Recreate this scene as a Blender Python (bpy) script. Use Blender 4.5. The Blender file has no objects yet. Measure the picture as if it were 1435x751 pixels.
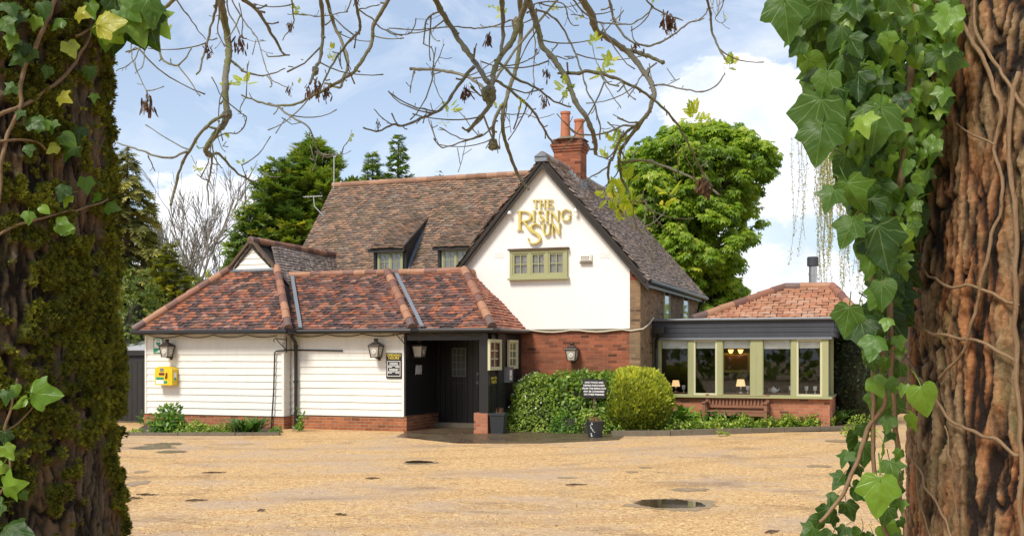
import bpy, bmesh, math, random
import numpy as np
from mathutils import Vector, Matrix, noise as mnoise

random.seed(11)
RNG = np.random.default_rng(11)
S = bpy.context.scene
COL = S.collection
R = math.radians

# ------------------------------------------------------------------ camera
EYE = 1.72
FOC, CX, HOR = 1500.0, 717.5, 500.0          # photograph's focal length, centre and horizon in its own pixels
cam_d = bpy.data.cameras.new('camera')
cam_d.sensor_width = 36.0
cam_d.lens = 36.0 * FOC / 1435.0
cam_d.shift_y = (HOR - 375.5) / 1435.0
cam_d.clip_start = 0.05
cam_d.clip_end = 3000
cam = bpy.data.objects.new('camera', cam_d)
COL.objects.link(cam)
cam.location = (0, 0, EYE)
cam.rotation_euler = (R(90), 0, 0)
S.camera = cam

# ------------------------------------------------------------------ exposure
S.view_settings.view_transform = 'Standard'
S.view_settings.look = 'None'
S.view_settings.exposure = 0.90
S.view_settings.gamma = 1.0
S.view_settings.use_curve_mapping = False
S.render.engine = 'CYCLES'
S.cycles.use_denoising = True
S.cycles.max_bounces = 8
S.cycles.transparent_max_bounces = 12

# ------------------------------------------------------------------ sun
SUN_EL, SUN_AZ = R(48), R(216)               # azimuth clockwise from +Y
sd = Vector((math.sin(SUN_AZ) * math.cos(SUN_EL), math.cos(SUN_AZ) * math.cos(SUN_EL), math.sin(SUN_EL)))
sun_d = bpy.data.lights.new('sun', 'SUN')
sun_d.energy = 2.2
sun_d.angle = R(18)
sun_d.color = (1.0, 0.93, 0.82)
sun = bpy.data.objects.new('sun', sun_d)
COL.objects.link(sun)
sun.rotation_euler = sd.to_track_quat('Z', 'Y').to_euler()
sun.location = (-20, -20, 30)

# ------------------------------------------------------------------ node helper
class NT:
    def __init__(self, tree):
        self.t = tree
    def n(self, typ, _ops=None, **inp):
        nd = self.t.nodes.new(typ)
        for k, v in (_ops or {}).items():
            setattr(nd, k, v)
        for k, v in inp.items():
            key = int(k[1:]) if k[0] == 'i' and k[1:].isdigit() else k.replace('_', ' ')
            self.set(nd.inputs[key], v)
        return nd
    def set(self, sock, v):
        if isinstance(v, bpy.types.NodeSocket):
            self.t.links.new(v, sock)
        elif isinstance(v, bpy.types.Node):
            self.t.links.new(v.outputs[0], sock)
        else:
            if isinstance(v, (tuple, list)) and sock.type == 'RGBA' and len(v) == 3:
                v = (*v, 1)
            sock.default_value = v
    def math(self, op, a, b=0.0, c=None, clamp=False):
        nd = self.t.nodes.new('ShaderNodeMath'); nd.operation = op; nd.use_clamp = clamp
        self.set(nd.inputs[0], a); self.set(nd.inputs[1], b)
        if c is not None: self.set(nd.inputs[2], c)
        return nd.outputs[0]
    def mix(self, fac, a, b, mode='MIX'):
        nd = self.t.nodes.new('ShaderNodeMix'); nd.data_type = 'RGBA'; nd.blend_type = mode
        self.set(nd.inputs[0], fac); self.set(nd.inputs[6], a); self.set(nd.inputs[7], b)
        return nd.outputs[2]
    def ramp(self, fac, stops, interp='LINEAR'):
        nd = self.t.nodes.new('ShaderNodeValToRGB')
        cr = nd.color_ramp; cr.interpolation = interp
        while len(cr.elements) < len(stops): cr.elements.new(0.5)
        for e, (p, c) in zip(cr.elements, stops):
            e.position = p
            e.color = (c, c, c, 1) if isinstance(c, (int, float)) else (*c, 1)
        self.set(nd.inputs[0], fac)
        return nd.outputs[0]
    def noise(self, vec, scale, detail=4.0, rough=0.55, dist=0.0):
        nd = self.n('ShaderNodeTexNoise', None, Scale=scale, Detail=detail, Roughness=rough, Distortion=dist)
        if vec is not None: self.set(nd.inputs['Vector'], vec)
        return nd.outputs[0]
    def mapping(self, vec, scale=(1, 1, 1), loc=(0, 0, 0), rot=(0, 0, 0)):
        nd = self.n('ShaderNodeMapping', None, Location=loc, Rotation=rot, Scale=scale)
        self.set(nd.inputs['Vector'], vec)
        return nd.outputs[0]
    def bump(self, h, strength=0.3, dist=0.01):
        return self.n('ShaderNodeBump', None, Strength=strength, Distance=dist, Height=h).outputs[0]

# ------------------------------------------------------------------ sky: Nishita with clouds spread over the dome
world = bpy.data.worlds.new('World')
S.world = world
world.use_nodes = True
w = NT(world.node_tree)
w.t.nodes.clear()
sky = w.n('ShaderNodeTexSky', {'sky_type': 'NISHITA', 'sun_disc': False, 'sun_elevation': SUN_EL, 'sun_rotation': SUN_AZ,
                               'air_density': 1.0, 'dust_density': 0.6, 'ozone_density': 1.6})
gen = w.n('ShaderNodeTexCoord').outputs['Generated']
sep = w.n('ShaderNodeSeparateXYZ', None, Vector=gen)
az = w.math('ARCTAN2', sep.outputs[0], sep.outputs[1])
el = w.math('ARCSINE', sep.outputs[2])
nz = w.noise(w.mapping(gen, (1, 1, 1.9)), 7.5, 9, 0.6)
nf = w.noise(w.mapping(gen, (1, 1, 1.6), (3, 1, 7)), 26, 7, 0.65)
def cloud_bank(a0, e0, ra, re):
    x = w.math('DIVIDE', w.math('SUBTRACT', az, a0), ra)
    y = w.math('DIVIDE', w.math('SUBTRACT', el, e0), re)
    d = w.math('SQRT', w.math('ADD', w.math('MULTIPLY', x, x), w.math('MULTIPLY', y, y)))
    return w.math('SUBTRACT', 1.0, d)
# cumulus heads: azimuth, elevation, half width, half height (radians)
heads = [(-0.275, 0.105, 0.062, 0.058), (-0.34, 0.06, 0.10, 0.07), (0.205, 0.235, 0.075, 0.042), (0.26, 0.185, 0.10, 0.075),
         (0.24, 0.06, 0.13, 0.05), (0.05, 0.13, 0.20, 0.018), (-0.07, 0.10, 0.05, 0.05), (0.62, 0.16, 0.2, 0.1), (-0.75, 0.15, 0.25, 0.1), (1.6, .2, .5, .14), (-1.7, .25, .6, .15), (2.8, .2, .5, .12)]
bank = None
for h in heads:
    b = cloud_bank(*h)
    bank = b if bank is None else w.math('MAXIMUM', bank, b)
bank = w.math('MAXIMUM', bank, -2.0)
billow = w.math('ADD', w.math('MULTIPLY', w.math('SUBTRACT', nz, 0.5), 2.0), w.math('MULTIPLY', w.math('SUBTRACT', nf, 0.5), 1.0))
cum = w.ramp(w.math('ADD', bank, billow), [(0.0, 0.0), (0.20, 1.0)])
thin = w.noise(w.mapping(gen, (1, 1, 2.2), (0.3, 0.9, 0.2)), 5.0, 8, 0.62, 0.6)
veil = w.ramp(thin, [(0.44, 0.0), (0.70, 0.70)])
veil = w.math('MULTIPLY', veil, w.ramp(el, [(0.0, 0.5), (0.30, 1.0)]))
cloud = w.math('MAXIMUM', cum, veil)
shade = w.noise(w.mapping(gen, (1, 1, 1.5), (0.02, 0.0, 0.045)), 13, 7, 0.55)
ccol = w.ramp(shade, [(0.32, (4.5, 5.0, 5.9)), (0.60, (6.5, 6.55, 6.7))])
blue = w.mix(1.0, sky, (0.85, 0.80, 0.80), 'MULTIPLY')
low = w.mix(w.ramp(el, [(0.0, 0.75), (0.28, 0.40)]), blue, (3.9, 4.7, 5.8))
col = w.mix(cloud, low, ccol)
bg = w.n('ShaderNodeBackground', None, Color=col, Strength=0.1)
wo = w.n('ShaderNodeOutputWorld')
w.t.links.new(bg.outputs[0], wo.inputs[0])

# ------------------------------------------------------------------ materials
def pmat(name, fn, rough=0.7, spec=0.5, metallic=0.0):
    m = bpy.data.materials.new(name); m.use_nodes = True
    t = NT(m.node_tree); t.t.nodes.clear()
    p = t.n('ShaderNodeBsdfPrincipled', None, Roughness=rough, Metallic=metallic)
    p.inputs['Specular IOR Level'].default_value = spec
    o = t.n('ShaderNodeOutputMaterial')
    t.t.links.new(p.outputs[0], o.inputs[0])
    r = fn(t, p)
    if r is not None: t.set(p.inputs['Base Color'], r)
    return m
def obj_co(t): return t.n('ShaderNodeTexCoord').outputs['Object']
def uv_co(t): return t.n('ShaderNodeTexCoord').outputs['UV']

def m_paint(name, c, var=0.12, rough=0.55, dirt=0.25, dirt_c=(0.25, 0.22, 0.17), bump=0.15, scale=3.0, spec=0.4):
    def f(t, p):
        co = obj_co(t)
        n1 = t.noise(co, scale, 6, 0.6)
        n2 = t.noise(t.mapping(co, (6, 6, 1.0)), 2.0, 6, 0.65)
        a = t.mix(n1, tuple(x * (1 - var) for x in c), tuple(min(1, x * (1 + var)) for x in c))
        a = t.mix(t.math('MULTIPLY', t.ramp(n2, [(0.50, 0.0), (0.78, 1.0)]), dirt), a, dirt_c)
        t.set(p.inputs['Normal'], t.bump(t.noise(co, 60, 4), bump, 0.004))
        return a
    return pmat(name, f, rough, spec)

def m_tile(name, stops, moss=0.12, rough=0.72, lich=0.1):
    def f(t, p):
        co = obj_co(t)
        rp = t.n('ShaderNodeNewGeometry').outputs['Random Per Island']
        a = t.ramp(rp, stops, 'CONSTANT')
        n = t.noise(co, 28, 5, 0.6)
        a = t.mix(0.55, a, t.mix(n, (0.25, 0.25, 0.25), (0.8, 0.8, 0.8)), 'OVERLAY')
        n2 = t.noise(co, 1.6, 6, 0.65)
        a = t.mix(t.math('MULTIPLY', t.ramp(n2, [(0.5, 0.0), (0.72, 1.0)]), moss), a, (0.075, 0.072, 0.03))
        n3 = t.noise(t.mapping(co, (1, 1, 1), (5, 2, 1)), 9, 6, 0.7)
        a = t.mix(t.math('MULTIPLY', t.ramp(n3, [(0.60, 0.0), (0.70, 1.0)]), lich), a, (0.36, 0.34, 0.25))
        t.set(p.inputs['Normal'], t.bump(n, 0.35, 0.006))
        t.set(p.inputs['Roughness'], t.ramp(n2, [(0.3, rough - 0.22), (0.7, rough + 0.12)]))
        return a
    return pmat(name, f, rough, 0.5)

def m_brick(name, c1, c2, mortar, w_=0.225, h_=0.075, stain=(0.08, 0.07, 0.05), stain_amt=0.5, pale=0.15, rough=0.85):
    def f(t, p):
        uv = uv_co(t)
        wob = t.n('ShaderNodeTexNoise', None, Scale=5.0, Detail=3.0)
        t.set(wob.inputs['Vector'], uv)
        uvw = t.n('ShaderNodeVectorMath', {'operation': 'MULTIPLY_ADD'}, i0=wob.outputs['Color'], i1=(0.012, 0.012, 0), i2=uv).outputs[0]
        b = t.n('ShaderNodeTexBrick', {'offset': 0.5}, Color1=(0, 0, 0), Color2=(1, 1, 1), Mortar=(0.5, 0.5, 0.5), Scale=1.0,
                Mortar_Size=0.0065, Mortar_Smooth=0.15, Bias=0.0, Brick_Width=w_, Row_Height=h_)
        t.set(b.inputs['Vector'], uvw)
        a = t.ramp(b.outputs['Color'], [(0.0, c1), (0.35, tuple(0.5 * (x + y) for x, y in zip(c1, c2))), (0.7, c2), (1.0, tuple(x * 0.45 for x in c1))])
        n = t.noise(uv, 45, 4, 0.6)
        a = t.mix(0.5, a, t.mix(n, (0.3, 0.3, 0.3), (0.72, 0.72, 0.72)), 'OVERLAY')
        a = t.mix(b.outputs['Fac'], a, mortar)
        n2 = t.noise(uv, 1.7, 7, 0.68)
        a = t.mix(t.math('MULTIPLY', t.ramp(n2, [(0.44, 0.0), (0.70, 1.0)]), stain_amt), a, stain)
        n3 = t.noise(t.mapping(uv, (1, 1, 1), (7, 3, 0)), 4.0, 7, 0.7)
        a = t.mix(t.math('MULTIPLY', t.ramp(n3, [(0.60, 0.0), (0.72, 1.0)]), pale), a, (0.5, 0.44, 0.36))
        h = t.math('ADD', t.math('MULTIPLY', b.outputs['Fac'], -1.0), t.math('MULTIPLY', n, 0.5))
        t.set(p.inputs['Normal'], t.bump(h, 0.6, 0.012))
        return a
    return pmat(name, f, rough, 0.3)

def m_leaf(name, stops, rough=0.45, transl=0.35, spec=0.5, tr_gain=1.6, veins=False):
    m = bpy.data.materials.new(name); m.use_nodes = True
    t = NT(m.node_tree); t.t.nodes.clear()
    at = t.n('ShaderNodeAttribute', {'attribute_name': 'rnd'}).outputs['Fac']
    c = t.ramp(at, stops)
    p = t.n('ShaderNodeBsdfPrincipled', None, Roughness=rough)
    p.inputs['Specular IOR Level'].default_value = spec
    if veins:
        uv = t.n('ShaderNodeSeparateXYZ', None, Vector=uv_co(t))
        x, y = uv.outputs[0], uv.outputs[1]
        ax = t.math('ABSOLUTE', x)
        an = t.math('ARCTAN2', ax, t.math('ADD', y, 0.001))
        rr = t.math('SQRT', t.math('ADD', t.math('MULTIPLY', x, x), t.math('MULTIPLY', y, y)))
        d = None
        for a0 in (0.0, 0.62, 1.12, 1.75):
            e = t.math('MULTIPLY', t.math('ABSOLUTE', t.math('SUBTRACT', an, a0)), rr)
            d = e if d is None else t.math('MINIMUM', d, e)
        lat = t.math('ABSOLUTE', t.math('SUBTRACT', t.math('FRACT', t.math('MULTIPLY', t.math('SUBTRACT', y, t.math('MULTIPLY', ax, 0.9)), 6.0)), 0.5))
        v = t.ramp(d, [(0.005, 1.0), (0.020, 0.0)])
        v2 = t.math('MULTIPLY', t.ramp(lat, [(0.03, 1.0), (0.10, 0.0)]), 0.25)
        v = t.math('MAXIMUM', v, v2)
        nn = t.noise(obj_co(t), 60, 5, 0.6)
        c = t.mix(t.ramp(nn, [(0.35, 0.28), (0.65, 0.0)]), c, t.mix(1.0, c, (0.45, 0.55, 0.4), 'MULTIPLY'))
        c = t.mix(t.math('MULTIPLY', v, 0.28), c, (0.26, 0.38, 0.12))
        t.set(p.inputs['Normal'], t.bump(t.math('SUBTRACT', t.math('MULTIPLY', nn, 0.4), v), 0.35, 0.002))
        t.set(p.inputs['Roughness'], t.ramp(nn, [(0.3, rough - 0.1), (0.7, rough + 0.15)]))
    t.set(p.inputs['Base Color'], c)
    tr = t.n('ShaderNodeBsdfTranslucent')
    t.set(tr.inputs['Color'], t.mix(1.0, c, (tr_gain, tr_gain * 1.05, tr_gain * 0.55), 'MULTIPLY'))
    mx = t.n('ShaderNodeMixShader', None, Fac=transl)
    t.t.links.new(p.outputs[0], mx.inputs[1]); t.t.links.new(tr.outputs[0], mx.inputs[2])
    o = t.n('ShaderNodeOutputMaterial'); t.t.links.new(mx.outputs[0], o.inputs[0])
    return m

def m_plain(name, c, rough=0.6, metallic=0.0, spec=0.5, var=0.15):
    def f(t, p):
        n = t.noise(obj_co(t), 14, 5, 0.6)
        return t.mix(n, tuple(x * (1 - var) for x in c), tuple(min(1.0, x * (1 + var)) for x in c))
    return pmat(name, f, rough, spec, metallic)

def m_emit(name, c, strength, base=(0.8, 0.7, 0.5)):
    m = bpy.data.materials.new(name); m.use_nodes = True
    p = m.node_tree.nodes['Principled BSDF']
    p.inputs['Base Color'].default_value = (*base, 1)
    p.inputs['Emission Color'].default_value = (*c, 1)
    p.inputs['Emission Strength'].default_value = strength
    return m

def m_glass(name, tint=(0.85, 0.9, 0.9), refl=0.10):
    m = bpy.data.materials.new(name); m.use_nodes = True
    t = NT(m.node_tree); t.t.nodes.clear()
    tr = t.n('ShaderNodeBsdfTransparent', None, Color=tint)
    gl = t.n('ShaderNodeBsdfGlossy', None, Roughness=0.02, Color=(0.9, 0.95, 1.0))
    fr = t.n('ShaderNodeFresnel', None, IOR=1.5).outputs[0]
    mx = t.n('ShaderNodeMixShader', None, Fac=t.math('MULTIPLY', t.math('MULTIPLY', fr, 0.8), 1.0, clamp=True))
    t.t.links.new(tr.outputs[0], mx.inputs[1]); t.t.links.new(gl.outputs[0], mx.inputs[2])
    o = t.n('ShaderNodeOutputMaterial'); t.t.links.new(mx.outputs[0], o.inputs[0])
    return m

M = {}
M['white_board'] = m_paint('white weatherboard paint', (0.80, 0.77, 0.70), 0.05, 0.45, 0.26, (0.45, 0.40, 0.30), 0.10)
M['render'] = m_paint('white painted render', (0.82, 0.80, 0.76), 0.03, 0.75, 0.14, (0.5, 0.45, 0.36), 0.4, 1.2)
M['black_board'] = m_paint('black weatherboard paint', (0.022, 0.021, 0.020), 0.35, 0.42, 0.30, (0.05, 0.045, 0.04), 0.25)
M['black_trim'] = m_plain('black gloss trim', (0.015, 0.014, 0.014), 0.35)
M['slate_board'] = m_paint('charcoal fascia boards', (0.045, 0.050, 0.062), 0.3, 0.5, 0.3, (0.09, 0.09, 0.09), 0.2)
M['sage'] = m_paint('sage green joinery paint', (0.34, 0.34, 0.17), 0.06, 0.45, 0.10, (0.2, 0.18, 0.1), 0.06)
M['cream'] = m_paint('pale cream green paint', (0.55, 0.53, 0.33), 0.06, 0.5, 0.12, (0.3, 0.27, 0.15), 0.06)
M['oldbar'] = m_paint('weathered bargeboard', (0.028, 0.023, 0.02), 0.4, 0.6, 0.35, (0.10, 0.08, 0.06), 0.3)
M['brick_red'] = m_brick('red garden brick', (0.28, 0.085, 0.035), (0.44, 0.15, 0.06), (0.36, 0.27, 0.19), stain=(0.10, 0.06, 0.035), stain_amt=0.45)
M['brick_dark'] = m_brick('old wall brick', (0.23, 0.062, 0.030), (0.36, 0.11, 0.050), (0.22, 0.14, 0.10), stain=(0.09, 0.055, 0.035), stain_amt=0.6, pale=0.20)
M['brick_brown'] = m_brick('brown stock brick', (0.20, 0.12, 0.065), (0.30, 0.19, 0.10), (0.24, 0.18, 0.12), stain=(0.11, 0.085, 0.055), stain_amt=0.5, pale=0.10)
M['brick_orange'] = m_brick('orange brick dwarf wall', (0.36, 0.12, 0.06), (0.48, 0.18, 0.09), (0.34, 0.24, 0.18), stain=(0.2, 0.1, 0.06), stain_amt=0.3, pale=0.1)
M['brick_chim'] = m_brick('chimney brick', (0.25, 0.072, 0.036), (0.37, 0.125, 0.055), (0.20, 0.12, 0.09), stain=(0.08, 0.05, 0.04), stain_amt=0.85, pale=0.1)
M['tile_low'] = m_tile('handmade clay tiles', [(0.0, (0.065, 0.042, 0.037)), (0.14, (0.200, 0.077, 0.049)), (0.26, (0.124, 0.073, 0.062)), (0.38, (0.281, 0.106, 0.058)), (0.48, (0.092, 0.060, 0.053)), (0.58, (0.227, 0.101, 0.069)), (0.68, (0.356, 0.130, 0.066)), (0.76, (0.162, 0.091, 0.075)), (0.86, (0.302, 0.158, 0.110)), (0.94, (0.119, 0.058, 0.044))], 0.30, 0.50, 0.25)
M['tile_red'] = m_tile('newer red clay tiles', [(0.0, (0.26, 0.09, 0.055)), (0.2, (0.36, 0.12, 0.065)), (0.5, (0.30, 0.10, 0.06)), (0.7, (0.44, 0.16, 0.08)), (0.88, (0.2, 0.085, 0.06))], 0.08, 0.6, 0.08)
M['tile_main'] = m_tile('weathered brown tiles', [(0.0, (0.113, 0.076, 0.054)), (0.15, (0.200, 0.126, 0.083)), (0.32, (0.151, 0.107, 0.082)), (0.5, (0.254, 0.145, 0.089)), (0.66, (0.178, 0.118, 0.083)), (0.8, (0.292, 0.175, 0.106)), (0.92, (0.227, 0.170, 0.123))], 0.45, 0.70, 0.30)
M['tile_grey'] = m_tile('lichened grey tiles', [(0.0, (0.176, 0.135, 0.115)), (0.25, (0.257, 0.196, 0.162)), (0.5, (0.203, 0.155, 0.128)), (0.75, (0.338, 0.257, 0.203))], 0.40, 0.55, 0.35)
M['ridge'] = m_tile('clay ridge tiles', [(0.0, (0.17, 0.080, 0.058)), (0.3, (0.28, 0.125, 0.075)), (0.55, (0.14, 0.085, 0.072)), (0.8, (0.36, 0.18, 0.10))], 0.2, 0.7, 0.2)
M['ridge_old'] = m_tile('old ridge tiles', [(0.0, (0.28, 0.15, 0.09)), (0.3, (0.36, 0.20, 0.12)), (0.6, (0.25, 0.13, 0.08))], 0.25, 0.8, 0.35)
M['tile_inter'] = m_tile('interlocking orange tiles', [(0.0, (0.52, 0.29, 0.19)), (0.3, (0.60, 0.35, 0.23)), (0.6, (0.54, 0.27, 0.165)), (0.8, (0.62, 0.42, 0.31))], 0.15, 0.36, 0.12)
M['underlay'] = m_plain('dark roof underlay', (0.03, 0.024, 0.02), 0.9)
M['lead'] = m_plain('lead flashing', (0.20, 0.22, 0.245), 0.5, 0.3)
M['wet_pave'] = None
M['glass'] = m_glass('window glass', (0.96, 0.97, 0.97))
M['leadglass'] = m_plain('leaded obscured glass', (0.10, 0.11, 0.10), 0.15)
M['interior'] = m_plain('dark interior', (0.03, 0.026, 0.022), 0.9)
M['blind'] = m_plain('cream roller blind', (0.72, 0.69, 0.62), 0.8)
M['curtain'] = m_plain('net curtain', (0.55, 0.49, 0.43), 0.9)
M['gold'] = m_plain('gold painted letters', (0.622, 0.504, 0.134), 0.4, 0.15, var=0.1)
M['bronze'] = m_plain('aged bronze lantern metal', (0.045, 0.033, 0.026), 0.45, 0.3)
M['lampglass'] = m_plain('frosted lantern glass', (0.42, 0.39, 0.33), 0.25)
M['lampbulb'] = m_plain('lantern bulb', (0.75, 0.72, 0.66), 0.3)
M['yellow'] = m_plain('yellow cabinet', (0.80, 0.52, 0.01), 0.35, var=0.04)
M['greensign'] = m_plain('green sign', (0.0, 0.27, 0.13), 0.4, var=0.05)
M['whitesign'] = m_plain('white sign', (0.8, 0.8, 0.78), 0.45, var=0.03)
M['signblack'] = m_plain('black sign board', (0.018, 0.016, 0.016), 0.4)
M['signgold'] = m_plain('yellow sign letters', (0.75, 0.6, 0.08), 0.5, var=0.03)
M['darkred'] = m_plain('dark red latch', (0.12, 0.02, 0.015), 0.4)
M['greybox'] = m_plain('grey metal box', (0.22, 0.23, 0.25), 0.4, 0.4)
M['steel'] = m_plain('stainless flue', (0.5, 0.5, 0.5), 0.3, 0.9)
M['pot_clay'] = m_plain('clay chimney pot', (0.42, 0.15, 0.07), 0.75, var=0.25)
M['plastic'] = m_plain('black plastic pot', (0.025, 0.027, 0.03), 0.45)
M['soil'] = m_plain('soil', (0.06, 0.04, 0.025), 0.95, var=0.4)
M['wood'] = m_plain('teak bench wood', (0.24, 0.105, 0.055), 0.6, var=0.3)
M['kerbstone'] = m_paint('mossy kerb stone', (0.17, 0.14, 0.10), 0.3, 0.9, 0.6, (0.06, 0.065, 0.025), 0.8, 5)
M['cable'] = m_plain('cream cable', (0.55, 0.50, 0.38), 0.6)
M['aerial'] = m_plain('aluminium aerial', (0.5, 0.5, 0.5), 0.35, 0.7)
M['shade'] = m_emit('lit lamp shade', (1.0, 0.60, 0.25), 0.55)
M['walllight'] = m_emit('lit wall lamp', (1.0, 0.45, 0.10), 3.0)
M['felt'] = m_plain('grey shed roofing', (0.36, 0.37, 0.38), 0.8)
M['china'] = m_plain('white china', (0.8, 0.8, 0.78), 0.2)
M['gate_wood'] = m_paint('brown post timber', (0.10, 0.065, 0.04), 0.3, 0.8, 0.3)

# ------------------------------------------------------------------ mesh builder
class MB:
    def __init__(self):
        self.v, self.f, self.m = [], [], []
    def add(self, vs, fs, mi=0):
        b = len(self.v)
        self.v += [tuple(p) for p in vs]
        self.f += [tuple(i + b for i in q) for q in fs]
        self.m += [mi] * len(fs)
        return self
    def box(self, x0, x1, y0, y1, z0, z1, mi=0):
        vs = [(x, y, z) for z in (z0, z1) for y in (y0, y1) for x in (x0, x1)]
        return self.add(vs, [(0, 2, 3, 1), (4, 5, 7, 6), (0, 1, 5, 4), (2, 6, 7, 3), (0, 4, 6, 2), (1, 3, 7, 5)], mi)
    def prism(self, poly, ext, mi=0):
        n = len(poly); e = Vector(ext)
        vs = [Vector(p) for p in poly] + [Vector(p) + e for p in poly]
        fs = [tuple(range(n))[::-1], tuple(range(n, 2 * n))] + [(i, (i + 1) % n, n + (i + 1) % n, n + i) for i in range(n)]
        return self.add(vs, fs, mi)
    def tube(self, pts, rad, n=8, mi=0, cap=True, close=False):
        pts = [Vector(p) for p in pts]
        if not hasattr(rad, '__len__'): rad = [rad] * len(pts)
        up = Vector((0.31, 0.17, 0.93)); rings = []
        prev = None
        for i, p in enumerate(pts):
            d = (pts[min(i + 1, len(pts) - 1)] - pts[max(i - 1, 0)])
            d = d.normalized() if d.length > 1e-9 else Vector((0, 0, 1))
            x = up - d * up.dot(d) if prev is None else prev - d * prev.dot(d)
            if x.length < 1e-4: x = d.orthogonal()
            x.normalize(); y = d.cross(x); prev = x
            rings.append([p + (x * math.cos(2 * math.pi * k / n) + y * math.sin(2 * math.pi * k / n)) * rad[i] for k in range(n)])
        vs = [q for r in rings for q in r]
        fs = [(i * n + k, i * n + (k + 1) % n, (i + 1) * n + (k + 1) % n, (i + 1) * n + k) for i in range(len(rings) - 1) for k in range(n)]
        if cap:
            fs += [tuple(range(n))[::-1], tuple((len(rings) - 1) * n + k for k in range(n))]
        return self.add(vs, fs, mi)
    def lathe(self, prof, n=20, c=(0, 0, 0), mi=0, sq=False):
        vs, fs = [], []
        off = math.pi / n if sq else 0
        for r, z in prof:
            vs += [(c[0] + r * math.cos(2 * math.pi * k / n + off), c[1] + r * math.sin(2 * math.pi * k / n + off), c[2] + z) for k in range(n)]
        for i in range(len(prof) - 1):
            fs += [(i * n + k, i * n + (k + 1) % n, (i + 1) * n + (k + 1) % n, (i + 1) * n + k) for k in range(n)]
        fs += [tuple(range(n))[::-1], tuple((len(prof) - 1) * n + k for k in range(n))]
        return self.add(vs, fs, mi)
    def build(self, name, mats, parent=None, smooth=False, loc=None, rz=None, uv=True, recalc=True):
        if not isinstance(mats, (list, tuple)): mats = [mats]
        me = bpy.data.meshes.new(name)
        me.from_pydata(self.v, [], self.f)
        me.polygons.foreach_set('material_index', self.m)
        if recalc:
            bm = bmesh.new(); bm.from_mesh(me); bmesh.ops.recalc_face_normals(bm, faces=bm.faces); bm.to_mesh(me); bm.free()
        if smooth: me.polygons.foreach_set('use_smooth', [True] * len(me.polygons))
        for m_ in mats: me.materials.append(m_)
        if uv: box_uv(me)
        me.update()
        return link(name, me, parent, loc, rz)

def box_uv(me):
    n = len(me.loops)
    if n == 0: return
    co = np.empty(len(me.vertices) * 3); me.vertices.foreach_get('co', co); co = co.reshape(-1, 3)
    li = np.empty(n, dtype=np.int32); me.loops.foreach_get('vertex_index', li)
    no = np.empty(len(me.polygons) * 3); me.polygons.foreach_get('normal', no); no = np.abs(no.reshape(-1, 3))
    lt = np.empty(len(me.polygons), dtype=np.int32); me.polygons.foreach_get('loop_total', lt)
    ax = np.repeat(np.argmax(no, axis=1), lt)
    p = co[li]
    uv = np.where((ax == 0)[:, None], p[:, [1, 2]], np.where((ax == 1)[:, None], p[:, [0, 2]], p[:, [0, 1]]))
    l = me.uv_layers.new(name='UVMap')
    l.data.foreach_set('uv', uv.astype(np.float32).ravel())

def link(name, me, parent=None, loc=None, rz=None):
    o = bpy.data.objects.new(name, me)
    COL.objects.link(o)
    if parent is not None: o.parent = parent
    if loc is not None: o.location = loc
    if rz is not None: o.rotation_euler = (0, 0, rz)
    return o

def tag(o, label=None, cat=None, group=None, kind=None):
    if label: o['label'] = label
    if cat: o['category'] = cat
    if group: o['group'] = group
    if kind: o['kind'] = kind
    return o

def thing(name, label, cat, loc=(0, 0, 0), rz=0.0, group=None):
    o = bpy.data.objects.new(name, None)
    o.empty_display_size = 0.2
    COL.objects.link(o)
    o.location = loc; o.rotation_euler = (0, 0, rz)
    return tag(o, label, cat, group)

def copy_tree(o, parent=None):
    c = o.copy(); COL.objects.link(c)
    if parent is not None: c.parent = parent
    for ch in list(o.children): copy_tree(ch, c)
    return c

# ------------------------------------------------------------------ many-leaf meshes
def unit(a): return a / np.maximum(np.linalg.norm(a, axis=-1, keepdims=True), 1e-9)
def frames(direc, normal):
    Y = unit(direc); Z = normal - (normal * Y).sum(-1, keepdims=True) * Y
    Z = unit(Z); X = np.cross(Y, Z)
    return np.stack([X, Y, Z], axis=-1)
def rnd_dir(n, rng=None):
    return unit((rng or RNG).normal(size=(n, 3)))
def leaves(name, tv, tf, pos, fr, size, mat, parent=None, rnd=None, smooth=False, uv=False, label=None):
    """template verts/faces copied to every pos with frame fr and size: one mesh"""
    tv = np.asarray(tv, float); n = len(pos); k = len(tv)
    size = np.broadcast_to(np.asarray(size, float), (n,))
    v = np.einsum('nij,kj->nki', fr, tv) * size[:, None, None] + pos[:, None, :]
    me = bpy.data.meshes.new(name)
    lens = np.array([len(f) for f in tf]); flat = np.concatenate([np.array(f) for f in tf])
    nl = len(flat)
    me.vertices.add(n * k); me.vertices.foreach_set('co', v.astype(np.float32).ravel())
    me.loops.add(n * nl)
    me.loops.foreach_set('vertex_index', (flat[None, :] + (np.arange(n) * k)[:, None]).astype(np.int32).ravel())
    nf = len(tf)
    me.polygons.add(n * nf)
    st = np.concatenate([[0], np.cumsum(lens)[:-1]])
    me.polygons.foreach_set('loop_start', (st[None, :] + (np.arange(n) * nl)[:, None]).astype(np.int32).ravel())
    me.polygons.foreach_set('loop_total', np.tile(lens, n).astype(np.int32))
    if smooth: me.polygons.foreach_set('use_smooth', np.ones(n * nf, dtype=bool))
    if rnd is None: rnd = RNG.random(n)
    a = me.attributes.new('rnd', 'FLOAT', 'FACE')
    a.data.foreach_set('value', np.repeat(rnd, nf).astype(np.float32))
    if uv:
        l = me.uv_layers.new(name='UVMap')
        l.data.foreach_set('uv', np.tile(tv[flat][:, :2], (n, 1)).astype(np.float32).ravel())
    me.materials.append(mat)
    me.update(calc_edges=True)
    me.validate()
    return link(name, me, parent)

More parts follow.
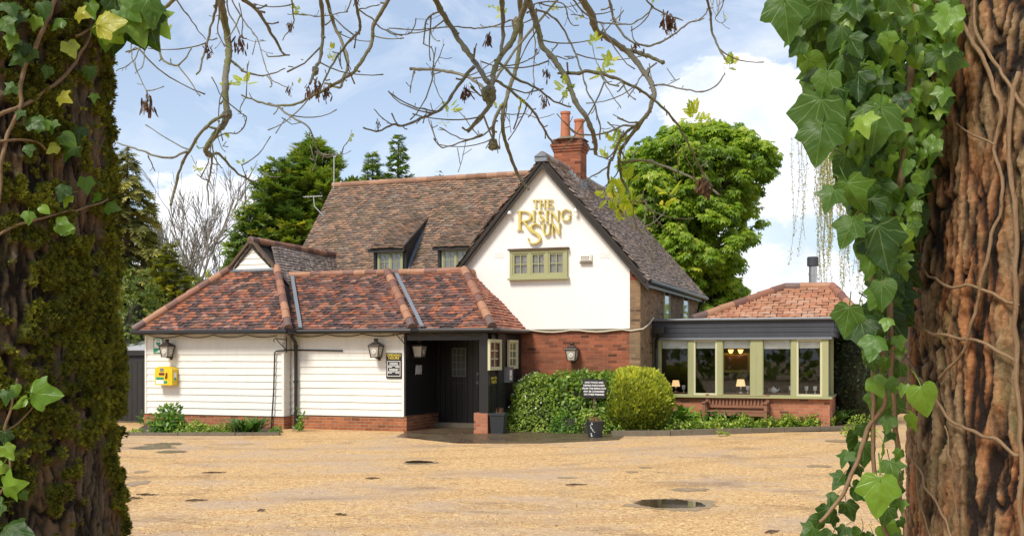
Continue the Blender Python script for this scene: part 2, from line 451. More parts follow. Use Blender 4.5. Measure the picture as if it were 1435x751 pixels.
LEAF_V = [(0, 0, 0), (0.30, 0.35, -0.06), (0, 0.5, 0.05), (-0.30, 0.35, -0.06), (0, 1, -0.1)]
LEAF_F = [(0, 1, 2), (0, 2, 3), (1, 4, 2), (2, 4, 3)]
def spray_template(n=7, spread=0.9, length=1.0, w=0.10, droop=0.25, seed=3):
    rg = random.Random(seed); vs, fs = [], []
    for i in range(n):
        t = 0.15 + 0.75 * i / max(n - 1, 1)
        side = 1 if i % 2 else -1
        a = side * spread * (0.6 + 0.5 * rg.random())
        if i == n - 1: a = 0.1
        b = len(vs); L = length * (0.55 - 0.25 * t) * (0.8 + 0.4 * rg.random()) + 0.1
        p = Vector((0, t * 0.75, -droop * t * t)); d = Vector((math.sin(a), math.cos(a), -0.25 * rg.random())); sdv = Vector((d.y, -d.x, 0)) * w
        vs += [p - sdv * 0.5, p + sdv * 0.5, p + d * L * 0.6 + sdv * 0.7, p + d * L, p + d * L * 0.6 - sdv * 0.7]
        fs += [(b, b + 1, b + 2, b + 3, b + 4)]
    b = len(vs)
    vs += [Vector((-0.025, 0, 0)), Vector((0.025, 0, 0)), Vector((0, 0.9, -droop * 0.8))]
    fs += [(b, b + 1, b + 2)]
    return [tuple(v) for v in vs], fs
def palm_template(n=6, droop=0.55, w=0.15):
    vs, fs = [], []
    for i in range(n):
        a = -2.0 + 4.0 * i / (n - 1)
        L = 1.0 - 0.25 * abs(a) / 2.0
        d = Vector((math.sin(a), math.cos(a), 0)); s_ = Vector((d.y, -d.x, 0)) * w
        b = len(vs)
        vs += [Vector((0, 0, 0)), d * L * 0.6 + s_ + Vector((0, 0, -droop * 0.3)), d * L + Vector((0, 0, -droop)), d * L * 0.6 - s_ + Vector((0, 0, -droop * 0.3))]
        fs += [(b, b + 1, b + 2, b + 3)]
    return [tuple(v) for v in vs], fs

# ------------------------------------------------------------------ where things stand
A20 = R(20)                                              # the pub is turned 20 degrees to the camera
UX, VX = Vector((math.cos(A20), -math.sin(A20), 0)), Vector((math.sin(A20), math.cos(A20), 0))
ORG = Vector(((567 - CX) / FOC * 24.8, 24.8, 0))
def W(u, v, z=0.0): return ORG + UX * u + VX * v + Vector((0, 0, z))       # pub's own coordinates to the world
def F(px, py, v):                                        # where the sight line of a pixel meets the facade plane v
    r = Vector(((px - CX) / FOC, 1.0))
    bx, by = -(ORG.x + v * VX.x), -(ORG.y + v * VX.y)
    det = UX.x * (-r.y) - (-r.x) * UX.y
    u = (bx * (-r.y) - (-r.x) * by) / det
    t = (UX.x * by - UX.y * bx) / det
    return u, EYE + (HOR - py) / FOC * t
def GS(px, py, u):                                       # the same with a side wall u
    r = Vector(((px - CX) / FOC, 1.0))
    bx, by = -(ORG.x + u * UX.x), -(ORG.y + u * UX.y)
    det = VX.x * (-r.y) - (-r.x) * VX.y
    v = (bx * (-r.y) - (-r.x) * by) / det
    t = (VX.x * by - VX.y * bx) / det
    return v, EYE + (HOR - py) / FOC * t
def GR(px, py):                                          # ground point
    t = EYE * FOC / (py - HOR)
    return Vector(((px - CX) / FOC * t, t, 0))
def AT(px, py, d): return Vector(((px - CX) / FOC * d, d, EYE + (HOR - py) / FOC * d))
# ================================================================== THE PUB
pub = thing('pub_building', 'white gabled pub with tiled roofs, black timber porch and glazed garden room', 'pub', ORG, -A20)
def inward(poly):                                        # half planes of a convex polygon in its own plane
    pass

def tiled(name, poly, mat, parent, tw=0.165, g=0.10, thick=0.020, wav=0.040, seed=1, eave_edges=(0,), gap=0.002, over=1.5):
    rg = random.Random(seed)
    P = [Vector(p) for p in poly]
    e = (P[1] - P[0]).normalized()
    nrm = Vector((0, 0, 0))
    for i in range(len(P)): nrm += P[i].cross(P[(i + 1) % len(P)])
    nrm.normalize()
    if nrm.z < 0: nrm = -nrm
    s = nrm.cross(e); s.normalize()
    if s.z < 0: s = -s
    q = [((p - P[0]).dot(e), (p - P[0]).dot(s)) for p in P]
    cx_ = sum(a for a, b in q) / len(q); cy_ = sum(b for a, b in q) / len(q)
    half = []
    for i in range(len(q)):
        a, b = q[i], q[(i + 1) % len(q)]
        d = Vector((b[0] - a[0], b[1] - a[1])); 
        if d.length < 1e-6: continue
        d.normalize(); nn = Vector((d.y, -d.x))
        if nn.dot(Vector((cx_ - a[0], cy_ - a[1]))) > 0: nn = -nn
        half.append((i, a, nn))
    def wave(x, y):
        p = P[0] + e * x + s * y
        return wav * mnoise.noise(p * 0.55 + Vector((seed, 0, 0))) + wav * 0.5 * mnoise.noise(p * 1.7)
    mb = MB()
    smin, smax = min(b for a, b in q), max(b for a, b in q)
    emin, emax = min(a for a, b in q), max(a for a, b in q)
    L = g * over
    nrow = int((smax - smin) / g) + 2
    for j in range(nrow):
        y0 = smin + j * g - 0.03
        off = (j % 2) * tw * 0.5 + rg.uniform(-0.012, 0.012)
        ncol = int((emax - emin) / tw) + 3
        for i in range(ncol):
            x0 = emin - tw + i * tw + off
            xc, yc = x0 + tw / 2, y0 + L / 2
            if any((Vector((xc, yc)) - Vector(a)).dot(nn) > 0.22 for _, a, nn in half): continue
            jx, jy = rg.uniform(-0.005, 0.005), rg.uniform(-0.011, 0.011)
            lo = thick + 0.014 + rg.uniform(-0.005, 0.010) + wave(xc, yc)
            hi = 0.004 + wave(xc, yc + L)
            tl = rg.uniform(-0.006, 0.006)
            xa, xb = x0 + gap + jx, x0 + tw - gap + jx
            def pt(x, y, h): return P[0] + e * x + s * y + nrm * h
            cmb = 0.004
            vs = [pt(xa, y0 + jy, lo + tl), pt((xa + xb) / 2, y0 + jy, lo + cmb), pt(xb, y0 + jy, lo - tl), pt(xb, y0 + L, hi - tl), pt((xa + xb) / 2, y0 + L, hi + cmb), pt(xa, y0 + L, hi + tl),
                  pt(xa, y0 + jy, lo + tl - thick), pt((xa + xb) / 2, y0 + jy, lo + cmb - thick), pt(xb, y0 + jy, lo - tl - thick), pt(xb, y0 + L, hi - tl - thick), pt(xa, y0 + L, hi + tl - thick)]
            mb.add(vs, [(0, 1, 4, 5), (1, 2, 3, 4), (6, 7, 1, 0), (7, 8, 2, 1), (0, 5, 10, 6), (2, 8, 9, 3)], 0)
    me = bpy.data.meshes.new(name)
    me.from_pydata([tuple(v) for v in mb.v], [], mb.f)
    bm = bmesh.new(); bm.from_mesh(me)
    for i, a, nn in half:
        if i in eave_edges: continue
        n3 = e * nn.x + s * nn.y
        bmesh.ops.bisect_plane(bm, geom=bm.verts[:] + bm.edges[:] + bm.faces[:], plane_co=P[0] + e * a[0] + s * a[1], plane_no=n3, clear_outer=True)
    bm.to_mesh(me); bm.free()
    # the boarding under the tiles
    base = MB()
    base.v = [tuple(v.co) for v in me.vertices]; base.f = [tuple(p.vertices) for p in me.polygons]; base.m = [0] * len(base.f)
    base.prism([p - nrm * (wav + 0.012) for p in P], -nrm * 0.05, 1)
    bpy.data.meshes.remove(me)
    return base.build(name, [mat, M['underlay']], parent, recalc=False, uv=False)

def ridge_run(name, p0, p1, mat, parent, r=0.105, seg=0.33, seed=5, lift=0.0):
    rg = random.Random(seed); p0, p1 = Vector(p0), Vector(p1); L = (p1 - p0).length; n = max(1, round(L / seg)); mb = MB()
    for i in range(n):
        a = p0.lerp(p1, i / n) + Vector((rg.uniform(-.006, .006), rg.uniform(-.006, .006), lift + rg.uniform(-.008, .008)))
        b = p0.lerp(p1, (i + 1.06) / n) + Vector((0, 0, lift))
        mb.tube([a, b], [r * 1.06, r * 0.97], 12)
    return mb.build(name, mat, parent, smooth=False, recalc=False, uv=False)

def boards_u(mb, u0, u1, v, z0, z1, pitch=0.165, mi=0, seed=1, face=-1, joints=True):
    """lapped boards on a wall facing -v"""
    rg = random.Random(seed); z = z0
    while z < z1 - 0.01:
        zt = min(z + pitch + 0.012, z1); cuts = [u0]
        if joints:
            x = u0 + rg.uniform(1.0, 2.6)
            while x < u1 - 0.7: cuts.append(x); x += rg.uniform(1.8, 3.0)
        cuts.append(u1)
        for a, b in zip(cuts, cuts[1:]):
            j = rg.uniform(-0.003, 0.003); t0, t1 = 0.032 + j, 0.010 + j
            dz = rg.uniform(-0.004, 0.004)
            vs = [(a + .0015, v + face * t0, z + dz), (b - .0015, v + face * t0, z - dz), (b - .0015, v + face * t1, zt), (a + .0015, v + face * t1, zt),
                  (a + .0015, v, z + dz), (b - .0015, v, z - dz), (b - .0015, v, zt), (a + .0015, v, zt)]
            mb.add(vs, [(0, 1, 2, 3), (4, 7, 6, 5), (0, 4, 5, 1), (3, 2, 6, 7), (0, 3, 7, 4), (1, 5, 6, 2)], mi)
        z += pitch
def boards_v(mb, v0, v1, u, z0, z1, pitch=0.165, mi=0, seed=1, face=1):
    """lapped boards on a wall facing +u (or -u)"""
    z = z0; rg = random.Random(seed)
    while z < z1 - 0.01:
        zt = min(z + pitch + 0.012, z1); j = rg.uniform(-0.003, 0.003)
        t0, t1 = (0.032 + j) * face, (0.010 + j) * face
        vs = [(u + t0, v0, z), (u + t0, v1, z), (u + t1, v1, zt), (u + t1, v0, zt), (u, v0, z), (u, v1, z), (u, v1, zt), (u, v0, zt)]
        mb.add(vs, [(0, 1, 2, 3), (4, 7, 6, 5), (0, 4, 5, 1), (3, 2, 6, 7), (0, 3, 7, 4), (1, 5, 6, 2)], mi)
        z += pitch

def window(name, parent, u0, u1, z0, z1, v, lights, rows, cols, paint, back, fr=0.055, bar=0.018, depth=0.07, lab=None, sill=True, axis='u'):
    """casement window standing on a wall at v facing -v: frame > pane, sill. axis 'v': on a wall facing +u"""
    def bx(mb, a0, a1, d0, d1, c0, c1, mi=0):
        if axis == 'u': mb.box(a0, a1, v - d1, v - d0, c0, c1, mi)
        else: mb.box(v + d0, v + d1, a0, a1, c0, c1, mi)
    f = MB()
    bx(f, u0, u1, 0.0, depth, z0, z0 + fr); bx(f, u0, u1, 0.0, depth, z1 - fr, z1)
    bx(f, u0, u0 + fr, 0.0, depth - .003, z0 + fr, z1 - fr); bx(f, u1 - fr, u1, 0.0, depth - .003, z0 + fr, z1 - fr)
    wd = (u1 - u0 - 2 * fr) / lights
    for i in range(lights):
        a, b = u0 + fr + i * wd, u0 + fr + (i + 1) * wd
        if i: bx(f, a - fr * .45, a + fr * .45, 0.0, depth - .006, z0 + fr, z1 - fr)
        cs = fr * 0.55                                    # casement rails
        a2, b2 = a + (fr * .45 if i else 0), b - (fr * .45 if i < lights - 1 else 0)
        bx(f, a2, a2 + cs, .012, depth - .02, z0 + fr, z1 - fr); bx(f, b2 - cs, b2, .012, depth - .02, z0 + fr, z1 - fr)
        bx(f, a2 + cs, b2 - cs, .012, depth - .023, z0 + fr, z0 + fr + cs); bx(f, a2 + cs, b2 - cs, .012, depth - .023, z1 - fr - cs, z1 - fr)
        for k in range(1, cols):
            x = a2 + cs + (b2 - a2 - 2 * cs) * k / cols
            bx(f, x - bar / 2, x + bar / 2, .014, depth - .030, z0 + fr + cs, z1 - fr - cs)
        for k in range(1, rows):
            z = z0 + fr + cs + (z1 - z0 - 2 * fr - 2 * cs) * k / rows
            bx(f, a2 + cs, b2 - cs, .016, depth - .033, z - bar / 2, z + bar / 2)
    fo = f.build(name, paint, parent)
    if lab: fo['label'] = lab
    p = MB(); bx(p, u0 + fr, u1 - fr, .020, .024, z0 + fr, z1 - fr); p.build('pane', M['glass'], fo)
    c = MB(); bx(c, u0 + fr * .6, u1 - fr * .6, .003, .007, z0 + fr * .6, z1 - fr * .6); c.build('curtain', back, fo)
    if sill:
        s_ = MB(); bx(s_, u0 - .04, u1 + .04, 0.0, depth + .05, z0 - .045, z0 - .002); s_.build('sill', paint, fo)
    return fo

# ---------------------------------------------------------------- low weatherboarded front: left block, middle block
LZ = 2.36
mb = MB()
boards_u(mb, -7.00, -3.07, -0.30, 0.30, LZ, seed=3)
boards_v(mb, -0.30, 0.0, -3.05, 0.30, LZ, seed=4)
boards_v(mb, -0.30, 5.8, -7.00, 0.30, LZ, seed=5, face=-1)
mb.box(-3.07, -3.012, -0.345, -0.300, 0.29, LZ)           # corner boards
mb.box(-7.045, -6.995, -0.342, -0.303, 0.29, LZ)
mb.box(-7.0, -3.06, -0.298, 5.8, 0.31, LZ)
mb.build('weatherboard_wall', M['white_board'], pub)
mb = MB()
boards_u(mb, -3.01, -0.05, 0.0, 0.33, LZ, seed=8)
mb.box(-0.05, 0.0, -0.036, 0.0, 0.33, LZ)
mb.box(-3.0, -0.004, 0.003, 1.9, 0.33, LZ)
mb.build('weatherboard_wall', M['white_board'], pub)
mb = MB()
mb.box(-7.05, -3.00, -0.36, 5.6, -0.25, 0.29)
mb.box(-3.0, 0.0, -0.05, 1.8, -0.25, 0.32)
mb.build('brick_plinth', M['brick_red'], pub)
mb = MB()
mb.box(-7.06, -3.0, -0.372, -0.30, 0.288, 0.305); mb.box(-3.0, 0.0, -0.062, -0.003, 0.318, 0.334)
mb.build('drip_board', M['gate_wood'], pub)

# left block roof: half hip below a boarded gablet, ridge running back
A_, B_ = (-7.12, -0.62, 2.36), (-2.70, -0.62, 2.36)
GL, GR_, AP = (-5.42, 0.95, 3.93), (-4.03, 0.95, 3.93), (-4.74, 0.95, 4.66)
tiled('tiled_roof', [A_, B_, GR_, GL], M['tile_low'], pub, seed=21)
def right_slope():
    P = [(-2.70, -0.62, 2.36), (-2.70, 6.0, 2.36), (-4.74, 6.0, 4.66), (-4.74, 0.85, 4.66), GR_]
    return tiled('tiled_roof', P, M['tile_grey'], pub, seed=23)
right_slope()
tiled('tiled_roof', [(-7.12, -0.62, 2.36), (-7.12, 6.0, 2.36), (-4.74, 6.0, 4.66), (-4.74, 0.85, 4.66), GL], M['tile_low'], pub, seed=24)
ridge_run('hip_tiles', (-7.14, -0.64, 2.40), (-5.40, 0.97, 4.00), M['ridge'], pub, 0.10, seed=3)
ridge_run('hip_tiles', (-2.70, -0.64, 2.40), (-4.03, 0.95, 3.98), M['ridge'], pub, 0.095, seed=4)
ridge_run('ridge_tiles', (-4.74, 0.84, 4.69), (-4.74, 5.2, 4.69), M['ridge'], pub, 0.09, seed=5)
# gablet
mb = MB()
z = 3.93
while z < 4.60:
    k = (4.66 - z) / 0.73
    mb.prism([(-4.735 - 0.66 * k, 0.93, z), (-4.735 + 0.66 * k, 0.93, z), (-4.735 + 0.66 * max(k - .21, 0.0), 0.95, z + .155), (-4.735 - 0.66 * max(k - .21, 0), 0.95, z + .155)], (0, 0.03, 0))
    z += 0.15
mb.build('gablet', M['white_board'], pub)
mb = MB()
for a, b in (((-5.47, 3.93), (-4.74, 4.70)), ((-4.00, 3.93), (-4.74, 4.70))):
    d = Vector((b[0] - a[0], 0, b[1] - a[1])).normalized(); n_ = Vector((-d.z, 0, d.x)) * 0.032
    p0, p1 = Vector((a[0], 0.84, a[1])), Vector((b[0], 0.84 + (0.002 if a[0] > -4.7 else 0), b[1]))
    mb.prism([p0 - n_, p1 - n_, p1 + n_, p0 + n_], (0, 0.12, 0))
mb.build('bargeboard', M['gate_wood'], pub)
mb = MB(); mb.prism([(-5.44, .86, 3.90), (-4.02, .86, 3.90), (-4.05, .94, 3.97), (-5.40, .94, 3.97)], (0, 0.012, 0.01)); mb.build('lead_flashing', M['lead'], pub)

# middle block roof and porch roof
RZ = 3.80
tiled('tiled_roof', [(-3.4, -0.32, LZ), (0.36, -0.32, LZ), (-1.20, 1.5, RZ), (-4.4, 1.5, RZ)], M['tile_low'], pub, seed=31)
tiled('tiled_roof', [(-1.9, -0.17, LZ), (2.24, -0.17, LZ), (0.82, 1.62, RZ), (-2.0, 1.62, RZ)], M['tile_low'], pub, seed=32)
tiled('tiled_roof', [(2.24, -0.17, LZ), (2.24, 2.2, LZ), (0.82, 2.2, RZ), (0.82, 1.62, RZ)], M['tile_red'], pub, seed=33)
mb = MB()
mb.prism([(-4.3, 1.5, RZ - .02), (-1.2, 1.5, RZ - .02), (-1.2, 2.6, 3.3), (-4.3, 2.6, 3.3)], (0, 0, -.05))
mb.prism([(-1.3, 1.62, RZ - .03), (0.82, 1.62, RZ - .03), (0.82, 2.19, 3.4), (-1.3, 2.19, 3.4)], (0, 0, -.05))
mb.build('rear_slope', M['underlay'], pub)
ridge_run('ridge_tiles', (-4.30, 1.5, RZ + .02), (-1.15, 1.5, RZ + .02), M['ridge'], pub, 0.085, seed=6)
ridge_run('ridge_tiles', (-1.25, 1.62, RZ + .02), (0.82, 1.62, RZ + .02), M['ridge'], pub, 0.085, seed=7)
ridge_run('ridge_tiles', (0.82, 1.62, RZ + .02), (0.82, 2.15, RZ + .02), M['ridge'], pub, 0.085, seed=8)
ridge_run('hip_tiles', (0.36, -0.35, LZ + .04), (-1.20, 1.5, RZ + .04), M['ridge'], pub, 0.10, seed=9)
ridge_run('hip_tiles', (2.25, -0.20, LZ + .04), (0.82, 1.62, RZ + .04), M['ridge'], pub, 0.10, seed=10)
for a, b in (((-2.53, -0.40, LZ + .045), (-3.80, 1.30, RZ - .05)), ((0.55, -0.25, LZ + .05), (-0.98, 1.55, RZ - .03))):
    mb = MB(); a, b = Vector(a), Vector(b); k = 8; pts = [a.lerp(b, i / k) for i in range(k + 1)]
    for i in range(k):
        p, q = pts[i], pts[i + 1] + (pts[i + 1] - pts[i]) * .05
        mb.prism([p + Vector((-.045, 0, .006 * (i % 2))), p + Vector((.055, 0, .006 * (i % 2))), q + Vector((.055, 0, .006 * (i % 2) + .004)), q + Vector((-.045, 0, .006 * (i % 2) + .004))], (0, -.006, .03))
    mb.build('lead_valley', M['lead'], pub)
# gutters and fascias
mb = MB()
mb.tube([(-7.15, -0.70, 2.33), (-2.70, -0.70, 2.315)], 0.055, 10)
mb.tube([(-2.72, -0.70, 2.315), (-2.60, -0.42, 2.32), (0.36, -0.40, 2.315)], 0.052, 10)
mb.tube([(0.34, -0.40, 2.315), (0.5, -0.27, 2.32), (2.30, -0.25, 2.315), (2.32, 0.0, 2.32), (2.32, 2.15, 2.325)], 0.052, 10)
mb.build('gutter', M['black_trim'], pub)
mb = MB()
mb.box(-7.08, -2.74, -0.63, -0.35, 2.27, 2.335); mb.box(-3.0, 0.34, -0.33, -0.04, 2.27, 2.333); mb.box(0.0, 2.24, -0.18, 0.02, 2.265, 2.331); mb.box(2.08, 2.25, 0.022, 2.19, 2.265, 2.331)
mb.box(-7.10, -7.0, -0.35, 6.0, 2.28, 2.337)
mb.build('fascia', M['black_trim'], pub)
# downpipe with swan neck, conduit
mb = MB(); ud = F(418, 500, -0.05)[0]
mb.tube([(ud + .02, -0.40, 2.29), (ud + .02, -0.38, 2.20), (ud - .03, -0.14, 2.08), (ud - .03, -0.11, 1.9), (ud - .03, -0.11, 0.06)], 0.042, 10)
for z in (1.95, 1.1, 0.35): mb.tube([(ud - .03, -0.11, z), (ud - .03, -0.11, z + .05)], 0.056, 10)
mb.tube([(ud - .03, -0.11, 0.06), (ud - .02, -0.20, -0.02)], 0.045, 10)
mb.build('downpipe', M['black_trim'], pub)
mb = MB(); uc = F(386, 500, -0.35)[0]; ue = F(480, 491, -0.05)[0]; zc = F(430, 492, -.05)[1]
mb.tube([(uc - .08, -0.41, 0.0), (uc - .03, -0.38, 0.9), (uc, -0.38, zc - .03), (uc + .04, -0.38, zc), (-2.96, -0.385, zc + .02), (-2.94, -0.12, zc + .03), (-2.90, -0.055, zc + .03), (ue, -0.055, zc + .01)], 0.018, 6)
mb.build('conduit', M['black_trim'], pub)

# ---------------------------------------------------------------- porch
mb = MB()
boards_v(mb, 0.012, 1.9, 0.012, 0.36, 2.30, seed=41)
boards_u(mb, 0.05, 2.0, 1.9, 0.30, 2.30, seed=42)
mb.box(0.0, 0.045, -0.034, 0.012, 0.36, 2.30)
mb.box(0.0, 2.1, 1.901, 2.15, 0.1, 2.5)
mb.build('porch_wall', M['black_board'], pub)
mb = MB()
UR = 2.06
boards_v(mb, 0.22, 2.2, UR, 0.10, 2.27, seed=43)
mb.box(UR - .05, UR, 0.22, 2.2, 0.1, 2.27)
va_, vb_ = GS(698.5, 500, UR + .07)[0], GS(708.5, 500, UR + .07)[0]; mb.box(UR + .004, UR + .07, va_, vb_, 0.06, 2.268)
mb.build('porch_side_wall', M['black_board'], pub)
mb = MB()
mb.box(0.003, 2.05, -0.02, 0.06, 2.10, 2.262); mb.box(1.86, UR + .02, 0.0, 0.19, 0.46, 2.10); mb.box(0.0, 2.05, 0.06, 1.9, 2.28, 2.30)
mb.build('porch_frame', M['black_trim'], pub)
mb = MB(); mb.box(1.74, 2.075, -0.03, 0.22, -0.2, 0.458); mb.build('brick_pier', M['brick_orange'], pub)
mb = MB(); mb.box(0.006, 0.07, -0.045, 1.88, -0.1, 0.345); mb.build('brick_plinth', M['brick_red'], pub)
# entrance door
d = MB(); rg = random.Random(4)
dv, du0, du1, dz0, dz1 = 1.85, 0.10, 1.26, 0.12, 2.14
n = 8
for i in range(n):
    a, b = du0 + (du1 - du0) * i / n, du0 + (du1 - du0) * (i + 1) / n
    d.box(a + .004, b - .004, dv - .03 - rg.uniform(0, .004), dv, dz0, dz1)
d.box(du0, du1, dv, dv + .03, dz0, dz1)
d.box(du0 - .12, du0 - .003, dv - .07, dv + .03, dz0, dz1 + .1); d.box(du1 + .003, du1 + .13, dv - .07, dv + .03, dz0, dz1 + .1); d.box(du0, du1, dv - .068, dv + .03, dz1 + .003, dz1 + .1)
door = d.build('door', M['black_trim'], pub)
door['label'] = 'black plank entrance door with small glazed panel'
w0, w1 = F(634, 500, 1.82)[0], F(653, 500, 1.82)[0]; z0, z1 = F(640, 527, 1.82)[1], F(640, 488, 1.82)[1]
g_ = MB(); g_.box(w0, w1, dv - .040, dv - .034, z0, z1); g_.build('glazing', M['leadglass'], door)
g_ = MB()
for k in range(4): x = w0 + (w1 - w0) * k / 3; g_.box(x - .009, x + .009, dv - .052, dv - .041, z0, z1)
for k in range(5): z = z0 + (z1 - z0) * k / 4; g_.box(w0 + .01, w1 - .01, dv - .050, dv - .0405, z - .009, z + .009)
g_.build('glazing_bar', M['greybox'], door)
g_ = MB(); g_.box(w0, w1 + .05, dv - .050, dv - .035, z0 - .20, z0 - .14); g_.build('letter_plate', M['bronze'], door)
g_ = MB(); g_.tube([(1.10, dv - .07, 1.28), (1.10, dv - .09, 1.2), (1.10, dv - .07, 1.12)], .014, 8); g_.box(1.075, 1.125, dv - .06, dv - .035, 1.06, 1.34); g_.build('handle', M['greybox'], door)
g_ = MB(); g_.box(0.05, 1.4, 1.55, 1.88, -0.05, 0.115); g_.build('doorstep', M['kerbstone'], pub)
# side windows of the porch
v0, v1 = GS(684, 500, UR)[0], GS(698, 500, UR)[0]
window('porch_window', pub, v0 - .12, v1, 1.42, 2.12, UR + .037, 1, 3, 2, M['cream'], M['interior'], 0.05, 0.022, 0.06, sill=False, axis='v')
va, vb = GS(709.5, 500, UR + .05)[0], GS(722, 500, UR + .05)[0]
window('porch_window', pub, va, vb, 1.44, 2.12, UR + .072, 1, 3, 2, M['cream'], M['cream'], 0.05, 0.03, 0.06, sill=False, axis='v', lab='cream window with pale blind drawn')

# ---------------------------------------------------------------- main range
MEV, MEZ, MRV, MRZ = 4.58, 4.07, 7.2, 7.07
MUL, MUR = -5.93, 1.85
tiled('tiled_roof', [(MUL, MEV, MEZ), (0.62, MEV, MEZ), (MUR, MRV, MRZ), (MUL, MRV, MRZ)], M['tile_main'], pub, seed=51, g=0.098, wav=.045)
tiled('tiled_roof', [(MUR, 2 * MRV - MEV, MEZ), (MUL, 2 * MRV - MEV, MEZ), (MUL, MRV, MRZ), (MUR, MRV, MRZ)], M['tile_main'], pub, seed=52, tw=.33, g=.2)
ridge_run('ridge_tiles', (MUL - .02, MRV, MRZ + .02), (MUR, MRV, MRZ + .02), M['ridge_old'], pub, 0.095, seed=12)
mb = MB()
mb.box(MUL + .15, MUR, MEV + .35, 2 * MRV - MEV - .35, 2.3, MEZ - .05)
for x in (MUL + .15, MUR - .2): mb.prism([(x, MEV + .3, MEZ - .04), (x, 2 * MRV - MEV - .3, MEZ - .04), (x, MRV, MRZ - .22)], (0.2, 0, 0))
mb.build('rear_wall', M['brick_brown'], pub)
mb = MB(); mb.box(MUL, 0.28, MEV + .02, MEV + .05, MEZ - .17, MEZ - .01); mb.box(MUL, 0.28, MEV + .05, MEV + .35, MEZ - .17, MEZ - .15); mb.tube([(MUL, MEV - .03, MEZ - .05), (0.25, MEV - .03, MEZ - .05)], .05, 8)
mb.build('fascia', M['black_trim'], pub)
mb = MB(); mb.box(-4.3, 0.30, 2.3, MEV + .34, 3.2, 3.26); mb.box(-4.2, 0.28, 2.5, MEV + .34, 2.3, 3.19); mb.build('flat_roof', M['lead'], pub)

def main_z(v): return MEZ + (v - MEV) * (MRZ - MEZ) / (MRV - MEV)
def dormer(u0, u1, ro, seed):
    """catslide dormer: roof of lower pitch than the main slope"""
    dm = bpy.data.objects.new('dormer', None); COL.objects.link(dm); dm.parent = pub
    vf = MEV - .03; ze = F(545, 349, MEV - .1)[1]; run = 1.62; vt = vf - .18 + run
    zt = main_z(vt) + .04
    tiled('dormer_roof', [(u0 - .24, vf - .2, ze), (u1 + ro, vf - .2, ze), (u1 + ro, vt, zt), (u0 - .05, vt, zt)], M['tile_main'], dm, seed=seed, g=.095)
    mb = MB()
    mb.box(u0 - .22, u1 + ro - .02, vf - .19, vf - .16, ze - .10, ze + .0)
    sl = (zt - ze) / (vt - vf + .2)
    x = u1 + ro
    mb.prism([(x - .03, vf - .21, ze - .10), (x - .03, vf - .21, ze + .045), (x - .03, vt, zt + .045), (x - .03, vt, zt - .10)], (.05, 0, 0))
    mb.build('dormer_fascia', M['oldbar'], dm)
    mb = MB()
    for x in (u0 - .06, u1):
        mb.prism([(x, vf, MEZ - .2), (x, vf, ze - .02), (x, vt - .15, zt - .16)], (.06, 0, 0))
    mb.box(u0 - .05, u1 + .05, vf + .01, vf + .05, MEZ - .25, ze)
    mb.box(u0 - .14, u0 - .062, vf - .02, vf + .1, MEZ - .2, ze - .03); mb.box(u1 + .062, u1 + .10, vf - .02, vf + .1, MEZ - .2, ze - .03)
    mb.build('dormer_cheek', M['black_trim'], dm)
    mb = MB(); x = u1 + .06
    mb.prism([(x, vf - .1, main_z(vf - .1) + .06), (x + .09, vf - .1, main_z(vf - .1) + .05), (x + .09, vt - .15, main_z(vt - .15) + .05), (x, vt - .15, main_z(vt - .15) + .07)], (0, 0, .02))
    mb.build('lead_flashing', M['lead'], dm)
    window('dormer_window', dm, u0, u1, MEZ - .20, ze - .06, vf, 2, 3, 2, M['sage'], M['curtain'], .05, .018, .06, sill=False)
    return dm
du = F(531, 366, MEV)[0], F(566, 366, MEV)[0]
dormer(du[0], du[1], .10, 61)
du = F(621, 366, MEV)[0], F(650, 366, MEV)[0]
dormer(du[0], du[1] + .2, .12, 62)

# ---------------------------------------------------------------- gable wing
GU0, GU1, GV0, GV1, GEZ, GAZ = 0.31, 5.05, 2.20, 9.75, 3.74, 6.52
GM = (GU0 + GU1) / 2
sl = (GAZ - GEZ) / (GU1 - GM)
mb = MB()
uw = F(883, 420, GV0)[0]
zz = 2.39
def gz(u): return GAZ - .05 - sl * abs(u - GM)
mb.prism([(GU0 + .01, GV0 - .03, zz), (uw, GV0 - .03, zz), (uw, GV0 - .03, gz(uw) - .05), (GM, GV0 - .03, GAZ - .10), (GU0 + .01, GV0 - .03, gz(GU0))], (0, .10, 0))
mb.build('gable_wall', M['render'], pub)
mb = MB()
mb.box(GU0, GU1, GV0, GV0 + .3, -.2, 2.385)
mb.prism([(uw + .004, GV0, 2.38), (GU1, GV0, 2.38), (GU1, GV0, GEZ - .05), (uw + .004, GV0, gz(uw) - .08)], (0, .25, 0))
mb.build('brick_wall', M['brick_dark'], pub)
mb = MB()
mb.box(uw - .01, GU1 + .012, GV0 - .028, GV0 - .003, 1.2, 3.52); 
mb.box(GU1 + .002, GU1 + .016, GV0 - .028, GV0 + .25, 1.2, 3.52)
mb.build('brick_pilaster', M['brick_brown'], pub)
mb = MB()
mb.box(GU1 - .25, GU1, GV0 + .25, GV1, -.2, GEZ - .05)
mb.box(GU0, GU1 - .25, GV1 - .25, GV1, 2.2, GEZ - .05)
mb.prism([(GU0, GV1, GEZ - .05), (GU1, GV1, GEZ - .05), (GM, GV1, GAZ - .2)], (0, -.2, 0))
mb.build('side_wall', M['brick_brown'], pub)
mb = MB(); mb.box(uw - 2.6, uw, GV0 - .05, GV0 - .004, 2.34, 2.388); mb.build('drip_mould', M['kerbstone'], pub)
ov = .22
ez = GAZ + .04 - sl * (GU1 + ov - GM)
tiled('tiled_roof', [(GU1 + ov, GV0 - .22, ez), (GU1 + ov, GV1 + .2, ez), (GM, GV1 + .2, GAZ + .04), (GM, GV0 - .22, GAZ + .04)], M['tile_grey'], pub, seed=71, wav=.035)
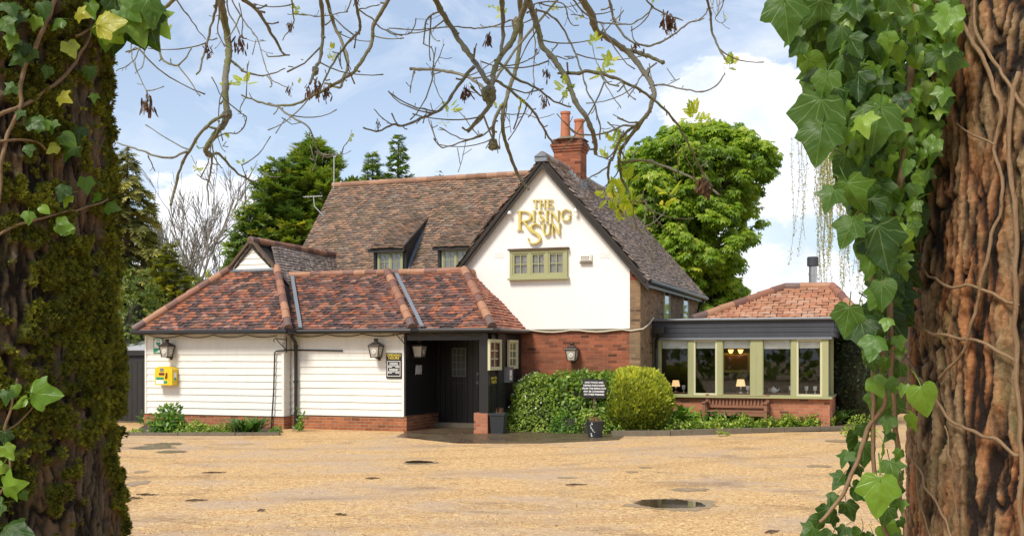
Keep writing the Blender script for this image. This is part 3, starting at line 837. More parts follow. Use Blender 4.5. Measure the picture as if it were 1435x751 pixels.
tiled('tiled_roof', [(GU0 - ov, GV0 - .22, ez), (GU0 - ov, GV1 + .2, ez), (GM, GV1 + .2, GAZ + .04), (GM, GV0 - .22, GAZ + .04)], M['tile_main'], pub, seed=72)
ridge_run('ridge_tiles', (GM, GV0 - .16, GAZ + .05), (GM, GV1, GAZ + .02), M['tile_grey'], pub, .10, seed=14)
mb = MB()
for sg in (-1, 1):
    ue_ = GM + sg * (GU1 + ov - GM + .02)
    a, b = Vector((ue_, GV0 - .19, ez - .03)), Vector((GM, GV0 - .19 + (.003 if sg > 0 else 0), GAZ + .02))
    dn = Vector((0, 0, -.27))
    mb.prism([a, b, b + dn, a + dn * .9], (0, .035, 0))
    mb.prism([a + Vector((0, .04, -.03)), b + Vector((0, .04, -.03)), b + Vector((0, .04, -.05)), a + Vector((0, .04, -.05))], (0, .15, 0))
mb.build('bargeboard', M['oldbar'], pub)
mb = MB(); mb.box(GM - .17, GM + .13, GV0 - .235, GV0 - .10, GAZ - .10, GAZ + .01); mb.prism([(GM - .18, GV0 - .26, GAZ + .015), (GM + .14, GV0 - .26, GAZ + .015), (GM + .05, GV0 - .26, GAZ + .10), (GM - .05, GV0 - .26, GAZ + .10)], (0, .3, 0)); mb.build('lead_cap', M['lead'], pub)
mb = MB(); mb.tube([(GU1 + ov + .04, GV0 - .1, ez - .03), (GU1 + ov + .04, GV1 + .1, ez - .05)], .055, 8)
mb.tube([(GU1 + ov + .02, GV1 - .25, ez - .08), (GU1 + .06, GV1 - .25, ez - .4), (GU1 + .06, GV1 - .25, 2.5)], .04, 8); mb.box(GU1 + .17, GU1 + .20, GV0 - .1, GV1 + .1, ez - .17, ez - .02); mb.build('gutter', M['black_trim'], pub)
# gable window
u0, zt_ = F(716.5, 351, GV0); u1, zb_ = F(796.5, 388.5, GV0)
window('gable_window', pub, u0, u1, zb_ + .0, zt_ - .02, GV0 - .03, 3, 2, 2, M['sage'], M['curtain'], .075, .022, .09)
mb = MB(); mb.box(u0 - .04, u1 + .04, GV0 - .17, GV0 - .032, zt_ - .018, zt_ + .02); mb.build('lead_flashing', M['gate_wood'], pub)
# upper side windows
for pa, pb, zlo, zhi in ((929.5, 937, 2.62, 3.56), (956, 963.5, 2.62, 3.5)):
    a, b = GS(pa, 420, GU1)[0], GS(pb, 420, GU1)[0]
    window('side_window', pub, a, b, zlo, zhi, GU1 + .005, 1, 2, 2, M['cream'], M['curtain'], .035, .022, .04, axis='v')
# air bricks
for px in (848, 700):
    u, z = F(px, 357, GV0 - .03); mb = MB()
    for r in range(3):
        for c in range(4): mb.box(u - .13 + c * .066, u - .13 + c * .066 + .052, GV0 - .04, GV0 - .028, z - .07 + r * .05, z - .07 + r * .05 + .036)
    mb.build('air_brick', M['render'], pub)
for px, py in ((716, 296), (808, 293)):                    # little lamps either side of the lettering
    u, z = F(px, py, GV0 - .05); mb = MB(); mb.tube([(u, GV0 - .03, z), (u, GV0 - .10, z + .02), (u, GV0 - .16, z - .02)], .018, 6); mb.lathe([(.02, 0), (.05, -.05), (.05, -.07)], 10, (u, GV0 - .16, z - .01)); mb.build('spot_lamp', M['whitesign'], pub)

# chimney
mb = MB(); cv0 = 3.95
c0, c1 = F(776, 240, cv0)[0], F(813.5, 240, cv0)[0]; cv1 = cv0 + .56
ct = F(795, 212, cv0)[1]
mb.box(c0, c1, cv0, cv1, 5.2, ct)
z = ct
for k, o in enumerate((.025, .05, .075, .05, .02)): mb.box(c0 - o, c1 + o, cv0 - o, cv1 + o, z + .001, z + .064); z += .066
chim = mb.build('chimney', M['brick_chim'], pub)
for cxp, top in ((c0 + .23, F(790, 156, cv0 + .25)[1]), (c0 + .60, F(806, 167, cv0 + .25)[1])):
    q = MB(); h = top - z
    q.lathe([(.15, 0), (.135, .08), (.12, h * .5), (.115, h - .06), (.135, h - .055), (.135, h), (.10, h), (.10, h - .3)], 18, (cxp, cv0 + .28, z - .02)); q.build('chimney_pot', M['pot_clay'], chim, smooth=False)
q = MB(); q.lathe([(.5, 0), (.42, .05), (.25, .10)], 8, ((c0 + c1) / 2, (cv0 + cv1) / 2, z - .03), sq=True); q.build('flaunching', M['kerbstone'], chim)
q = MB()
for k in range(5):
    v = cv0 + .02 + k * .11; q.box(c1 + .002, c1 + .02, v, v + .10, GAZ - sl * (c1 - GM) + .0, GAZ - sl * (c1 - GM) + .24)
for k in range(5):
    u = GM + .02 + k * .085
    if u + .1 < c1: q.box(u, u + .10, cv0 - .014, cv0 - .002, GAZ - sl * (u - GM) - .06, GAZ - sl * (u - GM) + .13)
q.prism([(GM + .1, cv0 - .16, GAZ - sl * .1 + .09), (c1 + .12, cv0 - .16, GAZ - sl * (c1 + .12 - GM) + .09), (c1 + .12, cv0, GAZ - sl * (c1 + .12 - GM) + .10), (GM + .1, cv0, GAZ - sl * .1 + .10)], (0, 0, .02))
q.build('lead_flashing', M['lead'], chim)

# ---------------------------------------------------------------- garden room
CV = 3.60
def cu(px): return F(px, 500, CV)[0]
CE = cu(1163)
zs, zh = F(1000, 553.5, CV)[1], F(1000, 476, CV)[1]
ztp = F(1000, 448, CV)[1]
mb = MB(); mb.box(GU1 + .01, CE, CV, CV + .22, -.2, zs - .05); mb.box(CE - .22, CE, CV + .22, CV + 5.5, -.2, zs - .05); mb.build('dwarf_wall', M['brick_orange'], pub)
mb = MB(); z = zh + .05
k = 0
while z < ztp - .05:
    zt = min(z + .115, ztp - .02); o = .02 + .035 * (k == 2)
    mb.box(GU1 + .02, CE + .1, CV - .10 - .008 * k, CV - .06, z + .003, zt); mb.box(CE + .05, CE + .1 + .008 * k, CV - .06, CV + 5.5, z + .003, zt); z += .12; k += 1
mb.box(GU1 + .03, CE + .03, CV - .059, CV - .02, zh + .06, ztp - .03)
mb.build('fascia', M['slate_board'], pub)
mb = MB(); mb.box(GU1 + .01, CE + .16, CV - .15, CV + 5.5, ztp - .02, ztp + .025); mb.box(GU1 + .01, CE + .05, CV - .10, CV + .2, zh + .0, zh + .05); mb.tube([(GU1 + .05, CV - .18, ztp + .0), (CE + .16, CV - .18, ztp)], .03, 8); mb.build('flat_roof', M['lead'], pub)
mb = MB()
posts = [(917, 926), (965.5, 972), (1005.5, 1012.5), (1052.5, 1068.5), (1109.5, 1116), (1152.5, 1161)]
for a, b in posts: mb.box(cu(a), cu(b), CV - .05, CV + .07, zs, zh)
mb.box(cu(917), CE + .02, CV - .06, CV + .08, zs - .05, zs - .002); mb.box(cu(917), cu(1161), CV - .052, CV + .068, zh + .001, zh + .055)
mb.box(cu(1060) - .006, cu(1060) + .006, CV - .055, CV - .05, zs, zh)
mb.box(cu(917), CE + .06, CV - .12, CV - .062, zs - .055, zs - .015)
mb.box(GU1 + .01, cu(917) - .003, CV - .03, CV + .05, zs - .05, zh + .05)
for v in (1.4, 2.8, 4.2, 5.4): mb.box(CE - .1, CE - .0, CV + v - .06, CV + v + .06, zs, zh + .05)
mb.box(CE - .12, CE + .03, CV + .082, CV + 5.5, zs - .05, zs - .003)
mb.build('window_frame', M['sage'], pub)
for i in range(5):
    a, b = cu(posts[i][1]), cu(posts[i + 1][0])
    f = MB(); fw = .05 if i in (1, 4) else .022
    f.box(a, a + fw, CV - .035, CV + .02, zs, zh); f.box(b - fw, b, CV - .035, CV + .02, zs, zh); f.box(a + fw, b - fw, CV - .034, CV + .02, zs, zs + fw); f.box(a + fw, b - fw, CV - .034, CV + .02, zh - fw, zh)
    wf = f.build('garden_room_window', M['cream'] if i in (1, 4) else M['sage'], pub)
    f = MB(); f.box(a + fw, b - fw, CV - .006, CV, zs + fw, zh - fw); f.build('pane', M['glass'], wf)
    f = MB(); f.box(a + fw + .01, b - fw - .01, CV + .03, CV + .036, zh - .20 - (.015 if i == 3 else 0), zh - .01); f.tube([(a + fw + .01, CV + .035, zh - .20 - (.015 if i == 3 else 0)), (b - fw - .01, CV + .035, zh - .20 - (.015 if i == 3 else 0))], .012, 6); f.build('roller_blind', M['blind'], wf)
for a, b in ((928, 955), (1021, 1041), (1078, 1099)):
    f = MB(); f.box(cu(a), cu(b), CV - .075, CV - .053, zh + .012, zh + .034); f.build('trickle_vent', M['whitesign'], pub)
for i in range(4):
    a, b = [(0.08, 1.34), (1.46, 2.74), (2.86, 4.14), (4.26, 5.34)][i]
    f = MB(); f.box(CE - .06, CE - .055, CV + a, CV + b, zs, zh); f.build('side_pane', M['glass'], pub)
mb = MB(); mb.box(GU1 + .02, CE - .23, CV + .23, CV + 5.4, 0.02, 0.10); mb.box(GU1 + .02, CE - .15, CV + 3.2, CV + 3.3, 0.1, zh + .1); mb.box(GU1 + .02, CE - .15, CV + .1, CV + 5.4, zh + .11, zh + .14)
mb.box(GU1 + .012, GU1 + .03, CV + .1, CV + 3.2, .1, zh + .1)
mb.build('room_interior', M['interior'], pub)
# hipped roof of the garden room
RV0 = CV + .95; hz = ztp + .02
hL = F(976, 447, RV0)[0]; ru = F(1100, 405, RV0 + 2.0); ru2 = F(1166, 405, RV0 + 2.0)[0]
rz_ = ru[1]; hR = ru2 + 0.75
rp = [(hL, RV0, hz), (hR, RV0, hz), (ru2, RV0 + 2, rz_), (ru[0], RV0 + 2, rz_)]
tiled('tiled_roof', rp, M['tile_inter'], pub, tw=.30, g=.185, thick=.045, wav=.004, seed=81, gap=.010, over=1.1)
tiled('tiled_roof', [(hR, RV0, hz), (hR, RV0 + 4, hz), (ru2, RV0 + 2, rz_)], M['tile_inter'], pub, tw=.30, g=.245, thick=.03, wav=.004, seed=82)
tiled('tiled_roof', [(hR, RV0 + 4, hz), (hL, RV0 + 4, hz), (ru[0], RV0 + 2, rz_), (ru2, RV0 + 2, rz_)], M['tile_inter'], pub, tw=.30, g=.245, thick=.03, wav=.004, seed=83)
ridge_run('hip_tiles', (hL - .1, RV0 - .1, hz + .02), (ru[0], RV0 + 2, rz_ + .05), M['ridge'], pub, .11, .42, seed=15)
ridge_run('ridge_tiles', (ru[0], RV0 + 2, rz_ + .05), (ru2, RV0 + 2, rz_ + .05), M['ridge'], pub, .11, .42, seed=16)
ridge_run('hip_tiles', (hR + .05, RV0 - .05, hz + .02), (ru2, RV0 + 2, rz_ + .05), M['ridge'], pub, .11, .42, seed=17)
mb = MB(); uf, zf = F(1139, 360, RV0 + 2.6)
mb.tube([(uf, RV0 + 2.6, rz_ - .5), (uf, RV0 + 2.6, zf - .25)], .10, 16); mb.tube([(uf, RV0 + 2.6, zf - .5), (uf, RV0 + 2.6, zf - .42)], .108, 16)
fl = mb.build('flue', M['steel'], pub, smooth=False)
mb = MB(); mb.lathe([(.10, -.26), (.15, -.24), (.15, -.02), (.13, 0)], 16, (uf, RV0 + 2.6, zf)); mb.build('flue_cowl', M['slate_board'], fl)
mb = MB(); ug = GU1 + .12
mb.tube([(ug + .1, CV - .3, zh + .30), (ug + .1, CV - .32, zh + .15), (ug - .0, CV - .2, zh - .02), (ug - .02, CV - .1, zh - .2), (ug - .02, CV - .1, .05)], .045, 10); mb.box(ug - .02, ug + .24, CV - .40, CV - .22, zh + .16, zh + .32); mb.build('downpipe', M['black_trim'], pub)
# ================================================================== GROUND
def f_ground(t, p):
    co = obj_co(t)
    g1 = t.noise(co, 30, 2, 0.8); g0 = t.noise(t.mapping(co, (1, 1, 1), (3, 5, 0)), 60, 2, 0.7); g2 = t.noise(co, 7, 7, 0.72); big = t.noise(co, 0.30, 8, 0.66, 0.4); mid = t.noise(t.mapping(co, (0.8, 1.2, 1)), 1.1, 8, 0.70)
    gr = t.math('ADD', t.math('MULTIPLY', g1, 0.6), t.math('MULTIPLY', g0, 0.4)); g3 = t.noise(t.mapping(co, (1, 1.2, 1), (8, 1, 0)), 14, 4, 0.75)
    grain = t.ramp(gr, [(0.33, (0.175, 0.086, 0.030)), (0.43, (0.475, 0.275, 0.107)), (0.53, (0.669, 0.436, 0.193)), (0.66, (0.834, 0.639, 0.377))])
    grain = t.mix(0.6, grain, t.ramp(g3, [(0.36, 0.16), (0.5, 0.5), (0.64, 0.84)]), 'OVERLAY')
    grain = t.mix(0.75, grain, t.mix(t.ramp(g2, [(0.3, 0.0), (0.7, 1.0)]), (0.30, 0.265, 0.235), (0.74, 0.735, 0.735)), 'OVERLAY')
    pack = t.mix(0.5, t.mix(g2, (0.369, 0.261, 0.164), (0.679, 0.513, 0.361)), t.mix(gr, (0.194, 0.180, 0.164), (0.776, 0.720, 0.656)), 'OVERLAY')
    pm = t.ramp(t.math('ADD', t.math('MULTIPLY', big, 0.6), t.math('MULTIPLY', mid, 0.4)), [(0.47, 0.0), (0.58, 0.8)])
    c = t.mix(pm, grain, pack)
    streak = t.noise(t.mapping(co, (0.7, 1.3, 1), (1, 2, 0), (0, 0, 0.5)), 1.0, 8, 0.7, 0.5)
    c = t.mix(t.ramp(streak, [(0.58, 0.0), (0.68, 0.4)]), c, t.mix(1.0, c, (0.50, 0.44, 0.38), 'MULTIPLY'))
    rings = t.n('ShaderNodeVectorMath', {'operation': 'DISTANCE'}, i0=t.n('ShaderNodeVectorMath', {'operation': 'MULTIPLY_ADD'}, i0=t.n('ShaderNodeTexNoise', None, Scale=0.35, Detail=4.0).outputs['Color'], i1=(2.2, 2.2, 0), i2=co).outputs[0], i1=(-4.0, 32.0, 0)).outputs['Value']
    track = t.math('ABSOLUTE', t.math('SUBTRACT', t.math('FRACT', t.math('MULTIPLY', rings, 0.42)), 0.5))
    tk = t.math('MULTIPLY', t.ramp(track, [(0.04, 1.0), (0.13, 0.0)]), t.ramp(g2, [(0.40, 0.0), (0.60, 0.55)]))
    c = t.mix(tk, c, t.mix(1.0, c, (0.66, 0.60, 0.55), 'MULTIPLY'))
    damp = t.ramp(t.noise(t.mapping(co, (0.8, 1.2, 1), (4, 1, 0)), 0.8, 9, 0.70, 0.6), [(0.54, 0.0), (0.66, 0.7)])
    c = t.mix(damp, c, t.mix(1.0, c, (0.52, 0.47, 0.43), 'MULTIPLY'))
    t.set(p.inputs['Roughness'], t.mix(t.math('MAXIMUM', pm, damp), (0.85, 0.85, 0.85), (0.42, 0.42, 0.42)))
    t.set(p.inputs['Normal'], t.bump(t.math('ADD', gr, t.math('MULTIPLY', g2, 0.8)), 0.9, 0.03))
    return c
M['ground'] = pmat('honey gravel', f_ground, 0.8, 0.35)
gv, gf = [], []
xs = [-300, -60, -20, -12, -8, -4, 0, 4, 8, 12, 20, 60, 300]; ys = [-300, -30, 0, 6, 10, 14, 18, 22, 26, 30, 60, 300, 900]
for y in ys:
    for x in xs: gv.append((x, y, 0.0))
for j in range(len(ys) - 1):
    for i in range(len(xs) - 1):
        a = j * len(xs) + i; gf.append((a, a + 1, a + 1 + len(xs), a + len(xs)))
mb = MB(); mb.add(gv, gf); tag(mb.build('ground', M['ground']), kind='structure')
def f_pave(t, p):
    uv = uv_co(t)
    b = t.n('ShaderNodeTexBrick', {'offset': 0.5}, Color1=(0.13, 0.075, 0.045), Color2=(0.085, 0.06, 0.04), Mortar=(0.05, 0.042, 0.03), Scale=1.0, Mortar_Size=0.008, Brick_Width=0.21, Row_Height=0.105)
    t.set(b.inputs['Vector'], uv)
    n = t.noise(uv, 1.6, 7, 0.65); n2 = t.noise(uv, 20, 4, 0.6)
    c = t.mix(t.ramp(n, [(0.45, 0.0), (0.65, 0.7)]), b.outputs[0], (0.10, 0.085, 0.03))
    c = t.mix(0.4, c, t.mix(n2, (0.3, 0.3, 0.3), (0.75, 0.72, 0.7)), 'OVERLAY')
    t.set(p.inputs['Roughness'], t.ramp(n, [(0.35, 0.16), (0.65, 0.6)]))
    t.set(p.inputs['Normal'], t.bump(t.math('SUBTRACT', t.math('MULTIPLY', n2, 0.4), b.outputs['Fac']), 0.4, 0.01))
    return c
M['pave'] = pmat('wet brick paving', f_pave, 0.3, 0.5)
def rough_patch(pts, name, mat, z, amp=0.08, sub=6, seed=0):
    out = []
    for i in range(len(pts)):
        a, b = Vector(pts[i]), Vector(pts[(i + 1) % len(pts)])
        for k in range(sub):
            q = a.lerp(b, k / sub); n_ = mnoise.noise_vector(Vector((q.x * 1.7 + seed, q.y * 1.7, seed))) * amp
            out.append((q.x + n_.x, q.y + n_.y, z))
    mb = MB(); mb.add(out, [tuple(range(len(out)))]); return mb
pp = [GR(556, 612), GR(640, 621), GR(760, 621), GR(868, 616), W(4.9, 2.1), W(2.1, 2.15), W(2.04, 1.9), W(0.08, 1.9), W(0.05, -.1)]
tag(rough_patch([(p.x, p.y) for p in pp], 'patio', M['pave'], .006, .10, 6).build('patio', M['pave'], recalc=False), kind='structure')
# puddles and damp patches
def f_water(t, p):
    n = t.noise(obj_co(t), 3, 4)
    return t.mix(n, (0.055, 0.038, 0.020), (0.095, 0.066, 0.036))
M['puddle'] = pmat('puddle water', f_water, 0.03, 0.5)
def f_mud(t, p):
    n = t.noise(obj_co(t), 9, 5)
    t.set(p.inputs['Normal'], t.bump(n, 0.5, 0.01))
    return t.mix(n, (0.20, 0.135, 0.07), (0.46, 0.32, 0.17))
M['mud'] = pmat('damp mud', f_mud, 0.45, 0.5)
def f_mudg(t, p):
    n = t.noise(obj_co(t), 5, 5)
    return t.mix(n, (0.10, 0.085, 0.03), (0.17, 0.12, 0.055))
M['mudgreen'] = pmat('mossy mud', f_mudg, 0.4, 0.5)
def blob(px, py, wpx, hpx, name, mat, z, seed, amp=.34, n=110):
    c = GR(px, py); rx = abs(GR(px + wpx / 2, py).x - c.x); ry = abs(GR(px, py - hpx / 2).y - GR(px, py + hpx / 2).y) / 2
    out = []
    for k in range(n):
        a = 2 * math.pi * k / n; q = Vector((math.cos(a), math.sin(a), seed * 3.1)); r = 1 + amp * mnoise.noise(q * 1.4) + amp * .7 * mnoise.noise(q * 4) + amp * .6 * mnoise.noise(q * 11)
        out.append((c.x + rx * r * math.cos(a), c.y + ry * r * math.sin(a), z))
    mb = MB(); mb.add(out, [tuple(range(n))]); return tag(mb.build(name, mat, recalc=False), kind='structure')
blob(945, 706.5, 118, 16, 'damp_ground', M['mud'], .004, 3.3, .3)
blob(936, 706, 92, 13, 'puddle', M['puddle'], .008, 1.0, .16)
blob(587, 648, 46, 5, 'damp_ground', M['mud'], .004, 2.0); blob(586, 647.5, 38, 3.6, 'puddle', M['puddle'], .008, 2.0, .2)
for k, (px, py, w_, h_) in enumerate([(232, 622, 46, 4), (214, 627, 60, 4.5), (240, 633, 40, 4)]): blob(px, py, w_, h_, 'damp_ground', M['mudgreen'], .004 + .001 * k, 4 + k, .4)
for k, (px, py, w_, h_) in enumerate([(192, 677, 26, 8), (197, 661, 16, 4), (795, 669, 26, 2.2), (885, 661, 17, 2.6), (904, 655, 18, 2.2), (967, 686, 52, 4.5), (1148, 653, 34, 3.4), (1180, 618, 40, 4)]):
    blob(px, py, w_, h_, 'damp_ground', M['mud'], .004 + .0004 * k, 10 + k, .4)
# kerbs of the two beds
def kerb(name, pts, label, w_=.12, h=.11):
    mb = MB(); rg = random.Random(7)
    for a, b in zip(pts, pts[1:]):
        L = (b - a).length; n = max(1, round(L / .9))
        for i in range(n):
            p, q = a.lerp(b, i / n), a.lerp(b, (i + .985) / n); d = (q - p).normalized(); s_ = Vector((-d.y, d.x, 0)) * w_
            hh = h + rg.uniform(-.012, .012); j = s_ * rg.uniform(-.12, .12)
            mb.prism([p + j + Vector((0, 0, -.05)), q + j + Vector((0, 0, -.05)), q + j + s_ + Vector((0, 0, -.05)), p + j + s_ + Vector((0, 0, -.05))], (0, 0, hh + .05))
    return tag(mb.build(name, M['kerbstone']), label, 'kerb')
KR = [GR(858, 611), GR(940, 610.5), GR(1010, 608.5), GR(1100, 605.5), GR(1200, 603)]
kerb('kerb', KR, 'mossy stone kerb edging the bed of round bush and leafy plants', .14, .12)
kerb('kerb', [GR(178, 610), GR(250, 610.5), GR(330, 610.5), GR(392, 610)], 'low stone kerb along the nettle bed below white boarded wall', .10, .07)
bed = [(p.x, p.y) for p in KR] + [tuple(W(9.4, 3.4).xy), tuple(W(5.2, 3.3).xy), tuple(W(4.9, 2.2).xy)]
tag(rough_patch(bed, 'soil', M['soil'], .012, .02, 3).build('soil_bed', M['soil'], recalc=False), kind='structure')
bed = [tuple(GR(178, 610).xy), tuple(GR(392, 610).xy), tuple(W(-3.05, -.36).xy), tuple(W(-7.05, -.36).xy)]
tag(rough_patch(bed, 'soil', M['soil'], .010, .02, 3).build('soil_bed', M['soil'], recalc=False), kind='structure')

# loose stones on the yard nearest the camera
M['stone'] = m_leaf('loose stones', [(0.0, (0.136, 0.068, 0.025)), (.3, (0.407, 0.234, 0.090)), (.65, (0.660, 0.441, 0.205)), (1.0, (0.834, 0.666, 0.426))], .8, 0.0)
n = 24000; rng = np.random.default_rng(8); y = 9.2 + 15 * rng.random(n) ** 1.9; x = (rng.random(n) - .5) * y * 1.05
pos = np.stack([x, y, np.full(n, .003)], 1)
k = np.array([mnoise.noise(Vector((a_, b_, 0)) * .9) for a_, b_ in zip(x, y)]) + rng.normal(size=n) * .3 > -.05; pos = pos[k]; n = len(pos)
SV_ = [(1, 0, 0), (.3, .8, .1), (-.8, .5, 0), (-.7, -.6, .1), (.4, -.9, 0), (0.1, 0, .7)]; SF_ = [(0, 1, 5), (1, 2, 5), (2, 3, 5), (3, 4, 5), (4, 0, 5)]
an = rng.uniform(0, 6.28, n); fr = frames(np.stack([np.cos(an), np.sin(an), rng.normal(size=n) * .2], 1), np.array([0, 0, 1.]) + rng.normal(size=(n, 3)) * .25)
tag(leaves('loose_gravel', SV_, SF_, pos, fr, .004 + .008 * rng.random(n) ** 2.5, M['stone']), kind='stuff')
# ================================================================== FIXTURES AND OBJECTS ROUND THE PUB
def text(body, size, mat, parent, loc, name='lettering', rot=(90, 0, 0), spacing=1.0, ext=.001, bold=0.0, line=1.0):
    cu_ = bpy.data.curves.new(name, 'FONT'); cu_.body = body; cu_.size = size; cu_.align_x = 'CENTER'; cu_.align_y = 'CENTER'
    cu_.extrude = ext; cu_.space_character = spacing; cu_.offset = bold; cu_.space_line = line; cu_.resolution_u = 3
    tmp = bpy.data.objects.new('tmp', cu_); COL.objects.link(tmp)
    me = bpy.data.meshes.new_from_object(tmp.evaluated_get(bpy.context.evaluated_depsgraph_get()))
    bpy.data.objects.remove(tmp); bpy.data.curves.remove(cu_)
    me.name = name; me.materials.clear(); me.materials.append(mat)
    o = link(name, me, parent, loc); o.rotation_euler = tuple(R(a) for a in rot)
    return o

# ---- raised lettering on the gable, drawn stroke by stroke
LV = GV0 - .035
def lp(x, y): return F(700 + x / 5.365, 260 + y / 5.365, LV)
strokes = []
def st(pts, ws): strokes.append((pts, ws if hasattr(ws, '__len__') else [ws] * len(pts)))
def serif(x, y, w_=20, h_=5): st([(x - w_ / 2, y), (x + w_ / 2, y)], h_)
def stem(x, y0, y1, w_, sw=None):
    st([(x, y0), (x, y1)], w_); sw = sw or w_ + 11; serif(x, y0 + 2, sw); serif(x, y1 - 2, sw)
def curve(pts, ws, k=5):
    P = [Vector((a, b, 0)) for a, b in pts]; out, wo_ = [], []
    for i in range(len(P) - 1):
        p0, p1, p2, p3 = P[max(i - 1, 0)], P[i], P[i + 1], P[min(i + 2, len(P) - 1)]
        for j in range(k):
            t = j / k
            q = 0.5 * ((2 * p1) + (-p0 + p2) * t + (2 * p0 - 5 * p1 + 4 * p2 - p3) * t * t + (-p0 + 3 * p1 - 3 * p2 + p3) * t ** 3)
            out.append((q.x, q.y)); wo_.append(ws[i] * (1 - t) + ws[i + 1] * t)
    out.append(pts[-1]); wo_.append(ws[-1]); st(out, wo_)
# THE
st([(277, 110), (277, 168)], 12); serif(277, 166, 24); st([(256, 111), (299, 111)], 6); st([(258, 110), (256, 124)], 5); st([(297, 110), (299, 124)], 5)
stem(312, 108, 168, 10, 20); stem(343, 108, 168, 10, 20); st([(312, 138), (343, 138)], 6)
st([(370, 108), (370, 168)], 11); st([(359, 110), (405, 110)], 6); st([(370, 138), (394, 138)], 6); st([(359, 166), (408, 166)], 6); st([(404, 108), (406, 122)], 5); st([(408, 152), (410, 168)], 5); st([(394, 131), (394, 145)], 5)
# RISING
stem(156, 194, 338, 21, 48); curve([(150, 197), (195, 197), (228, 210), (240, 234), (226, 258), (190, 270), (160, 272)], [8, 9, 15, 19, 16, 9, 7])
curve([(186, 270), (205, 295), (226, 325), (250, 350), (285, 368)], [16, 18, 18, 18, 16])
stem(263, 190, 274, 14, 26)
def letter_s(x, y, s):
    P = [(36, 14), (30, 3), (15, 0), (3, 10), (4, 26), (20, 40), (34, 54), (34, 70), (18, 80), (4, 74), (0, 62)]
    curve([(x + a * s, y + b * s) for a, b in P], [w_ * s for w_ in (4, 6, 7, 10, 12, 14, 12, 10, 7, 6, 4)])
letter_s(298, 192, 1.0)
stem(360, 190, 272, 14, 26)
def letter_n(x0, x1, y0, y1):
    st([(x0, y0), (x0, y1)], 7); serif(x0, y1 - 2, 20); serif(x0 - 3, y0 + 2, 18); st([(x1, y0 - 2), (x1, y1)], 7); serif(x1, y0, 20); st([(x0 - 2, y0), (x1 + 1, y1)], 13)
letter_n(394, 446, 190, 268)
curve([(536, 204), (524, 188), (504, 183), (481, 196), (472, 226), (481, 254), (504, 266), (526, 259), (536, 250)], [4, 6, 7, 12, 14, 12, 7, 6, 6]); st([(538, 190), (537, 207)], 5)
st([(530, 226), (530, 258)], 11); serif(528, 227, 24)
# SUN
curve([(312, 312), (300, 296), (276, 291), (250, 303), (246, 326), (266, 350), (295, 372), (310, 398), (300, 424), (268, 438), (238, 432), (222, 412), (224, 396)], [5, 8, 10, 15, 18, 20, 21, 20, 16, 12, 10, 8, 5])
st([(337, 290), (337, 348)], 13); serif(337, 292, 26); curve([(337, 340), (342, 362), (358, 374), (376, 364), (383, 342)], [13, 11, 9, 8, 7]); st([(383, 288), (383, 346)], 7); serif(383, 290, 22)
letter_n(408, 456, 286, 370)
u_, z_ = lp(335, 270)
sign = thing('pub_lettering', 'large gold raised serif letters reading THE RISING SUN high on the white gable', 'lettering', W(u_, LV, z_), -A20)
words = {0: 'lettering', 1: 'lettering', 2: 'lettering'}
mbs = [MB(), MB(), MB()]
for i, (pts, ws) in enumerate(strokes):
    yc = sum(p[1] for p in pts) / len(pts); xc = sum(p[0] for p in pts) / len(pts)
    wi = 0 if yc < 172 and xc < 420 and xc > 250 else (2 if (yc > 285 and xc > 215) else 1)
    P = [Vector((p[0], p[1])) for p in pts]; Lr, Rr = [], []
    for k, p in enumerate(P):
        d = (P[min(k + 1, len(P) - 1)] - P[max(k - 1, 0)]).normalized(); nn = Vector((-d.y, d.x)) * ws[k] * .41
        Lr.append(lp(*(p + nn))); Rr.append(lp(*(p - nn)))
    dp = .045 + .0009 * i
    fr = [(a - u_, -dp, b - z_) for a, b in Lr] + [(a - u_, -dp, b - z_) for a, b in Rr]
    bk = [(x, -.012, z) for x, y, z in fr]; n = len(P)
    fs = []
    for k in range(n - 1):
        fs += [(k, k + 1, n + k + 1, n + k), (2 * n + k, 3 * n + k, 3 * n + k + 1, 2 * n + k + 1), (k, 2 * n + k, 2 * n + k + 1, k + 1), (n + k, n + k + 1, 3 * n + k + 1, 3 * n + k)]
    fs += [(0, n, 3 * n, 2 * n), (n - 1, 2 * n + n - 1, 3 * n + n - 1, 2 * n - 1)]
    mbs[wi].add(fr + bk, fs)
for m_ in mbs: m_.build('word', M['gold'], sign, recalc=True, uv=False)

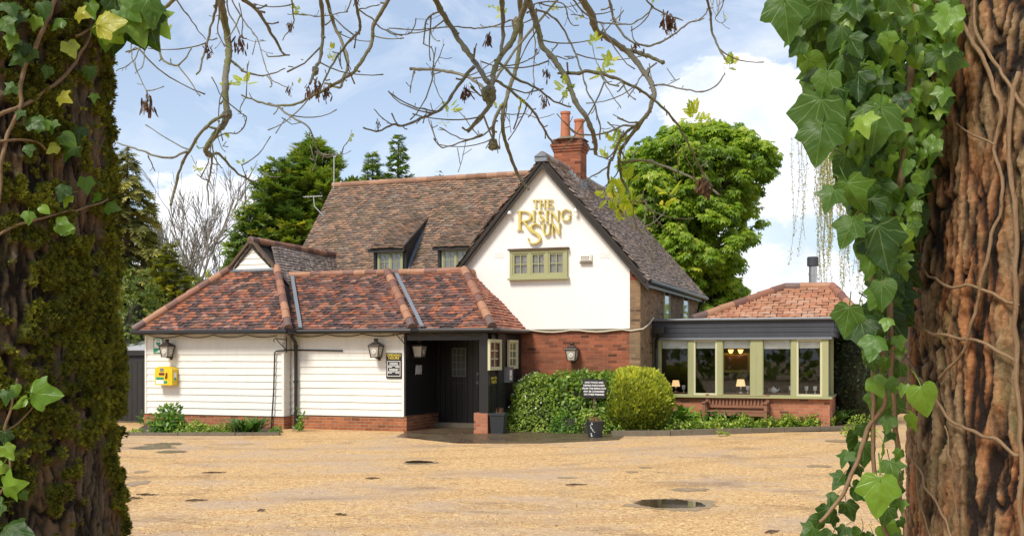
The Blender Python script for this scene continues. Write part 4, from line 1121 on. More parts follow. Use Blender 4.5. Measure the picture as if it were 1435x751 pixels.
# ---- wall lanterns
def lantern(label, loc, rz):
    t = thing('wall_lantern', label, 'lantern', loc, rz, 'wall lanterns on the pub'); t.scale = (.86, .86, .86)
    c = -.20; T, Bm, h0, h1 = .150, .105, -.17, .11
    f = MB()
    for sx in (-1, 1):
        for sy in (-1, 1): f.tube([(sx * Bm, c + sy * Bm, h0), (sx * T, c + sy * T, h1)], .013, 6)
    f.box(-Bm - .015, Bm + .015, c - Bm - .015, c + Bm + .015, h0 - .022, h0); f.box(-T - .02, T + .02, c - T - .02, c + T + .02, h1, h1 + .02)
    f.tube([(0, c, h0 - .022), (0, c, h0 - .05)], [.03, .008], 8)
    f.build('frame', M['bronze'], t)
    g_ = MB(); q = .006
    g_.lathe([(math.sqrt(2) * (Bm - q), h0 + .002), (math.sqrt(2) * (T - q), h1 - .002)], 4, (0, c, 0), sq=True); g_.build('glass_panel', M['lampglass'], t)
    for ax_ in (0, 1):
        g_ = MB()
        for k in range(2):
            rr_ = .062 if k == 0 else .035
            if ax_ == 0: g_.tube([(0, c - (Bm + T) / 2 + .004 - k * .004, -.03), (0, c - (Bm + T) / 2 - .006 - k * .004, -.03)], rr_, 10, k)
            else: g_.tube([((Bm + T) / 2 - .004 + k * .004, c, -.03), ((Bm + T) / 2 + .006 + k * .004, c, -.03)], rr_, 10, k)
        g_.build('roundel', [M['lampbulb'], M['lampglass']], t)
    k_ = MB(); k_.lathe([(.245, h1 + .02), (.235, h1 + .035), (.10, h1 + .105), (.095, h1 + .115)], 4, (0, c, 0), sq=True); k_.lathe([(.055, h1 + .115), (.055, h1 + .18), (.075, h1 + .185), (.07, h1 + .20), (.02, h1 + .215)], 10, (0, c, 0)); k_.build('cap', M['bronze'], t)
    b_ = MB(); b_.tube([(0, 0, h0 - .03), (0, -.06, h0 - .04), (0, c, h0 - .035)], .014, 6); b_.box(-.04, .04, -.012, 0, h0 - .10, h0 + .06); b_.build('bracket', M['bronze'], t)
    return t
u, z = F(236, 491, -.45); lantern('bronze wall lantern on white boards just above the yellow cabinet', W(u, -.335, z), -A20)
u, z = F(528.5, 491, -.15); lantern('bronze wall lantern on white boards beside the opening hours board', W(u, -.034, z), -A20)
v, z = GS(588, 491, .22); lantern('dark wall lantern on the black boards inside the porch', W(.045, v, z), -A20 + R(90))
u, z = F(802, 496, 2.05); lantern('bronze wall lantern on the red brick wall above the hedge', W(u, 2.2, z), -A20)

# ---- defibrillator cabinet and its sign
u0, zt_ = F(217.5, 513, -.55); u1, zb_ = F(242, 540, -.55)
t = thing('defibrillator_cabinet', 'yellow defibrillator cabinet on white boards below a lantern', 'cabinet', W((u0 + u1) / 2, -.335, zb_), -A20)
wd, hh = (u1 - u0) / 2, zt_ - zb_
mb = MB()
prof = [(-wd, 0), (wd, 0), (wd, hh * .84), (wd * .8, hh * .95), (wd * .45, hh), (-wd * .45, hh), (-wd * .8, hh * .95), (-wd, hh * .84)]
mb.prism([(x, -.03, z) for x, z in prof], (0, .03, 0)); mb.prism([(x * .985, -.235, z * .97 + .008) for x, z in prof], (0, .204, 0)); mb.build('case', M['yellow'], t)
mb = MB(); mb.box(-wd * .38, wd * .02, -.243, -.236, hh * .72, hh * .90); mb.build('keypad', M['greybox'], t)
mb = MB(); mb.box(-wd * .48, wd * .10, -.247, -.236, hh * .54, hh * .66); mb.tube([(wd * .38, -.245, hh * .66), (wd * .40, -.27, hh * .5), (wd * .28, -.245, hh * .36)], .016, 6); mb.build('latch', M['darkred'], t)
mb = MB(); mb.box(-wd * .82, wd * .04, -.239, -.2352, hh * .30, hh * .43); mb.box(wd * .04, wd * .42, -.239, -.2352, hh * .10, hh * .24); mb.build('green_label', M['greensign'], t)
mb = MB(); mb.box(-wd * .85, wd * .03, -.238, -.2352, hh * .08, hh * .285); mb.build('white_label', M['whitesign'], t)
mb = MB(); mb.box(wd * .985, wd * .985 + .003, -.16, -.07, hh * .26, hh * .66); mb.build('side_label', M['whitesign'], t)
mb = MB(); mb.box(wd * .985 + .003, wd * .985 + .005, -.155, -.075, hh * .27, hh * .40); mb.build('side_stripe', M['greensign'], t)
for q in range(7): mb = None
u0, zt_ = F(215, 474, -.35); u1, zb_ = F(228.5, 495, -.35)
t = thing('defibrillator_sign', 'green and white defibrillator sign partly behind a wall lantern', 'sign', W((u0 + u1) / 2, -.336, (zt_ + zb_) / 2), -A20)
wd, hh = (u1 - u0) / 2, (zt_ - zb_) / 2
mb = MB(); mb.box(-wd, wd, -.012, 0, -hh, hh); mb.build('panel', M['greensign'], t)
mb = MB(); mb.prism([(-wd * .86, -.0155, -hh * .30), (wd * .86, -.0155, -hh * .30), (wd * .86, -.0155, hh * .7), (wd * .6, -.0155, hh * .92), (-wd * .6, -.0155, hh * .92), (-wd * .86, -.0155, hh * .7)], (0, .003, 0))
mb.prism([(-wd * .86, -.0155, -hh * .88), (wd * .86, -.0155, -hh * .88), (wd * .86, -.0155, -hh * .45), (wd * .1, -.0155, -hh * .55), (-wd * .2, -.0155, -hh * .75)], (0, .003, 0)); mb.build('white_field', M['whitesign'], t)
mb = MB(); hs = [(0, -.38), (-.42, .08), (-.42, .30), (-.22, .42), (0, .26), (.22, .42), (.42, .30), (.42, .08)]
mb.prism([(x * wd, -.018, z * hh * .7 + hh * .22) for x, z in hs], (0, .002, 0)); mb.box(-wd * .4, wd * .4, -.018, -.016, hh * .68, hh * .78); mb.build('heart_symbol', M['greensign'], t)

# ---- opening hours board
u0, zt_ = F(541, 494.5, -.06); u1, zb_ = F(562.5, 530, -.06)
t = thing('opening_hours_board', 'black board headed OPENING HOURS on white boards beside porch', 'sign', W((u0 + u1) / 2, -.036, (zt_ + zb_) / 2), -A20)
wd, hh = (u1 - u0) / 2, (zt_ - zb_) / 2
mb = MB(); mb.box(-wd, wd, -.022, 0, -hh, hh); mb.build('panel', M['signblack'], t)
text('OPENING\nHOURS', .083, M['signgold'], t, (0, -.024, hh * .71), bold=.001, line=.8)
mb = MB()
a, b, c, d = -wd * .86, wd * .86, -hh * .84, hh * .36
mb.box(a, b, -.026, -.0225, d - .012, d); mb.box(a, b, -.026, -.0225, c, c + .012); mb.box(a, a + .012, -.0255, -.0225, c + .012, d - .012); mb.box(b - .012, b, -.0255, -.0225, c + .012, d - .012)
mb.build('border', M['whitesign'], t)
rg = random.Random(3); mb = MB(); z = d - .055
for k, wf in enumerate((.5, .55, .72, 0, .62, .55, .75)):
    if k == 3: z -= .012; mb.build('small_print', M['whitesign'], t); mb = MB(); continue
    x = -wd * wf
    while x < wd * wf - .012:
        l = rg.uniform(.02, .05); mb.box(x, min(x + l, wd * wf), -.0255, -.0225, z, z + .017); x += l + .009
    if k in (2, 6):
        z -= .030
        for s_ in (-1, 1):
            for q in range(3): mb.box(s_ * wd * .48 - .05 + q * .035, s_ * wd * .48 - .05 + q * .035 + .028, -.0255, -.0225, z, z + .018)
    z -= .031
mb.build('small_print', M['whitesign'], t)

# ---- porch notice, toilets sign, meter box
v0, z0 = GS(582, 525, .06); v1, z1 = GS(591, 512, .06)
mb = MB(); nx = 5
for i in range(nx):
    for j in range(nx): mb.v.append((.004 + .012 * abs(math.sin(i * 2.1 + j * 1.3)), (v1 - v0) * (i / (nx - 1) - .5) + .015 * (j / (nx - 1)), (z1 - z0) * (j / (nx - 1) - .5) + .02 * (i % 2)))
for i in range(nx - 1):
    for j in range(nx - 1): mb.f.append((i * nx + j, (i + 1) * nx + j, (i + 1) * nx + j + 1, i * nx + j + 1)); mb.m.append(0)
tag(mb.build('paper_notice', M['whitesign'], None, loc=W(.048, (v0 + v1) / 2, (z0 + z1) / 2), rz=-A20), 'crumpled white paper notice on the black boards inside porch', 'notice')
v0, z0 = GS(688, 538, UR + .05); v1, z1 = GS(697.5, 527, UR + .05)
t = thing('direction_sign', 'small black sign with gold lettering beside the porch post', 'sign', W(UR + .035, (v0 + v1) / 2, (z0 + z1) / 2), -A20)
mb = MB(); mb.box(0, .02, -(v1 - v0) / 2 - .1, (v1 - v0) / 2, -.11, .11); mb.build('panel', M['signblack'], t)
text('WAY TO\nTOILETS', .085, M['signgold'], t, (.022, -.05, 0), rot=(90, 0, 90), line=.95, bold=.0015)
v0, z0 = GS(711, 536, UR + .15); v1, z1 = GS(719, 514, UR + .15)
t = thing('cigarette_bin', 'grey metal cigarette bin on black boards below the pale porch window', 'bin', W(UR + .034, (v0 + v1) / 2, z0), -A20)
mb = MB(); h = z1 - z0; mb.box(0, .12, -(v1 - v0) / 2, (v1 - v0) / 2, 0, h * .94); mb.box(-.0, .135, -(v1 - v0) / 2 - .01, (v1 - v0) / 2 + .01, h * .94 + .001, h); mb.build('body', M['greybox'], t)
mb = MB(); mb.box(.121, .125, -.05, .10, h * .15, h * .80); mb.build('front_label', M['whitesign'], t)
mb = MB(); mb.box(.126, .128, 0.0, .06, h * .34, h * .46); mb.build('warning_mark', m_plain('orange mark', (.7, .25, .02)), t)

# ---- house rules sign in front of the hedge
HV = 0.98
u0, zt_ = F(816.5, 531, HV); u1, zb_ = F(848.5, 558, HV)
t = thing('notice_board', 'black notice with white capitals standing in the green hedge', 'sign', W((u0 + u1) / 2, HV, 0), -A20)
wd = (u1 - u0) / 2
mb = MB(); mb.box(-wd, wd, 0, .02, zb_, zt_); mb.build('panel', M['signblack'], t)
mb = MB(); mb.box(-.03, .03, .021, .06, -.1, zt_ - .02); mb.build('post', M['gate_wood'], t)
for k, s_ in enumerate(['ONLY FOOD AND', 'DRINKS PURCHASED', 'FROM THE RISING SUN', 'MAY BE CONSUMED', 'ON THESE PREMISES']):
    text(s_, .053, M['whitesign'], t, (0, -.002, zt_ - .075 - k * .068), bold=.0016)

# ---- alarm box
u, z = F(820.5, 361.5, GV0 - .1); t = thing('alarm_box', 'small cream alarm box on white gable right of the window', 'alarm box', W(u, GV0 - .031, z - .09), -A20)
mb = MB(); mb.prism([(-.15, 0, 0), (.15, 0, 0), (.15, 0, .17), (-.15, 0, .17)], (0, -.05, 0)); mb.prism([(-.135, -.051, .03), (.135, -.051, .03), (.12, -.051, .16), (-.12, -.051, .16)], (0, -.03, 0)); mb.build('cover', M['blind'], t)
mb = MB(); mb.box(-.15, .15, -.085, -.004, -.03, -.003); mb.build('base_strip', M['kerbstone'], t)
mb = MB()
for k in range(5): mb.box(-.10 + k * .04, -.075 + k * .04, -.083, -.0815, .09 + (k % 2) * .01, .125)
mb.build('small_print', M['bronze'], t)
mb = MB()
for k in range(4): mb.box(-.10 + k * .05, -.07 + k * .05, -.083, -.0815, .05, .075)
mb.build('small_print', M['bronze'], t)

# ---- hanging basket brackets
def bracket(label, loc, s=1):
    mb = MB(); mb.box(-.02, .02, -.012, 0, -.19, .19); mb.tube([(0, -.01, .12), (0, -.30, .15), (0, -.33, .10), (0, -.31, .07)], .012, 6); mb.tube([(0, -.01, -.12), (0, -.14, .0), (0, -.26, .13)], .010, 6)
    mb.tube([(0, -.08, -.03), (0, -.11, .03), (0, -.07, .06), (0, -.05, .03)], .007, 6)
    return tag(mb.build('basket_bracket', M['black_trim'], None, loc=loc, rz=-A20 - R(35) * s), label, 'bracket', 'hanging basket brackets')
u, z = F(394, 483, -.45); bracket('empty black basket bracket on white boards beside the corner downpipe', W(u + .08, -.335, z))
u, z = F(562, 475, -.15); bracket('empty black basket bracket above the opening hours board', W(u + .06, -.036, z))

# ---- cables
mb = MB(); pts = []
for a, b, sg, n in ((-6.9, -3.1, .07, 4), (-3.0, -.1, .06, 3), (0.0, 2.0, .07, 3)):
    vv = -.36 if b < -3 else (-.06 if b < 0 else -.06)
    for i in range(n):
        for k in range(6):
            s_ = (i + k / 6) / n; pts.append((a + (b - a) * s_, vv, 2.26 - sg * 4 * (k / 6) * (1 - k / 6)))
mb.tube(pts, .010, 5)
o = tag(mb.build('festoon_cable', M['gate_wood'], pub), None)
o.parent = None; o.location = ORG; o.rotation_euler = (0, 0, -A20); tag(o, 'thin dark cable looped along the eaves above the white boards', 'cable')
a = W(2.3, 2.16, 2.38); mb = MB(); pts = []
u_a, u_b = F(742, 462, 2.15)[0], F(884, 462, 2.15)[0]
for k in range(13): s_ = k / 12; pts.append((u_a + (u_b - u_a) * s_, 2.15, 2.375 - .06 * abs(math.sin(s_ * 7))))
ub = F(897, 460, 2.15)[0]
pts += [(ub + .08, 2.14, 2.38), (ub + .10, 2.4, 2.45), (GU1 + .06, 2.9, 2.52), (GU1 + .08, CV - .3, 2.68)]
mb.tube(pts, .018, 6)
o = mb.build('wall_cable', M['cable']); o.location = ORG; o.rotation_euler = (0, 0, -A20); tag(o, 'pale cable slung along the foot of the white gable', 'cable')

# ---- aerials
p = AT(468, 262, 33.5); mb = MB(); mb.tube([(0, 0, -.15), (0, 0, .98)], .018, 6); mb.tube([(-.06, 0, .95), (.06, 0, .95)], .01, 6)
tag(mb.build('aerial_mast', M['aerial'], None, loc=p), 'thin bare aerial mast at the left end of the main ridge', 'mast')
p = AT(438, 284, 32.6); mb = MB(); mb.tube([(.35, 0, -.42), (.06, 0, -.12), (.03, 0, .18)], .018, 6); mb.tube([(-.28, 0, .17), (.30, 0, .20)], .014, 6)
for k in range(7): x = -.26 + k * .085; mb.tube([(x, -.15, .172 + .004 * k), (x, .15, .172 + .004 * k)], .006, 5)
mb.tube([(.26, -.18, .10), (.26, .18, .10)], .008, 5); mb.tube([(.26, -.18, .28), (.26, .18, .28)], .008, 5)
tag(mb.build('television_aerial', M['aerial'], None, loc=p), 'small rake television aerial beside the left slope of the main roof', 'aerial')

# ---- gate and shed at the left
GVV = .5
ua, ub = F(150, 500, GVV)[0], -7.12; zt_ = F(190, 506, GVV)[1]
t = thing('timber_gate', 'black vertical board gate beside the white boarded wall', 'gate', W((ua + ub) / 2, GVV, 0), -A20)
mb = MB(); rg = random.Random(2); n = 11; hw = (ub - ua) / 2
for i in range(n):
    a, b = -hw + 2 * hw * i / n, -hw + 2 * hw * (i + 1) / n; mb.box(a + .006, b - .006, -.02 - rg.uniform(0, .004), 0, .04, zt_ + rg.uniform(-.006, .006))
mb.build('gate_boards', M['black_board'], t)
mb = MB(); mb.box(-hw, hw, .001, .05, .3, .42); mb.box(-hw, hw, .001, .05, zt_ - .3, zt_ - .18); mb.box(-hw, hw, -.03, .06, zt_ + .01, zt_ + .06); mb.build('rail', M['black_trim'], t)
mb = MB(); mb.box(hw + .002, hw + .09, -.06, .06, -.1, zt_ + .22); mb.box(-hw - .12, -hw - .002, -.06, .06, -.1, zt_ + .1); mb.build('post', M['gate_wood'], t)
SV = 3.6
ua, ub = F(120, 500, SV)[0], F(207, 500, SV)[0]; zr, ze_ = F(190, 474, SV + 1)[1], F(190, 491, SV)[1]
t = thing('shed', 'dark shed with pale grey roof behind the black gate', 'shed', W((ua + ub) / 2, SV, 0), -A20)
hw = (ub - ua) / 2
mb = MB(); boards_u(mb, -hw, hw, 0, 0, ze_ - .14, seed=9); mb.box(-hw, hw, .001, 2.4, 0, ze_ - .15); mb.build('wall', M['black_board'], t)
mb = MB(); mb.prism([(-hw - .1, -.15, ze_), (hw + .1, -.15, ze_), (hw - .35, 1.2, zr), (-hw - .1, 1.2, zr)], (0, 0, .03)); mb.prism([(-hw - .1, 2.6, ze_), (hw + .1, 2.6, ze_), (hw - .35, 1.203, zr), (-hw - .1, 1.203, zr)], (0, 0, .03)); mb.prism([(hw + .1, -.15, ze_), (hw + .1, 2.6, ze_), (hw - .35, 1.2, zr)], (0, 0, .03)); mb.build('roof', M['felt'], t)
mb = MB(); mb.box(-hw - .09, hw + .09, -.14, -.10, ze_ - .15, ze_ - .005); mb.build('fascia', M['black_trim'], t)

# ---- bench
BV = CV - .06
ua, ub = F(989, 560, BV)[0], F(1078, 560, BV)[0]; zt_ = F(1030, 554, BV)[1]
t = thing('garden_bench', 'brown slatted wooden bench against the garden room wall', 'bench', W((ua + ub) / 2, BV, 0), -A20)
hw = (ub - ua) / 2
mb = MB(); rg = random.Random(5)
mb.box(-hw + .07, hw - .07, .00, .035, zt_ - .085, zt_ - .002); mb.box(-hw + .07, hw - .07, .0, .035, .50, .56)
n = 17
for i in range(n):
    x = -hw + .09 + (2 * hw - .18) * i / (n - 1); mb.box(x - .022, x + .022, .005, .028, .56, zt_ - .086)
mb.build('backrest', M['wood'], t)
mb = MB()
for k in range(5): mb.box(-hw + .02, hw - .02, -.50 + k * .095, -.50 + k * .095 + .075, .42, .445)
mb.box(-hw + .07, hw - .07, -.49, -.465, .33, .415); mb.build('seat', M['wood'], t)
for sx in (-1, 1):
    x0 = sx * (hw - .035)
    for yy, top in ((-.47, .62), (.01, zt_ + .03)):
        mb = MB(); mb.box(x0 - .035, x0 + .035, yy - .03, yy + .035, 0, top); mb.build('leg', M['wood'], t)
    mb = MB(); mb.box(x0 - .045, x0 + .045, -.53, -.03, .622, .655); mb.build('armrest', M['wood'], t)

# ---- tubs
def tub(label, px, py, wpx, hpx, square, seed, at=None):
    p = GR(px, py) if at is None else at; k = p.y / FOC; w_, h = wpx * k / 2, hpx * k
    t = thing('plant_tub', label, 'plant pot', p, -A20 + R(6 * seed), 'black plant tubs by the porch')
    mb = MB()
    if square: mb.lathe([(w_ * 1.10, 0), (w_ * 1.34, h * .88), (w_ * 1.46, h * .88), (w_ * 1.46, h), (w_ * 1.32, h), (w_ * 1.28, h * .85)], 4, sq=True)
    else: mb.lathe([(w_ * .76, 0), (w_ * .93, h * .90), (w_, h * .90), (w_, h), (w_ * .92, h), (w_ * .9, h * .85)], 24)
    mb.build('pot', M['plastic'], t)
    mb = MB(); mb.lathe([(w_ * (1.22 if square else .88), h * .84), (w_ * (1.2 if square else .86), h * .90), (.01, h * .93)], 4 if square else 20, sq=square); mb.build('soil', M['soil'], t)
    mb = MB(); rg = random.Random(seed)
    for i in range(16):
        a = rg.uniform(0, 6.28); r0 = rg.uniform(0, w_ * .6); L = rg.uniform(.06, .18); x, y = r0 * math.cos(a), r0 * math.sin(a)
        mb.tube([(x, y, h * .9), (x * 1.2 + .01, y * 1.2, h * .9 + L * .6), (x * 1.5 + rg.uniform(-.03, .03), y * 1.5, h * .9 + L)], [.004, .003, .0015], 4)
    mb.build('dry_stems', M['pot_clay'] if not square else M['wood'], t)
    return t
tub('square black tub of dry stems beside the porch brick pier', 697, 601, 22, 29, True, 1, W(2.29, .10))
t = tub('round black tub with pale leaf print standing before the hedge', 834, 612.5, 25, 23, False, 2)
mb = MB(); rg = random.Random(8)
for i in range(11):
    a = R(-105 + rg.uniform(-14, 14)); zz_ = .04 + i * .028; r_ = .155 + .035 * zz_ / .35 + .004
    c = Vector((r_ * math.cos(a), r_ * math.sin(a), zz_)); tx = Vector((-math.sin(a), math.cos(a), 0)); s_ = rg.uniform(.012, .022)
    mb.add([c - tx * s_, c + Vector((0, 0, s_ * .7)), c + tx * s_, c - Vector((0, 0, s_ * .7))], [(0, 1, 2, 3)])
mb.build('leaf_print', M['blind'], t)

# ---- things seen through the garden room windows
def room_table(label, px, vv, w_=.7):
    u = F(px, 545, vv)[0]; t = thing('dining_table', label, 'table', W(u, vv, .10), -A20, 'tables inside the garden room')
    mb = MB(); mb.box(-w_ / 2, w_ / 2, -.33, .33, .70, .735); mb.build('table_top', M['wood'], t)
    for sx in (-1, 1):
        for sy in (-1, 1): mb = MB(); mb.box(sx * (w_ / 2 - .05) - .025, sx * (w_ / 2 - .05) + .025, sy * .28 - .025, sy * .28 + .025, 0, .699); mb.build('leg', M['wood'], t)
    return u
def table_lamp(label, u, vv, s):
    t = thing('table_lamp', label, 'lamp', W(u, vv, .836), -A20, 'table lamps in the garden room')
    mb = MB(); mb.lathe([(.06 * s, 0), (.055 * s, .015), (.015 * s, .03), (.025 * s, .10 * s), (.012 * s, .18 * s)], 14); mb.build('base', M['steel'], t)
    mb = MB(); mb.lathe([(.12 * s, .16 * s), (.085 * s, .33 * s), (.08 * s, .33 * s), (.11 * s, .165 * s)], 18); mb.build('lamp_shade', M['shade'], t)
u = room_table('small table seen through the leftmost garden room window', 950, CV + .75); table_lamp('lit table lamp in the leftmost garden room window', F(947, 540, CV + .7)[0], CV + .7, .9)
u = room_table('small table seen through the middle garden room window', 1038, CV + .8, .8); table_lamp('pale table lamp in the middle garden room window', F(1038, 540, CV + .75)[0], CV + .75, 1.0)
u = room_table('small table seen through the fourth garden room window', 1090, CV + .75, .8)
u = room_table('small table seen through the rightmost garden room window', 1135, CV + .8, .8)
u = F(1084, 550, CV + .7)[0]; t = thing('teapot', 'white teapot on the table behind the fourth window', 'teapot', W(u, CV + .7, .836), -A20)
mb = MB(); mb.lathe([(.05, 0), (.085, .04), (.09, .08), (.06, .125), (.02, .14), (.02, .155), (.008, .165)], 16); mb.tube([(.07, 0, .05), (.12, 0, .08), (.14, 0, .12)], [.02, .014, .010], 8); mb.tube([(-.075, 0, .11), (-.13, 0, .10), (-.125, 0, .05), (-.08, 0, .04)], .009, 6); mb.build('body', M['china'], t, smooth=True)
for px, py in ((958, 541), (1048, 542), (1130, 548), (1142, 549), (1108, 546)):
    u = F(px, py, CV + .65)[0]; mb = MB(); h = .10; mb.lathe([(.03, 0), (.012, .02), (.012, .05), (.04, .08), (.045, h + .08), (.04, h + .08)], 12)
    tag(mb.build('glass_tumbler', M['china'], None, loc=W(u, CV + .65, .836), rz=-A20), 'pale glass on a table behind the garden room windows', 'glass', 'glasses on the garden room tables')
u, z = F(1031, 494, CV + 3.1); t = thing('wall_lamp', 'glowing orange wall lamp deep inside the middle garden room window', 'lamp', W(u, CV + 3.19, z), -A20)
mb = MB(); mb.box(-.2, .2, -.05, 0, -.03, .03); mb.build('bracket', M['bronze'], t)
for sx in (-1, 1): mb = MB(); mb.lathe([(.03, -.02), (.075, .08), (.07, .08), (.02, .0)], 12, (sx * .13, -.11, 0)); mb.build('lamp_shade', M['walllight'], t)
u, z = F(1031, 508, CV + 3.1); t = thing('picture', 'framed picture on the dark wall under the orange wall lamp', 'picture', W(u, CV + 3.198, z), -A20)
mb = MB(); mb.box(-.36, .36, -.03, 0, -.26, .26); mb.build('frame', M['gold'], t)
mb = MB(); mb.box(-.30, .30, -.034, -.031, -.20, .20); mb.build('canvas', M['wood'], t)

# ---- twigs on the gravel
for k, (px, py, l, a) in enumerate([(300, 663, .34, 10), (207, 694, .30, -8), (276, 702, .26, 15), (367, 716, .14, 60), (523, 671, .22, 20), (808, 680, .3, 5), (1083, 746, .2, 30), (478, 722, .16, -30), (189, 699, .18, 0)]):
    mb = MB(); rg = random.Random(k); mb.tube([(-l / 2, 0, .012), (-l * .1, .02, .018), (l * .2, -.01, .014), (l / 2, .015, .012)], [.007, .011, .009, .004], 6); mb.tube([(l * .1, 0, .014), (l * .22, .05, .02)], [.006, .003], 5)
    mb.add([(-l * .3, -.04, .012), (-l * .1, -.05, .03), (-l * .05, .01, .02), (-l * .25, .03, .014)], [(0, 1, 2, 3)])
    tag(mb.build('fallen_twig', M['gate_wood'], None, loc=GR(px, py), rz=R(a)), 'short dark fallen twig lying on the pale gravel', 'twig', 'fallen twigs on the gravel')
# ================================================================== PLANTS ROUND THE PUB
M['l_hedge'] = m_leaf('hedge leaf', [(0.0, (0.098, 0.169, 0.022)), (0.5, (0.227, 0.337, 0.041)), (0.85, (0.392, 0.498, 0.070)), (1.0, (0.629, 0.644, 0.126))])
M['l_fresh'] = m_leaf('fresh green leaf', [(0.0, (0.05, 0.12, 0.014)), (0.6, (0.12, 0.25, 0.03)), (1.0, (0.24, 0.36, 0.05))])
M['l_ivyhedge'] = m_leaf('ivy hedge leaf', [(0.0, (0.070, 0.132, 0.020)), (0.55, (0.176, 0.292, 0.038)), (1.0, (0.413, 0.498, 0.079))], 0.35)
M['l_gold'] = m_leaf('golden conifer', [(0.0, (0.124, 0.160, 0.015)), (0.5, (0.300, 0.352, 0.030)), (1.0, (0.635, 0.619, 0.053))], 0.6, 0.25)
M['l_strap'] = m_leaf('strap leaf', [(0.0, (0.04, 0.10, 0.014)), (1.0, (0.13, 0.24, 0.04))], 0.4)
M['l_lime'] = m_leaf('lime leaf', [(0.0, (0.15, 0.25, 0.025)), (1.0, (0.36, 0.44, 0.06))], 0.45)
M['l_yew'] = m_leaf('dark shrub leaf', [(0.0, (0.012, 0.028, 0.008)), (0.8, (0.035, 0.065, 0.016)), (1.0, (0.08, 0.12, 0.025))], 0.5, 0.2)
M['petal'] = m_plain('white petals', (0.75, 0.75, 0.62), 0.7)
M['core'] = m_plain('twiggy inside', (0.028, 0.030, 0.012), 0.95, var=.4)
M['stem'] = m_plain('green stem', (0.10, 0.15, 0.04), 0.7)
BLADE_V, BLADE_F = [], []
for k in range(6):
    s_ = k / 5; w_ = .030 * (1 - s_ ** 2 * .9) * (0.75 + .5 * min(1, s_ * 3)); y = math.sin(s_ * 1.7) * .62; z = s_ * .95 - .62 * s_ ** 2.4
    BLADE_V += [(-w_, y, z), (w_, y, z)]
BLADE_F = [(2 * k, 2 * k + 1, 2 * k + 3, 2 * k + 2) for k in range(5)]
def ico(name, c, rad, mat, parent, noise_amp=.15, zmin=None, sub=3, seed=0, loc=None):
    bm = bmesh.new(); bmesh.ops.create_icosphere(bm, subdivisions=sub, radius=1.0)
    for v in bm.verts:
        n_ = 1 + noise_amp * mnoise.noise(v.co * 2.3 + Vector((seed, 0, 0)))
        v.co = Vector((c[0] + v.co.x * rad[0] * n_, c[1] + v.co.y * rad[1] * n_, c[2] + v.co.z * rad[2] * n_))
        if zmin is not None: v.co.z = max(v.co.z, zmin)
    me = bpy.data.meshes.new(name); bm.to_mesh(me); bm.free(); me.materials.append(mat)
    return link(name, me, parent, loc)
def shell_pts(n, rad, c, p=2.0, up_only=True, depth=.25, rng=RNG):
    """points in the outer part of a super-ellipsoid, with outward directions"""
    d = rnd_dir(n, rng)
    if up_only: d[:, 2] = np.abs(d[:, 2]) * 1.0 - .15 * rng.random(n)
    k = (np.abs(d) ** p).sum(1) ** (-1 / p)
    r = 1 - depth * rng.random(n) ** 1.6
    pos = d * (k * r)[:, None] * np.array(rad) + np.array(c)
    nrm = unit(np.sign(d) * np.abs(d) ** (p - 1) / np.array(rad))
    return pos, nrm
def lump(pos, freq, amp, seed=0):
    return np.array([mnoise.noise(Vector(p) * freq + Vector((seed, seed, 0))) for p in pos]) * amp

# round golden bush
def bush():
    c = GR(897, 607); c.y += .55; r = .775
    t = thing('round_bush', 'rounded golden green clipped conifer bush on the kerb', 'bush', (c.x, c.y, 0))
    ico('inner_twigs', (0, 0, .62), (r * .86, r * .86, .70), M['core'], t, .05, 0.0)
    n = 15000
    pos, nr = shell_pts(n, (r, r, .77), (0, 0, .64), 2.25, False, .14)
    k = pos[:, 2] > .02; pos, nr = pos[k], nr[k]; n = len(pos)
    pos += nr * (lump(pos, 5, .05) + lump(pos, 1.8, .07))[:, None]
    st_ = RNG.random(n) < .03; pos[st_] += nr[st_] * RNG.uniform(.02, .07, st_.sum())[:, None]
    d = unit(nr * .8 + np.array([0, 0, .75]) + RNG.normal(size=(n, 3)) * .30)
    tv, tf = spray_template(5, .55, 1.0, .10, .05)
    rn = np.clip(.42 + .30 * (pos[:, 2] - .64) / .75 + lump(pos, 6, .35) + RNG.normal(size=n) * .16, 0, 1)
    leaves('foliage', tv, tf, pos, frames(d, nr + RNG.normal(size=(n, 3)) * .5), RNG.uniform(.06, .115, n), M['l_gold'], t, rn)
bush()
